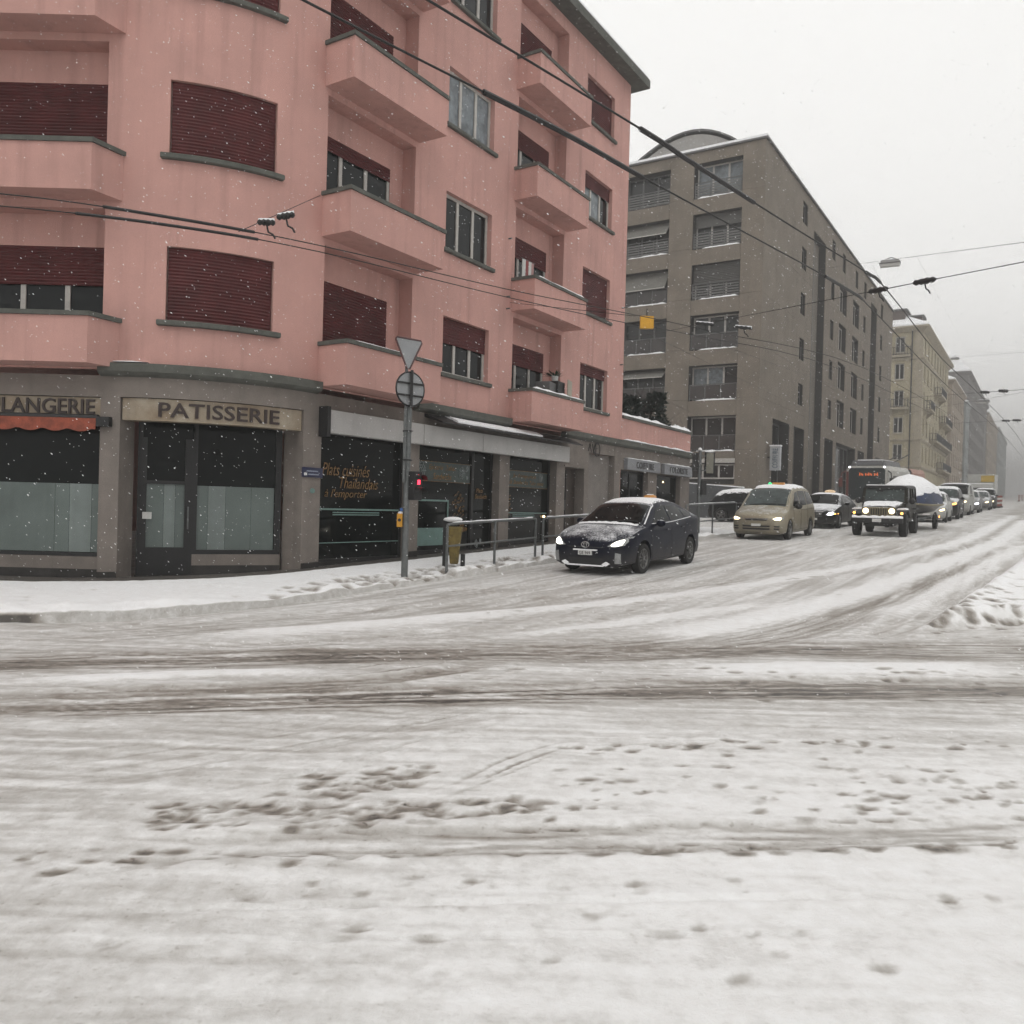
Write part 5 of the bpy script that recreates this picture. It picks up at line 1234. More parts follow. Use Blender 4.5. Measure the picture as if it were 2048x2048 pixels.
# windscreen frame, glass, hard top
fr = MB(); P = lambda y, f: (1.60+.22*f, y*(1-.06*f), 1.22+.58*f)
for a, b in (((-.74,0),(-.74,1)), ((.74,0),(.74,1)), ((-.74,1),(.74,1)), ((-.74,0),(.74,0))): fr.bar(P(*a), P(*b), .09, .07, up=(1,0,0))
build(fr, 'windscreen_frame', M_olive, t)
g = MB(); g.quad(P(-.70,.06), P(.70,.06), P(.70,.94), P(-.70,.94)); build(g, 'windscreen', M_cglass2, t)
g = MB(); g.box(1.74, 1.78, .05, .30, 1.62, 1.70); build(g, 'rear_view_mirror', M_trim, t)
mb = MB(); mb.loft([[(x, -w, 1.74), (x, w, 1.74), (x, w, 1.80), (x, w-.06, 1.845), (x, -w+.06, 1.845), (x, -w, 1.80)] for x, w in ((1.72,.73),(1.9,.75),(4.05,.76),(4.15,.74))]); top = build(mb, 'hard_top', M_trim, t, smooth=30)
for sg in (-1, 1):
    b_ = MB()
    for x in (1.80, 2.75, 3.35, 4.08): b_.bar((x if x > 2 else 1.64, sg*.78, 1.2), (x if x > 2 else 1.84, sg*.735, 1.76), .07, .05)
    build(b_, 'roof_pillar', M_olive, t)
    for a, b in ((1.86, 2.71), (2.79, 3.31), (3.39, 4.04)):
        g = MB(); g.quad((a-.14 if a < 2 else a, sg*.775, 1.23), (b, sg*.775, 1.23), (b, sg*.742, 1.74), (a, sg*.742, 1.74)); build(g, 'side_window', M_cglass, t)
    # flat wing over the wheel, indicator, headlight
    f_ = MB(); y0, y1 = sg*.56, sg*.93
    for (x0, z0), (x1, z1) in (((.22,.84),(.40,.98)), ((.40,.98),(1.05,.98)), ((1.05,.98),(1.42,.72))): f_.hexa([(x0,min(y0,y1),z0-.05),(x1,min(y0,y1),z1-.05),(x1,max(y0,y1),z1-.05),(x0,max(y0,y1),z0-.05),(x0,min(y0,y1),z0),(x1,min(y0,y1),z1),(x1,max(y0,y1),z1),(x0,max(y0,y1),z0)])
    w_ = build(f_, 'front_wing', M_trim, t)
    sn = MB(); rings = [[(x, y, .985+.05*q*(.7+.6*random.random())) for y, q in ((sg*.60,.1),(sg*.66,1),(sg*.80,1.1),(sg*.90,.8),(sg*.925,.0))] for x in (.40,.48,.6,.75,.9,1.04)]; build(sn.loft([r+[(r[0][0], sg*.92, .98),(r[0][0], sg*.60, .98)] for r in rings]), 'snow', M_snow, w_, smooth=60)
    i_ = MB(); i_.disc((.205, sg*.80, .86), (1,0,0), .045, .03, 10); build(i_, 'indicator', M_amb, t)
    hl = MB(); hl.disc((.40, sg*.44, .93), (1,0,0), .105, .05, 20); build(hl, 'headlight', M_hly, t, smooth=40)
    hr = MB(); hr.tube([(.385, sg*.44+.115*math.cos(a*.3142), .93+.115*math.sin(a*.3142)) for a in range(21)], .014, 6); build(hr, 'headlight_ring', M_trim, t)
    f_ = MB(); f_.hexa([(3.0,min(y0,y1),.93),(3.9,min(y0,y1),.93),(3.9,max(y0,y1),.93),(3.0,max(y0,y1),.93),(3.1,min(y0,y1),.99),(3.8,min(y0,y1),.99),(3.8,max(y0,y1),.99),(3.1,max(y0,y1),.99)]); build(f_, 'rear_wing', M_trim, t)
    mirror(t, 1.75, sg*.84, 1.28, M_trim, sg, .14, .22, .22)
    for x in (.78, 3.45): wheel(t, x, sg*.79, .405, .26, 6, M_rim if False else M_trim, sg)
# grille with seven slots
gb = MB(); gb.box(.385, .43, -.57, .57, .74, 1.06); gr_ = build(gb, 'grille', M_tan, t); bevel(gr_, .02, 2)
for i in range(7): s_ = MB(); y = -.243+i*.081; s_.box(.378, .40, y-.022, y+.022, .79, 1.02); build(s_, 'grille_slot', M_trim, gr_)
bb = MB(); bb.box(.02, .20, -.86, .86, .50, .68); bp_ = build(bb, 'front_bumper', M_trim, t); bevel(bp_, .03, 2)
sn = MB(); rings = [[(.03, y, .682), (.04, y, .682+.05*k), (.11, y, .695+.075*k), (.18, y, .682+.05*k), (.19, y, .682)] for y, k in [(-.85+1.7*i/20, .6+.6*random.random()) for i in range(21)]]; build(sn.loft(rings), 'snow', M_snow, bp_, smooth=60)
plate(t, None, .005, .60, .30, .12)
sn = MB(); rings = [[(x, -w+2*w*j/10, 1.06+(x-.42)*.16+(.03 if 0 < j < 10 else .0)+(.03*random.random() if 0 < j < 10 else 0)) for j in range(11)] for x, w in [(.46+.1*i, .55+.012*i) for i in range(11)]]; build(sn.loft(rings, closed=False, cap=False), 'bonnet_snow', M_snow, t, smooth=70)
jb('roof_snow', M_snow, (1.80, 4.0, -.68, .68, 1.846, 1.89), par=top, bev=.02)
jb('underbody', M_trim, (.3, 4.0, -.5, .5, .38, .6), bev=0)

# ---- covered boat on its trailer
t = thing('covered_boat_on_trailer', 'boat under a blue tarpaulin heaped with snow on a trailer behind the jeep', 'boat', ST(37.1, -4.95, rz(37.1)), STREET_ROT); t.rotation_euler = (0, -.035, STREET_ROT)
stn = [(0,.12,.95,1.16,1.42),(.35,.50,.78,1.12,1.70),(.9,.84,.66,1.08,1.95),(2.0,1.04,.58,1.05,2.05),(3.2,1.08,.56,1.03,2.02),(4.4,1.06,.56,1.02,1.88),(5.6,1.0,.58,1.02,1.66)]
mb = MB(); mb.loft([[(x, 0, kz), (x, w*.72, kz+.16), (x, w, gz), (x, w-.03, gz+.03), (x, -w+.03, gz+.03), (x, -w, gz), (x, -w*.72, kz+.16)] for x, w, kz, gz, tz in stn]); build(mb, 'hull', mat('black_hull', (.014, .015, .018), .35, .1, 4), t, smooth=50)
mb = MB()
for sg in (-1, 1): mb.tube([(x, sg*(w+.03), gz) for x, w, kz, gz, tz in stn], .045, 6)
build(mb, 'rubbing_strake', M_tan, t, smooth=50)
def tarp(x, w, gz, tz, sg): return [(x, sg*(w+.03), gz-.02), (x, sg*(w+.02), gz+.10), (x, sg*w*.99, gz+(tz-gz)*.42), (x, sg*w*.92, gz+(tz-gz)*.56), (x, sg*w*.45, gz+(tz-gz)*.88)]
mb = MB(); mb.loft([tarp(x, w, gz, tz, 1)+[(x, 0, tz)]+tarp(x, w, gz, tz, -1)[::-1] for x, w, kz, gz, tz in stn], closed=False, cap=False)
e_ = stn[-1]; mb.poly(tarp(e_[0], e_[1], e_[3], e_[4], 1)+[(e_[0], 0, e_[4])]+tarp(e_[0], e_[1], e_[3], e_[4], -1)[::-1])
build(mb, 'tarpaulin', mat('blue_tarpaulin', (.012, .028, .085), .55, .25, 3, .4, 12), t, smooth=50)
rings = []
for x, w, kz, gz, tz in [tuple(np.array(stn[i])*(1-f)+np.array(stn[i+1])*f) for i in range(len(stn)-1) for f in (0, .33, .67)][1:]:
    q = .24*math.sin(min(1, x/1.4)*1.57)*(.8+.4*random.random())*(1 if x < 4.6 else .6); k = 1+.05*random.uniform(-1, 1)
    rings.append([(x, w*.97*k, gz+(tz-gz)*.50), (x, w*.90, gz+(tz-gz)*.62+q*.75), (x, w*.45, gz+(tz-gz)*.9+q), (x, 0, tz+q*1.1), (x, -w*.45, gz+(tz-gz)*.9+q), (x, -w*.90, gz+(tz-gz)*.62+q*.75), (x, -w*.97*k, gz+(tz-gz)*.50)])
build(MB().loft(rings), 'snow', M_snow, t, smooth=80)
mb = MB(); [mb.bar((-.75, 0, .5), (.6, sg*.55, .5), .08) for sg in (-1, 1)]; [mb.bar((.6, sg*.55, .5), (5.0, sg*.7, .48), .09) for sg in (-1, 1)]; [mb.bar((x, -.75, .46), (x, .75, .46), .08) for x in (1.2, 2.8, 3.6)]; tr = build(mb, 'trailer_frame', M_steel, t)
for sg in (-1, 1):
    wheel(t, 3.2, sg*.95, .31, .18, 5, M_trim, sg)
    mb = MB(); mb.tube([(3.2+.40*math.cos(a), sg*.95, .31+.38*math.sin(a)) for a in [math.pi*i/8 for i in range(9)]], .05, 5); build(mb, 'mudguard', M_trim, t)
    mb = MB(); mb.disc((3.62, sg*1.07, .52), (0,1,0), .045, .03, 8); build(mb, 'marker_lamp', M_amb, t)
mb = MB(); mb.tube([(-.3, 0, .5), (-.3, 0, 1.0), (.05, 0, 1.1)], .04, 6); build(mb, 'winch_post', M_steel, t)

# ---- queue behind, both lanes
whitep = paint('white_paint', (.42, .42, .40), .2, .0, .35); silverp = paint('silver_paint', (.20, .20, .20), .25, .4, .35); vanp = paint('pale_grey_paint', (.33, .33, .31), .2, .0, .4)
KC = [(0,.66,.55,.54,.45),(.05,.75,.66,.70,.62),(.22,.85,.79,.82,.72),(.7,.98,.93,.86,.78),(1.0,1.05,.98,.865,.79),(1.4,1.28,1.0,.865,.74),(1.85,1.46,1.01,.865,.66),(2.3,1.51,1.02,.865,.64),(3.1,1.48,1.04,.86,.63),(3.7,1.35,1.04,.85,.64),(4.0,1.05,.98,.80,.64),(4.1,.7,.62,.70,.55)]
KS = [(0,.86,.66,.62,.5),(.05,.95,.80,.76,.66),(.2,1.02,.95,.86,.78),(.7,1.10,1.04,.90,.82),(1.2,1.15,1.08,.905,.84),(1.5,1.40,1.10,.905,.80),(1.85,1.68,1.11,.905,.74),(2.3,1.74,1.12,.905,.72),(3.4,1.74,1.13,.90,.71),(4.1,1.68,1.13,.89,.70),(4.35,1.2,1.08,.85,.68),(4.42,.8,.7,.76,.6)]
KV = [(0,.95,.70,.68,.55),(.05,1.05,.86,.82,.72),(.2,1.12,1.02,.92,.84),(.6,1.22,1.12,.97,.90),(.8,1.30,1.16,.98,.92),(1.2,1.62,1.18,.98,.88),(1.7,1.96,1.20,.98,.84),(2.1,2.0,1.22,.98,.83),(4.0,2.0,1.24,.98,.83),(4.8,1.97,1.24,.97,.82),(4.95,1.4,1.2,.94,.80),(5.0,.8,.7,.86,.7)]
G = 'cars queueing up the street'
saloon('small_car', 'small white car with yellow headlights just behind the blue boat', 46.9, -5.05, whitep, M_hly, M_cglass2, G, snow=.05, keys=KC, wheels=(.78, 3.25), wr=.30, grille=False)
saloon('off_road_car', 'dark off road car with snowy roof between the small white car and the van', 52.2, -4.95, darkp, M_amb, M_cglass2, G, snow=.07, keys=KS, wheels=(.85, 3.45), wr=.36, htall=.22)
saloon('panel_van', 'tall pale van with one bright yellow headlight in the queue', 59.8, -5.0, vanp, M_hly, M_cglass, G, 'van', .03, KV, (.95, 3.95), .34, False, .22)
saloon('silver_car', 'silver car with white headlights behind the tall pale van', 66.0, -4.7, silverp, M_hlx, M_cglass2, G, snow=.05, keys=KC, wheels=(.78, 3.25), wr=.30)
saloon('estate_car', 'pale car with yellow headlights nearest the striped roadwork beacons', 76.0, -4.6, silverp, M_hly, M_cglass2, G, snow=.05, keys=K3)
saloon('last_car', 'farthest visible car of the queue with yellow headlights', 84.0, -4.6, darkp, M_hly, M_cglass, G, snow=.04, keys=KS, wheels=(.85, 3.45), wr=.36)
# delivery truck box with yellow panel behind the queue
t = car_thing('box_truck', 'white box truck with a yellow panel far back in the queue', 89, -5.2, None, 'truck')
mb = MB(); mb.box(1.7, 7, -1.15, 1.15, .8, 3.1); o = build(mb, 'cargo_box', whitep, t); bevel(o, .04)
mb = MB(); mb.box(1.66, 1.70, -1.1, 0, 2.4, 3.0); build(mb, 'yellow_panel', mat('yellow_panel_paint', (.5, .34, .06), .6, .1, 3), t)
mb = MB(); mb.loft([[(x, -1.02, .45), (x, 1.02, .45), (x, 1.02, z), (x, -1.02, z)] for x, z in ((.0,1.1),(.05,1.3),(.5,2.2),(1.6,2.3))]); build(mb, 'cab', whitep, t)
mb = MB(); mb.quad((.06,-.9,1.36), (.06,.9,1.36), (.47,.9,2.12), (.47,-.9,2.12)); build(mb, 'windscreen', M_cglass, t)
for sg in (-1, 1):
    for x in (.8, 5.4): wheel(t, x, sg*.95, .42, .26)

# ---- articulated trolleybus in the right-hand lane
t = thing('articulated_trolleybus', 'articulated trolleybus with dark windscreen and orange destination display behind the jeep', 'bus', ST(55.5, -9.35, rz(55.5)), STREET_ROT); t.rotation_euler = (0, -.035, STREET_ROT)
M_busw = mat('white_bus_paint', (.44, .43, .40), .4, .08, 1.5, spec=.4); M_busr = mat('salmon_bus_panel', (.42, .20, .14), .5, .15, 1.2); M_busd = mat('dark_bus_roof', (.07, .07, .075), .5, .15, 3)
bw = 1.275
mb = MB(); mb.loft([[(x, -w, z0), (x, w, z0), (x, w, 2.75), (x, w-.18, 3.05), (x, -w+.18, 3.05), (x, -w, 2.75)] for x, w, z0 in ((0,1.12,.4),(.08,1.22,.34),(.3,bw,.3),(9.2,bw,.3))]); build(mb, 'front_section', M_busw, t, smooth=30)
mb = MB(); mb.loft([[(x, -w, .4), (x, w, .4), (x, w, 2.9), (x, w-.1, 3.0), (x, -w+.1, 3.0), (x, -w, 2.9)] for i, (x, w) in enumerate([(9.2+.1*k, bw-.06-.06*(k % 2)) for k in range(13)])]); build(mb, 'bellows', M_trim, t)
mb = MB(); mb.loft([[(x, -bw, .3), (x, bw, .3), (x, bw, 2.75), (x, bw-.18, 3.05), (x, -bw+.18, 3.05), (x, -bw, 2.75)] for x in (10.4, 17.8)]); build(mb, 'rear_section', M_busr, t, smooth=30)
mb = MB(); mb.loft([[(x, -w, 3.051), (x, w, 3.051), (x, w-.12, 3.051+h), (x, -w+.12, 3.051+h)] for x, w, h in ((.15,.98,.05),(.6,1.05,.34),(6.5,1.05,.36),(7.2,.95,.05))]); rp_ = build(mb, 'roof_pod', M_busd, t, smooth=20)
mb = MB(); mb.box(.9, 5.8, -.7, .7, 3.40, 3.47); build(mb, 'snow', M_snow, rp_)
g = MB(); g.poly([(-.012, y, z) for y, z in ((-1.04,.95),(1.04,.95),(1.06,2.75),(.95,2.92),(-.95,2.92),(-1.06,2.75))]); build(g, 'windscreen', mat('bus_glass', (.034, .043, .046), .15, .2, 1, spec=.2), t)
for sg in (-1, 1):
    g = MB(); g.poly([(x, sg*(bw+.012), z) for x, z in ((.45,1.05),(8.9,1.05),(8.9,2.45),(1.6,2.45),(.9,2.2),(.55,1.6))]); build(g, 'side_glazing', M_cglass, t)
    g = MB(); g.poly([(x, sg*(bw+.012), z) for x, z in ((10.8,1.2),(17.4,1.2),(17.4,2.4),(10.8,2.4))]); build(g, 'side_glazing', M_cglass, t)
    mr_ = MB(); mr_.tube([(.1, sg*1.2, 2.75), (-.25, sg*1.42, 2.6), (-.28, sg*1.46, 2.1)], .035, 6); mr_.box(-.34, -.2, sg*1.46-.11, sg*1.46+.11, 1.75, 2.3); build(mr_, 'mirror_arm', mat('red_bus_trim', (.13, .03, .022), .5, .1, 4) if sg > 0 else M_trim, t)
    pl = MB(); pl.bar((7.5, sg*.3, 3.35), (16.5, sg*.33, 4.3), .06); build(pl, 'trolley_pole', M_trim, t)
    ml = MB(); ml.blob((-.01, sg*1.0, 2.98), .04, .06, .04, 6, 4, 0); build(ml, 'marker_lamp', M_hlx, t)
    for x in (2.6, 8.0, 14.5): wheel(t, x, sg*1.12, .48, .28)
    sd = MB(); sd.box(-.015, .02, sg*1.12-.07, sg*1.12+.07, .6, 2.7); build(sd, 'red_edge_strip' if sg > 0 else 'front_post', MATS['red_bus_trim'] if sg > 0 else M_busw, t)
dp = MB(); dp.box(-.03, -.014, -.80, .55, 2.38, 2.70); dsp = build(dp, 'destination_display', M_trim, t)
M_led = mat('orange_led', (.6, .12, .02), .5, 0, 4, emit=(1.0, .22, .06), estr=.35)
for i, y in enumerate(np.linspace(.40, -.62, 13)):
    if i in (3, 9): continue
    l_ = MB(); l_.box(-.036, -.031, y-.028, y+.028, 2.44+.03*(i % 2), 2.63-.03*((i*7) % 3)); build(l_, 'display_segment', M_led, dsp)
# parked cars in the side street under snow
for nm, lb, s, tt, k in (('parked_van', 'dark parked van with snow on its roof behind the railing of the side street', 41.0, -10.0, KC), ('parked_hatchback', 'dark parked hatchback half hidden behind the hairdresser corner', 42.5, -17.6, KC)):
    t = thing(nm, lb, 'parked car', ST(s, tt, rz(s)), STREET_ROT+R_(90)); c = Car(k, (.85, 3.4), .33, .39)
    x1 = k[6][0]; zb = k[7][2]; zr = k[7][1]
    common(c, t, darkp, M_cglass, (k[4][0]+.04, x1-.04), [[(x1-.42,zb+.05),(x1+.05,zr-.12),(x1+.42,zr-.11),(x1+.40,zb+.06)], [(x1+.48,zb+.06),(x1+.50,zr-.11),(x1+1.25,zr-.14),(x1+1.45,zb+.12)]], [([(.5,.7),(.75,.7),(.78,.8),(.55,.8)], M_lens)])
    build(c.snow(x1-.1, c.L-.35, 1.04, .10, seed=3), 'roof_snow', M_snow, t, smooth=60)
    build(c.snow(.25, k[4][0]-.05, .95, .07, seed=8), 'bonnet_snow', M_snow, t, smooth=60)
# ================================================================ street furniture
def pav_z(s, t=-9.9):
    u = US(s); f = min(1, max(0, (t+11.5)/1.9)); return base_z(u)*(1-f)+(rz(s)+.13)*f+.04
def at_px(px, py, t):
    d = ray(px, py); k = t/(d.x*NV[0]+d.y*NV[1]); return (d.x*k, d.y*k, CAMZ+d.z*k)
# give-way and round sign pole, both seen from behind, with pedestrian signal
PT = -9.95; b0 = at_px(809, 1137, PT); PS = to_st(b0[0], b0[1])[0]; pz = b0[2]
def PP(px, py, dt=0.0):
    q = at_px(px, py, PT); return q
pole = thing('sign_and_signal_pole', 'grey pole by the kerb carrying the two sign backs and a pedestrian signal', 'signal pole', (b0[0], b0[1], pz-.1))
tp = at_px(811, 745, PT); lean = ((tp[0]-b0[0])/(tp[2]-pz), (tp[1]-b0[1])/(tp[2]-pz))
def on_pole(z, dx=0, dy=0): return (b0[0]+dx, b0[1]+dy, z)
mb = MB(); mb.tube([on_pole(pz-.3), on_pole(tp[2]+.02)], .062, 12); build(mb, 'post', M_steel, pole, world=True, smooth=40)
top_z = at_px(809, 672, PT)[2]
mb = MB(); mb.tube([on_pole(1.9, -.045, -.09), on_pole(top_z-.3, -.045, -.09)], .03, 8); build(mb, 'sign_post', M_steel, pole, world=True, smooth=40)
for py in (862, 920): z = at_px(810, py, PT)[2]; mb = MB(); mb.tube([on_pole(z, .085*math.cos(a*.628), -.04+.125*math.sin(a*.628)) for a in range(11)], .014, 6); build(mb, 'clamp', M_dark, pole, world=True)
face = Vector((SV[0]*.25-.97*0, 0, 0))
sd = Vector((.74, .67, 0)).normalized(); nd = Vector((.67, -.74, 0)).normalized()    # plane of the sign plates, turned from the camera
M_back = mat('grey_sign_back', (.30, .31, .32), .5, .06, 5, metal=.2)
def sp_(c, a, z, d=0): return tuple(Vector(c)+sd*a+Vector((0, 0, z))+nd*d)
zc = at_px(808, 705, PT)[2]; cc = on_pole(zc, -.02, -.10)
gw = thing('give_way_sign', 'triangular sign seen from behind on top of the signal pole', 'road sign', cc)
mb = MB(); tri = [(-.30,.26),(.30,.26),(.0,-.30)]
def rtri(k): return [(x*k, z*k-.0) for x, z in ((-.29,.22),(-.265,.26),(.265,.26),(.29,.22),(.03,-.29),(-.03,-.29))]
mb.loft([[sp_(cc, a, z, d) for a, z in rtri(1)] for d in (0, .012)]); build(mb, 'plate', M_back, gw, world=True)
mb = MB(); R1 = rtri(1.0); mb.tube([sp_(cc, a, z, .012) for a, z in R1+[R1[0]]], .017, 6); build(mb, 'rim', mat('dark_red_rim', (.10, .045, .045), .6, .1, 5), gw, world=True)
mb = MB(); mb.bar(sp_(cc, 0, -.42, -.03), sp_(cc, 0, .05, -.03), .05, .04); build(mb, 'bracket', M_steel, gw, world=True)
zc2 = at_px(814, 779, PT)[2]; cc2 = on_pole(zc2, .03, -.11)
rs = thing('round_sign', 'round road sign seen from behind with two cross braces on the signal pole', 'road sign', cc2)
mb = MB(); n = 28; mb.loft([[sp_(cc2, .305*math.cos(2*math.pi*i/n), .305*math.sin(2*math.pi*i/n), d) for i in range(n)] for d in (0, .012)]); build(mb, 'plate', M_back, rs, world=True)
mb = MB(); mb.tube([sp_(cc2, .31*math.cos(2*math.pi*i/n), .31*math.sin(2*math.pi*i/n), .006) for i in range(n+1)], .016, 6); build(mb, 'rim', M_dark, rs, world=True)
for z in (.10, -.12):
    w = math.sqrt(.30**2-z*z); mb = MB(); mb.bar(sp_(cc2, -w, z, .035), sp_(cc2, w, z, .035), .035, .03); build(mb, 'brace', M_dark, rs, world=True)
mb = MB(); mb.bar(sp_(cc2, 0, -.34, .05), sp_(cc2, 0, .34, .05), .06, .05); build(mb, 'bracket', M_dark, rs, world=True)
q = at_px(826, 965, PT); zs = q[2]
M_red = mat('red_signal', (.8, .02, .05), .3, 0, 1, emit=(1.0, .04, .08), estr=3.5)
mb = MB(); hx = Vector((q[0], q[1], 0)); bx_ = lambda a, b, c, d, e, f: None
D1 = Vector((.78, -.62, 0)); D2 = Vector((.62, .78, 0))
def sb(mb, c, a0, a1, b0_, b1_, z0, z1, X=D2, Y=D1):
    P = lambda a, b, z: tuple(Vector(c)+X*a+Y*b+Vector((0, 0, z))); return mb.hexa([P(a0,b0_,z0),P(a1,b0_,z0),P(a1,b1_,z0),P(a0,b1_,z0),P(a0,b0_,z1),P(a1,b0_,z1),P(a1,b1_,z1),P(a0,b1_,z1)])
cs = (b0[0]+.17, b0[1]-.02, zs)
sb(mb, cs, -.11, .11, -.09, .07, -.33, .20); hd = build(mb, 'signal_head', M_dark, pole, world=True); bevel(hd, .02, 2)
for zz in (.04, -.19):
    mb = MB(); n = 10; mb.loft([[tuple(Vector(cs)+D2*((.095+.0*k)*math.cos(math.pi*i/n))+D1*(.07+.14*k)+Vector((0,0,zz+.10*math.sin(math.pi*i/n)))) for i in range(n+1)] for k in (0, 1)], closed=False, cap=False); build(mb, 'visor', M_dark, hd, world=True)
mb = MB(); sb(mb, cs, -.028, .028, .072, .085, -.04, .10); sb(mb, cs, -.02, .02, .072, .085, .11, .14); build(mb, 'red_figure', M_red, hd, world=True)
qb = at_px(748, 1040, PT); mb = MB(); cb = (b0[0]-.10, b0[1]-.03, qb[2]); mb.box(cb[0]-.055, cb[0]+.045, cb[1]-.06, cb[1]+.06, cb[2]-.13, cb[2]+.12); yb = build(mb, 'push_button_box', mat('yellow_button_box', (.62, .30, .02), .5, .1, 10), pole, world=True); bevel(yb, .015, 2)
mb = MB(); mb.blob((cb[0], cb[1], cb[2]+.13), .05, .055, .03, 8, 5, .1); build(mb, 'snow', M_snow, yb, world=True, smooth=60)
mb = MB(); mb.box(cb[0]+.0, cb[0]+.05, cb[1]-.065, cb[1]-.058, cb[2]+.16, cb[2]+.22); build(mb, 'blue_label', mat('blue_label', (.03, .10, .30), .5), yb, world=True)
mb = MB(); mb.disc((cb[0]-.005, cb[1]-.064, cb[2]), (0,1,0), .03, .01, 12); build(mb, 'button', M_dark, yb, world=True)
# railings along the kerb
def railing(name, label, s0, s1, mids, t=PT, h=.86, grp='kerb railings'):
    a = ST(s0, t, pav_z(s0)); r = thing(name, label, 'railing', a, 0, grp); rt = .028
    z = lambda s: pav_z(s)-.02
    posts = [s0]+list(mids)+[s1]
    for s in posts: mb = MB(); p = ST(s, t); mb.tube([(p[0], p[1], z(s)-.3), (p[0], p[1], z(s)+h-(.06 if s in (s0, s1) else .0))], rt, 8); build(mb, 'post', M_steel, r, world=True, smooth=40)
    pts = []
    for f, dz in ((0, -.06), (.0, -.02), (.03, .0), (.97, .0), (1.0, -.02), (1.0, -.06)):
        s = s0+(s1-s0)*f; p = ST(s, t); pts.append((p[0], p[1], z(s)+h+dz))
    mb = MB(); mb.tube(pts, rt, 8); tr_ = build(mb, 'top_rail', M_steel, r, world=True, smooth=40)
    a, b = ST(s0, t, z(s0)+.42), ST(s1, t, z(s1)+.42); mb = MB(); mb.tube([a, b], .02, 8); build(mb, 'middle_rail', M_steel, r, world=True, smooth=40)
    L_ = Line(ST(s0, t), ST(s1, t)); sn = MB(); n = 20; sn.tube([L_(L_.L*i/n, 0, z(s0+(s1-s0)*i/n)+h+.024+.006*random.random()) for i in range(1, n)], [.016*(.6+.8*random.random()) for i in range(1, n)], 6); build(sn, 'snow', M_snow, tr_, world=True, smooth=60)
    return r
sA = to_st(*at_px(893, 1128, PT)[:2])[0]; sB = to_st(*at_px(1070, 1105, PT)[:2])[0]; sC = to_st(*at_px(1085, 1103, PT)[:2])[0]
railing('kerb_railing', 'tubular steel railing starting at the yellow bin beside the pavement', sA, sB, [(sA+sB)/2])
railing('kerb_railing', 'second tubular railing between the first one and the navy taxi', sC, sC+3.6, [sC+1.8])
railing('kerb_railing', 'snowy railing beyond the navy taxi towards the side street', 26.2, 31.5, [28.8], -9.9, 1.0)
# yellow bin on a dark post
q = at_px(905, 1128, PT-.15); bc = (q[0]+.03, q[1], q[2])
bn = thing('waste_bin', 'mustard yellow litter bin with a snow cap at the near end of the railing', 'bin', bc)
mb = MB(); rg = [[(bc[0]+w*dx, bc[1]+w*dy*.8, bc[2]+z) for dx, dy in ((-1,-1),(1,-1),(1,1),(-1,1))] for z, w in ((0,.085),(.35,.11),(.72,.15),(.76,.145))]
mb.loft(rg); o = build(mb, 'container', mat('mustard_bin', (.215, .155, .035), .6, .3, 8, .2, 30), bn, world=True); bevel(o, .03, 2)
mb = MB(); mb.bar((bc[0]-.19, bc[1]+.05, bc[2]-.2), (bc[0]-.19, bc[1]+.05, bc[2]+.88), .10, .10); mb.bar((bc[0]+.17, bc[1]+.1, bc[2]-.2), (bc[0]+.17, bc[1]+.1, bc[2]+.2), .09, .09); mb.bar((bc[0]-.19, bc[1]+.05, bc[2]+.85), (bc[0]+.12, bc[1]+.05, bc[2]+.85), .10, .05); build(mb, 'bracket', M_dark, bn, world=True)
mb = MB(); mb.blob((bc[0]-.05, bc[1]+.05, bc[2]+.90), .21, .12, .055, 10, 6, .12); build(mb, 'snow', M_snow, bn, world=True, smooth=60)
# second pole: traffic light seen from behind beyond the navy taxi
T2 = -10.2; b2_ = at_px(1396, 1050, T2); tpz = at_px(1399, 900, T2)[2]
tl = thing('traffic_light', 'traffic light on a grey pole beyond the navy taxi seen from behind', 'traffic light', (b2_[0], b2_[1], b2_[2]-.2))
P2 = lambda z, a=0, b=0: tuple(Vector((b2_[0], b2_[1], z))+Vector((1, 0, 0))*a+Vector((0, 1, 0))*b)
mb = MB(); mb.tube([P2(b2_[2]-.6), P2(tpz)], .06, 10); pl = build(mb, 'pole', M_steel, tl, world=True, smooth=40)
mb = MB(); mb.blob(P2(tpz+.02), .07, .07, .07, 8, 5, .05); build(mb, 'snow', M_snow, pl, world=True, smooth=60)
z1 = at_px(1410, 908, T2)[2]; z0 = at_px(1410, 948, T2)[2]
mb = MB(); mb.hexa([P2(z0,.20,-.1),P2(z0,.44,-.16),P2(z0,.50,.10),P2(z0,.26,.16),P2(z1,.20,-.1),P2(z1,.44,-.16),P2(z1,.50,.10),P2(z1,.26,.16)]); hd = build(mb, 'signal_head', mat('pale_signal_back', (.20, .195, .16), .6, .1, 6), tl, world=True); bevel(hd, .02, 2)
mb = MB(); mb.hexa([P2(z0-.08,.17,.0),P2(z0-.08,.53,.02),P2(z0-.08,.55,.13),P2(z0-.08,.19,.12),P2(z1+.06,.17,.0),P2(z1+.06,.53,.02),P2(z1+.06,.55,.13),P2(z1+.06,.19,.12)]); build(mb, 'backing_board', M_dark, tl, world=True)
mb = MB(); mb.hexa([P2(z0+.1,-.22,.02),P2(z0+.1,-.06,.02),P2(z0+.1,-.06,.2),P2(z0+.1,-.22,.2),P2(z1,-.22,.02),P2(z1,-.06,.02),P2(z1,-.06,.2),P2(z1,-.22,.2)]); build(mb, 'side_signal', M_dark, tl, world=True)
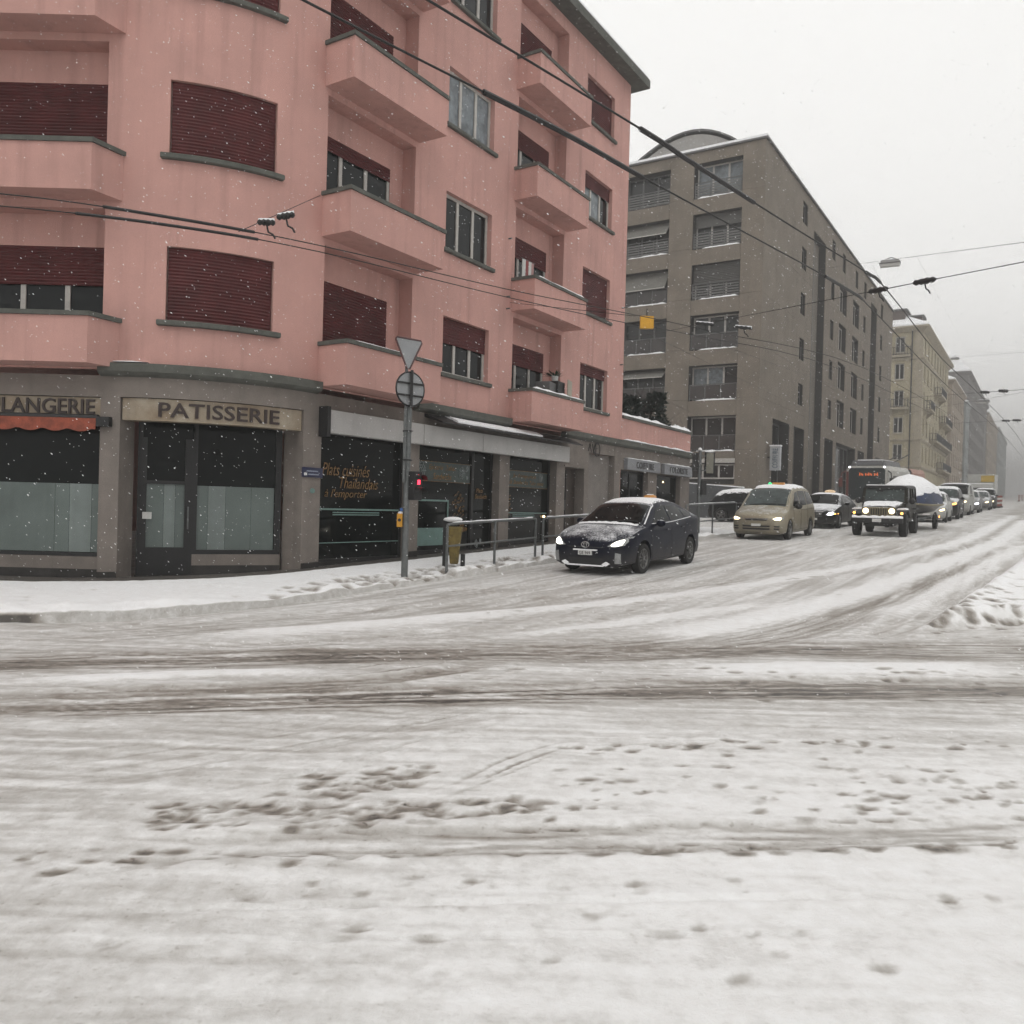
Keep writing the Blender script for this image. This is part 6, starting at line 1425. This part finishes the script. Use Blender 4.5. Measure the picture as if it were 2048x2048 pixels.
mb = MB(); mb.hexa([P2(z0-.75,.06,-.08),P2(z0-.75,.24,-.08),P2(z0-.75,.24,.1),P2(z0-.75,.06,.1),P2(z0-.28,.06,-.08),P2(z0-.28,.24,-.08),P2(z0-.28,.24,.1),P2(z0-.28,.06,.1)]); build(mb, 'pedestrian_signal', M_dark, tl, world=True)
mb = MB(); mb.blob(P2(z1+.05,.34,.0), .17, .14, .04, 8, 4, .1); build(mb, 'snow', M_snow, hd, world=True, smooth=60)
mb = MB()
for z in (z1-.1, z0+.1): mb.bar(P2(z), P2(z,.3), .04)
build(mb, 'bracket', M_steel, tl, world=True)
# blue street name plate on the bakery pillar, hairdresser and bakery signs
nm = thing('street_name_plate', 'small dark blue street name plate on the pillar right of the pastry shop', 'street sign', FP(3.2, .03, 2.05))
mb = MB(); ubox(mb, FP, 3.02, 3.52, .01, .03, 1.95, 2.13); build(mb, 'plate', mat('navy_enamel', (.010, .014, .055), .35, .05, 6), nm, world=True)
for a, b, z in ((3.12, 3.40, 2.06), (3.16, 3.42, 2.0)): mb = MB(); ubox(mb, FP, a, b, .031, .034, z-.008, z+.014); build(mb, 'worn_lettering', mat('pale_blue_ink', (.25, .28, .35), .5), nm, world=True)
mb = MB(); ubox(mb, FP, 3.06, 3.13, .031, .034, 1.98, 2.03); build(mb, 'white_square', M_plate, nm, world=True)
tq = tag(build(MB().disc(FP(3.28, .015, 1.70), (.54, -.84, 0), .05, .02, 10), 'teal_wall_plaque', M_teal, loc=FP(3.28, .015, 1.70)), 'tiny round teal plaque below the blue street name plate', 'plaque')
sg1 = thing('pastry_shop_sign', 'cream sign board with brown letters PATISSERIE over the recessed door', 'shop sign', FP(1.4, -.1, 2.8))
mb = MB(); ubox(mb, FP, -.10, 3.03, -.30, -.04, 2.79, 3.16); build(mb, 'board', M_sign, sg1, world=True)
text_on(sg1, FP, 'PATISSERIE', .50, 2.55, 2.855, 3.105, -.038, M_letter, .025, bold=.012)
sg2 = thing('bakery_sign', 'cream sign board with brown letters BOULANGERIE at the left edge', 'shop sign', FP(-3, 0, 2.8))
mb = MB(); ubox(mb, FP, -5.9, -.47, -.28, -.05, 2.81, 3.15); build(mb, 'board', M_sign, sg2, world=True)
text_on(sg2, FP, 'BOULANGERIE', -2.86, -.56, 2.87, 3.12, -.048, M_letter, .025, bold=.012)
aw = thing('bakery_awning', 'rolled orange awning with scalloped edge over the bakery window', 'awning', FP(-3, 0, 2.6))
mb = MB(); n = 90
for i in range(n):
    a = -5.9+5.42*i/n; b = -5.9+5.42*(i+1)/n; sc = lambda u: 2.62-.055*abs(math.sin((u+.1)*math.pi/.42)); mb.quad(FP(a, .10, sc(a)), FP(b, .10, sc(b)), FP(b, .08, 2.79), FP(a, .08, 2.79))
build(mb, 'valance', M_orange, aw, world=True)
mb = MB(); mb.tube([FP(-5.9, .02, 2.80), FP(-.47, .02, 2.80)], .06, 8); mb.bar(FP(-.47, .05, 2.74), FP(-.25, .05, 2.74), .12, .16); build(mb, 'roller', M_dark, aw, world=True)
M_sgrey = mat('silver_sign_panel', (.235, .24, .255), .45, .05, 3, metal=.2)
for word, s0, s1, x0, x1, lab in (('COIFFURE', 24.75, 27.48, 25.45, 26.90, 'silver sign reading COIFFURE over the nearer hairdresser window'), ('COLORISTE', 27.86, 30.60, 28.35, 30.10, 'silver sign reading COLORISTE over the farther hairdresser window')):
    h = thing('hairdresser_sign', lab, 'shop sign', FP(US(s0), 0, 2.8)); mb = MB(); ubox(mb, FP, US(s0), US(s1), .01, .14, 2.81, 3.17); build(mb, 'board', M_sgrey, h, world=True)
    text_on(h, FP, word, US(x0), US(x1), 2.88, 3.10, .141, M_dark, .012, bold=.004, spacing=1.15); snow_strip(h, FP, US(s0), US(s1), .01, .13, 3.172, .03)
cf = thing('hairdresser_blade_sign', 'upright white box sign with letters COIFFURE on the grey building', 'shop sign', ST(51.3, -13.7, 4.1))
CP = Line(ST(50.9, -14.15), ST(50.9, -13.35)); mb = MB(); c0 = ST(50.9, -13.75)
mb.loft([[ST(50.75, -14.02, z), ST(50.75, -13.42, z), ST(51.05, -13.42, z), ST(51.05, -14.02, z)] for z in (4.12, 5.55)]); build(mb, 'box', mat('pale_sign_box', (.42, .44, .46), .4, .05, 3), cf, world=True)
CPf = Line(ST(50.745, -14.02), ST(50.745, -13.42)); text_on(cf, CPf, 'COIFFURE', .16, .48, 4.25, 5.42, .003, mat('blue_grey_letter', (.10, .14, .18), .5), .012, vertical=True, bold=.01)
mb = MB(); mb.loft([[ST(50.72, -14.05, z), ST(50.72, -13.39, z), ST(51.08, -13.39, z), ST(51.08, -14.05, z)] for z in (5.551, 5.63)]); build(mb, 'snow', M_snow, cf, world=True)
mb = MB(); mb.bar(ST(50.9, -14.2, 4.9), ST(50.9, -14.0, 4.9), .08); build(mb, 'bracket', M_dark, cf, world=True)
# ramp wall of the side street
rw = thing('ramp_wall', 'slate grey ramp wall with snow on its sloping top behind the parked cars', 'wall', ST(45, -18, rz(45)))
mb = MB(); A_, B_ = at_px(1372, 956, -18.5), None
ra = [ST(45, -24.5), ST(45, -13.6)]
z_l, z_r = 3.30, 2.95
mb.loft([[(*ST(s, t_)[:2], -.2), (*ST(s, t_)[:2], z)] for s, t_, z in ()]) if False else None
mb.hexa([ST(44.7,-24.5,0), ST(44.7,-13.7,0), ST(45.0,-13.7,0), ST(45.0,-24.5,0), ST(44.7,-24.5,3.62), ST(44.7,-13.7,2.86), ST(45.0,-13.7,2.86), ST(45.0,-24.5,3.62)]); build(mb, 'wall_slab', mat('slate_wall', (.075, .08, .085), .8, .1, 1.5, streak=.15), rw, world=True)
RL = Line(ST(44.7,-24.5), ST(44.7,-13.7)); mb = MB(); n = 30; mb.tube([(*RL(RL.L*i/n, -.12)[:2], 3.63-.76*i/n+.01) for i in range(n+1)], [.05*(.7+.5*random.random()) for i in range(n+1)], 6); build(mb, 'snow', M_snow, rw, world=True, smooth=60)
# roadwork beacons
for i, (px, py, lb) in enumerate(((1996, 1016, 'left one of the two nearer red and white roadwork beacons'), (2001, 1015, 'right one of the two nearer red and white roadwork beacons'), (2038, 1003, 'left one of the two distant roadwork beacons'), (2044, 1001, 'right one of the two distant roadwork beacons'))):
    g = ground_at(px, py); s_ = to_st(*g)[0]; bz = rz(s_); b = thing('roadwork_beacon', lb, 'beacon', (g[0], g[1], bz), STREET_ROT, 'roadwork beacons')
    for k in range(5): mb = MB(); mb.box(-.03, .03, -.14, .14, .15+.2*k, .35+.2*k); build(mb, 'stripe', mat('beacon_red', (.30, .05, .03), .6) if k % 2 == 0 else M_plate, b)
    mb = MB(); mb.box(-.2, .2, -.2, .2, 0, .14); build(mb, 'foot', M_dark, b)

# ================================================================ overhead wires
M_wire = mat('wire_black', (.012, .011, .011), .6, .1, 10); M_ins = mat('insulator_black', (.010, .009, .010), .5, .1, 10)
def wire(name, label, pts, r=.008, grp='trolley wires', cat='wire', n=5):
    o = MB(); P = smooth_line([tuple(p) for p in pts], 5) if len(pts) > 2 else [tuple(p) for p in pts]
    c = P[0]; o.tube([tuple(p) for p in P], r, n); w = build(o, name, M_wire, loc=tuple(map(float, c))); return tag(w, label, cat, grp)
def stz(s, t, h): return ST(s, t, rz(s)+h)
WA = [stz(0, -5.2, 5), stz(4, -4.42, 5), stz(6.62, -3.85, 5), stz(7.77, -3.66, 5), stz(8.93, -3.47, 5), stz(14.1, -2.78, 5), stz(16.78, -2.70, 5), stz(30, -2.7, 5), stz(60, -2.3, 5), stz(110, -2.0, 5)]
WB = [stz(0, -4.5, 5), stz(4, -3.75, 5), stz(7, -3.18, 5), stz(8, -3.03, 5), stz(10.4, -2.69, 5), stz(13.2, -2.32, 5), stz(14.7, -2.24, 5), stz(22.95, -2.25, 5), stz(33, -2.01, 5), stz(60, -1.6, 5), stz(110, -1.4, 5)]
wire('trolley_wire', 'left trolley wire of the pair running up the street', WA, .010); wire('trolley_wire', 'right trolley wire of the pair running up the street', WB, .010)
LA = [stz(3.4, -12.2, 5), stz(4.98, -10.26, 5), stz(6.39, -9.22, 5), stz(8.15, -8.35, 5), stz(11.37, -7.50, 5), stz(14.14, -6.63, 5), stz(16.7, -5.9, 5), stz(24, -4.2, 5), stz(45, -3.6, 5)]
LB_ = [stz(3.6, -12.7, 5), stz(5.19, -10.7, 5), stz(6.68, -9.42, 5), stz(8.36, -8.57, 5), stz(11.83, -7.82, 5), stz(15.01, -7.03, 5), stz(16.9, -6.4, 5), stz(24, -4.8, 5), stz(45, -4.2, 5)]
wire('trolley_wire', 'upper trolley wire curving left across the pink house', LA, .008); wire('trolley_wire', 'lower trolley wire curving left across the pink house', LB_, .008)
def section(label, a, b, w=.04, grp='trolley wire splints'):
    mb = MB(); mb.bar(a, b, w, w*.9); return tag(build(mb, 'wire_splint', M_ins, loc=tuple(a)), label, 'fitting', grp)
def lerp(P, i, f): return tuple(np.array(P[i])*(1-f)+np.array(P[i+1])*f)
SA, SB2 = smooth_line(LA, 5), smooth_line(LB_, 5)
for P, a, b, lb in ((SA, 8, 14, 'dark splint along the upper curved trolley wire'), (SB2, 7, 14, 'dark splint along the lower curved trolley wire')):
    mb = MB(); mb.tube([tuple(p) for p in P[a:b]], .020, 6); tag(build(mb, 'wire_splint', M_ins, loc=tuple(P[a])), lb, 'fitting', 'trolley wire splints')
for P, a, b, lb in ((smooth_line(WA, 5), 8, 18, 'thick dark rail on the left street wire before the pink corner'), (smooth_line(WB, 5), 10, 19, 'thick dark rail on the right street wire at the top'), (smooth_line(WA, 5), 24, 29, 'dark rail on the left street wire over the grey facade'), (smooth_line(WB, 5), 25, 30, 'dark rail on the right street wire under the insulators')):
    mb = MB(); mb.tube([tuple(p) for p in P[a:b]], .024, 6); tag(build(mb, 'wire_splint', M_ins, loc=tuple(P[a])), lb, 'fitting', 'trolley wire splints')
def insulator(label, p, d, L=.34, r=.05, snow=False):
    """fat ribbed insulator with a hanger below"""
    p = Vector(p); d = Vector(d).normalized(); o = thing('insulator', label, 'insulator', tuple(p), 0, 'overhead insulators')
    mb = MB(); n = 9; mb.tube([p+d*(L*(i/(n-1)-.5)) for i in range(n)], [r*q for q in (.4,.9,.6,1,.7,1,.6,.9,.4)], 8); build(mb, 'ribbed_body', M_ins, o, world=True, smooth=40)
    mb = MB(); mb.tube([p, p+Vector((.03, 0, -.12)), p+Vector((.08, .02, -.14)), p+Vector((.11, .02, -.19))], .012, 5); build(mb, 'hanger', M_ins, o, world=True)
    if snow: mb = MB(); mb.tube([p+d*(L*(i/6-.5)*.9)+Vector((0, 0, r*.8)) for i in range(7)], [r*.35*(.7+.5*random.random()) for i in range(7)], 6); build(mb, 'snow', M_snow, o, world=True, smooth=60)
    return o
def span(label, a, b, r=.006): return wire('span_wire', label, [a, b], r, 'span wires')
h1 = lerp(LA, 2, .55); h2 = lerp(LB_, 2, .6); wp = FP(3.25, .05, 7.15)
sp1 = Vector(stz(7.14, -8.26, 5.0)); sp2 = Vector(stz(7.09, -7.86, 5.0))
span('span wire from the rounded corner of the pink house to the curved trolley wires', wp, tuple(sp1+(sp1-sp2)*1.5))
insulator('snow-topped insulator on the curved wires, left of the pair', tuple(sp1), (1, 0, 0), .22, .045, True); insulator('snow-topped insulator on the curved wires, right of the pair', tuple(sp2), (1, 0, .2), .22, .045, True)
e1 = at_px(1020, 605, -11.45); e2 = stz(15.2, -6.9, 5.15); span('upper stay from the pink house wall to the orange box', e1, e2); 
span('span wire from the pink house edge over the street wires', ST(24.5, -11.45, 6.95), ST(13, .22, 4.98), .007)
for px, s_, lb in ((1757, 14.6, 'black insulator on the left street wire'), (1850, 13.9, 'black insulator on the right of the street wires')):
    f = None
    a, b = np.array(ST(24.5, -11.45, 6.95)), np.array(ST(13, .22, 4.98)); best = min(np.linspace(0, 1, 400), key=lambda q: abs((lambda w: ((Vector(w)-Vector((0,0,CAMZ))).dot(_cx)/-(Vector(w)-Vector((0,0,CAMZ))).dot(_cz))*FPX+1024-px)(a+(b-a)*q)))
    p = a+(b-a)*best; insulator(lb, tuple(p), tuple(b-a), .50, .055)
span('thin wire between the two black insulators', tuple(np.array(stz(14.4, -2.5, 4.95))), tuple(np.array(stz(13.9, -1.4, 4.95))), .006)
span('high span wire carrying the nearest street lamp', ST(63, -14.2, 19.3), ST(22, .40, 7.75), .007)
def pend_lamp(label, c, w, yaw):
    o = thing('street_lamp', label, 'street lamp', c, yaw, 'lamps hung over the street')
    mb = MB(); mb.loft([[(x*k, y*k, z) for x, y in ((-w/2,-.16),(w/2,-.16),(w/2,.16),(-w/2,.16))] for k, z in ((.80,-.02),(1,-.14),(1,-.20))]); build(mb, 'housing', mat('lamp_housing', (.24, .235, .23), .5, .1, 6), o)
    mb = MB(); mb.loft([[(x*k, y*k, z) for x, y in ((-w/2,-.15),(w/2,-.15),(w/2,.15),(-w/2,.15))] for k, z in ((.98,-.201),(.92,-.30))]); build(mb, 'diffuser', mat('lamp_diffuser', (.45, .44, .42), .3, .05, 6), o)
    mb = MB(); mb.box(-w/2-.01, w/2+.01, -.165, .165, -.175, -.15); build(mb, 'band', M_dark, o)
    mb = MB(); mb.tube([(-w*.3, 0, 0), (-.05, 0, .10), (w*.3, 0, 0)], .02, 5); build(mb, 'hook', M_dark, o)
    mb = MB(); mb.blob((0, 0, -.01), w*.36, .10, .04, 8, 4, .1); build(mb, 'snow', M_snow, o, smooth=60); return o
def on_seg(a, b, px):
    a, b = np.array(a), np.array(b)
    q = min(np.linspace(0, 1, 600), key=lambda q: abs((lambda w: ((Vector(w)-Vector((0,0,CAMZ))).dot(_cx)/-(Vector(w)-Vector((0,0,CAMZ))).dot(_cz))*FPX+1024-px)(a+(b-a)*q))); return tuple(a+(b-a)*q)
sa, sb_ = ST(63, -14.2, 19.3), ST(22, .40, 7.75); pend_lamp('nearest street lamp hanging from the high span wire at the top right', on_seg(sa, sb_, 1780), .85, STREET_ROT+R_(95))
s3a, s3b = ST(132.4, -13, 24.1), ST(50, 1.03, 10.1); span('span wire carrying the middle street lamp', s3a, s3b, .009); pend_lamp('middle street lamp hanging in front of the yellow house roof', on_seg(s3a, s3b, 1910), .95, STREET_ROT+R_(95))
s4a, s4b = ST(92.6, -14.1, 13.5), ST(40, .86, 6.9); span('span wire with insulators crossing in front of the yellow house', s4a, s4b, .012)
insulator('left insulator on the span wire before the yellow house', on_seg(s4a, s4b, 1970), (1, 0, 0), .5, .10); insulator('right insulator on the span wire before the yellow house', on_seg(s4a, s4b, 2007), (1, 0, 0), .5, .10)
s5a, s5b = ST(107.4, -13, 12.3), ST(62, .5, 7.9); span('lower span wire before the yellow house balconies', s5a, s5b, .012)
for px, lb in ((2012, 'left insulator on the lowest span wire'), (2034, 'right insulator on the lowest span wire')): insulator(lb, on_seg(s5a, s5b, px), (1, 0, 0), .6, .10)
s6a, s6b = ST(95, -14.1, 12.0), ST(70, .5, 11.0); span('faint span wire holding the farthest street lamp', s6a, s6b, .010); pend_lamp('farthest street lamp on a faint span wire', on_seg(s6a, s6b, 1966), 1.0, STREET_ROT+R_(95))
for i, (a, b) in enumerate(((on_seg(sa, sb_, 1742), on_seg(ST(24.5, -11.45, 6.95), ST(13, .22, 4.98), 1770)), (on_seg(sa, sb_, 1834), on_seg(s3a, s3b, 1940)))):
    span(('thin dropper wire left of the nearest street lamp', 'thin dropper wire right of the nearest street lamp')[i], a, b, .003)
for lb, a, b in (('thin stay across the grey facade below the insulators', ST(15.2, -6.9, 5.1), ST(75, -14.2, 8.6)), ('second thin stay across the grey facade', ST(16.0, -6.2, 5.1), ST(84, -14.2, 12.6)), ('cable from the pink house to the grey building', ST(24.5, -11.4, 5.6), ST(49, -16, 6.4))): span(lb, a, b, .004)
yb_ = stz(15.35, -6.72, 5.05); bx = thing('orange_signal_box', 'small orange box hanging on the trolley wires before the grey building', 'signal box', yb_)
mb = MB(); mb.box(-.13, .13, -.05, .05, -.14, .10); build(mb, 'case', mat('orange_box_paint', (.62, .32, .02), .5, .1, 5), bx); mb = MB(); mb.tube([(0, 0, .1), (0, 0, .25)], .01, 5); build(mb, 'hook', M_dark, bx)
for lb, s_, t_ in (('snow-topped insulator right of the orange box', 16.5, -5.95), ('farther snow-topped insulator right of the orange box', 17.3, -5.4)): insulator(lb, stz(s_, t_, 5.12), (1, .3, 0), .42, .04, True)
# ================================================================ plants and clutter on terrace and balconies
M_leaf = mat('dark_conifer_needles', (.010, .028, .020), .8, .4, 12); M_bark = mat('dark_bark', (.035, .028, .024), .9, .2, 12)
def conifer(label, u, off, z0, h, r, tilt=(0, 0), n=900, droop=.4):
    b = FP(u, off, z0); o = thing('conifer_shrub', label, 'shrub', b, 0, 'evergreens on the annexe terrace')
    mb = MB(); mb.tube([b, (b[0]+tilt[0]*.5, b[1]+tilt[1]*.5, b[2]+h*.5), (b[0]+tilt[0], b[1]+tilt[1], b[2]+h*.95)], [.05, .035, .01], 6); build(mb, 'trunk', M_bark, o, world=True)
    mb = MB()
    for i in range(n):
        f = random.random()**.85; a = random.random()*6.283; rr = r*(1-f*.75)*(.35+.65*random.random()**.5)*(1+.35*math.sin(a*3+f*9))
        c = Vector((b[0]+tilt[0]*f+rr*math.cos(a), b[1]+tilt[1]*f+rr*math.sin(a), b[2]+.05+h*f*.97))
        d = Vector((math.cos(a), math.sin(a), .9-droop*2*random.random())).normalized()*(.14+.14*random.random()); sd_ = d.cross(Vector((random.uniform(-1,1), random.uniform(-1,1), 1))).normalized()*.05
        mb.quad(c-sd_*.5, c+d*.6-sd_, c+d, c+d*.6+sd_)
    build(mb, 'foliage', M_leaf, o, world=True); return o
conifer('tall dark evergreen on the terrace against the pink house edge', US(25.15), -.75, 4.35, 1.75, .55, (.0, .1), 1300)
conifer('low dark evergreen leaning over the middle of the terrace snow', US(26.1), -.6, 4.35, .9, .42, (.25, .0), 500)
conifer('broad dark evergreen hanging over the terrace parapet', US(28.05), -.7, 4.3, 1.35, .60, (.35, .0), 1100, .7)
def bare_tree(label, base, h, spread, seed, n0=5, name='bare_tree', cat='tree', grp=None, thin=1.0):
    rd = random.Random(seed); o = thing(name, label, cat, base, 0, grp); tr = MB(); br = MB()
    def grow(p, d, L, r, lvl, mb):
        pts = [p]; q = Vector(p)
        for i in range(4):
            d = (d+Vector((rd.uniform(-.25,.25), rd.uniform(-.25,.25), rd.uniform(-.05,.18)))).normalized(); q = q+d*L/4; pts.append(q.copy())
        mb.tube(pts, [r*(1-.55*i/4) for i in range(5)], 5 if lvl < 2 else 3, cap=False)
        if lvl < 4:
            for i in range(n0 if lvl == 0 else 3+(lvl < 2)):
                k = rd.randint(1, 4); nd_ = (d*.55+Vector((rd.uniform(-1,1)*spread, rd.uniform(-1,1)*spread, rd.uniform(-.1,.8)))).normalized(); grow(pts[k].copy(), nd_, L*rd.uniform(.45,.72), r*.45, lvl+1, br)
    grow(Vector(base), Vector((0, 0, 1)), h*.5, .075*thin, 0, tr); build(tr, 'trunk', M_bark, o, world=True); build(br, 'crown', M_bark, o, world=True); return o
bare_tree('small bare twiggy tree on the terrace in front of the grey building', FP(US(29.7), -1.4, 4.2), 2.5, .9, 4)
bare_tree('bare shrub between the evergreens on the terrace', FP(US(27.2), -.8, 4.3), 1.3, 1.0, 9, 4, 'bare_shrub', 'shrub', thin=.5)
bare_tree('bare street tree showing before the ground floor of the grey building', ST(38.5, -15.2, rz(38.5)), 6.0, .8, 12, 6, thin=1.3)
# balcony clutter on the first-floor balcony
def clutter(name, label, cat, u, off, z, sx, sy, sz, m, rot=0, snow=False):
    c = FP(u, off, z); mb = MB(); mb.box(-sx/2, sx/2, -sy/2, sy/2, 0, sz); o = build(mb, name, m); bevel(o, .01); o.location = c; o.rotation_euler = (0, 0, STREET_ROT+rot); MW[o.name] = Matrix.Translation(Vector(c)); return tag(o, label, cat)
zb_ = 3.80
clutter('storage_box', 'grey storage box on the first floor balcony', 'box', US(19.15), .30, zb_, .55, .4, 1.0, mat('grey_plastic', (.10, .10, .10), .6), .2)
clutter('crate', 'black crate on the first floor balcony', 'crate', US(19.62), .30, zb_, .45, .4, 1.08, M_trim, .1)
clutter('cardboard_panel', 'pale cardboard panel leaning on the first floor balcony coping', 'panel', US(20.05), .52, zb_+.55, .42, .03, .62, mat('pale_cardboard', (.36, .34, .28), .8), .25)
pt = thing('potted_plant', 'white pot with a green plant standing on the black crate', 'plant', FP(US(19.6), .3, zb_+1.08))
mb = MB(); c = FP(US(19.62), .3, zb_+1.08); mb.tube([c, (c[0], c[1], c[2]+.16)], [.07, .10], 10); build(mb, 'pot', M_cream, pt, world=True)
mb = MB()
for i in range(60):
    a = random.random()*6.28; L = .1+.28*random.random(); d = Vector((math.cos(a)*L-.18*random.random(), math.sin(a)*L, .02+.14*random.random())); p = Vector((c[0], c[1], c[2]+.14)); s_ = Vector((-d.y, d.x, 0)).normalized()*.025; mb.quad(p, p+d*.6-s_, p+d, p+d*.6+s_)
build(mb, 'leaves', mat('green_leaf', (.02, .07, .04), .7, .3, 10), pt, world=True)
ld = thing('laundry', 'white and red laundry hanging at the left end of the second floor balcony', 'laundry', FP(US(18.2), .1, 7.3))
for i, (a, m_) in enumerate(((18.0, M_cream), (18.14, mat('red_cloth', (.25, .06, .06), .8)), (18.28, M_cream), (18.40, mat('pink_cloth', (.42, .25, .24), .8)))):
    mb = MB(); mb.loft([[FP(US(a), .18, z), FP(US(a)+.12, .2+.02*math.sin(z*9), z), FP(US(a)+.12, .21, z), FP(US(a), .19, z)] for z in (7.2, 7.5, 7.78)]); build(mb, 'cloth', m_, ld, world=True)
mb = MB(); mb.tube([FP(US(17.95), .19, 7.79), FP(US(18.6), .19, 7.79)], .01, 5); build(mb, 'drying_rail', M_steel, ld, world=True)

# ================================================================ falling snow: loose clumps of flakes in the air
N = 30000
mb_v = []; mb_f = []
r2 = np.random.default_rng(5)
depth = 5.0 + 30*r2.random(N)**1.15; fx = (r2.random(N)-.5)*1.45; fy = (r2.random(N)-.35)*1.35
sx = .0015 + .0018*r2.random(N)**3
for i in range(N):
    Y = depth[i]; X = fx[i]*Y; Z = CAMZ + fy[i]*Y*.75
    s_, t_ = to_st(X, Y)
    if Z < rz(s_)+.1 or Z > 24: continue
    if t_ < -10.5 or Y > 13.3 and X < -4.2: continue
    k = sx[i]*(1+depth[i]*.035); a = Vector((.80, -.1, -.60)).normalized(); b = Vector((.6, 0, .8)); c_ = Vector((0, 1, 0)); p = Vector((X, Y, Z)); e = 1.5+1.7*r2.random()
    n0 = len(mb_v); j = lambda: .7+.6*r2.random()
    for v in (a*k*e*j(), b*k*j(), c_*k*j(), -a*k*e*j(), -b*k*j(), -c_*k*j()): mb_v.append(tuple(p+v))
    for f in ((0,1,2),(1,3,2),(3,4,2),(4,0,2),(1,0,5),(3,1,5),(4,3,5),(0,4,5)): mb_f.append(tuple(n0+q for q in f))
fl = MB(); fl.v = mb_v; fl.f = mb_f; fo = link('falling_snow', mesh_of(fl, 'falling_snow', M_snow, 'keep' if False else 0)); fo['kind'] = 'stuff'; fo['label'] = 'snow flakes drifting through the air'; MW[fo.name] = Matrix.Identity(4)
# ================================================================ air thick with snow
mb = MB(); mb.box(-200, 420, -90, 600, -1.4, 35.5); hz = build(mb, 'haze', None)
m = bpy.data.materials.new('snow_haze'); m.use_nodes = True; n = m.node_tree; n.nodes.remove(n.nodes['Principled BSDF'])
pv = n.nodes.new('ShaderNodeVolumePrincipled'); pv.inputs['Color'].default_value = (.57, .562, .552, 1); pv.inputs['Density'].default_value = .0036; pv.inputs['Anisotropy'].default_value = .0
n.links.new(pv.outputs[0], n.nodes['Material Output'].inputs['Volume']); hz.data.materials.append(m); hz['kind'] = 'stuff'
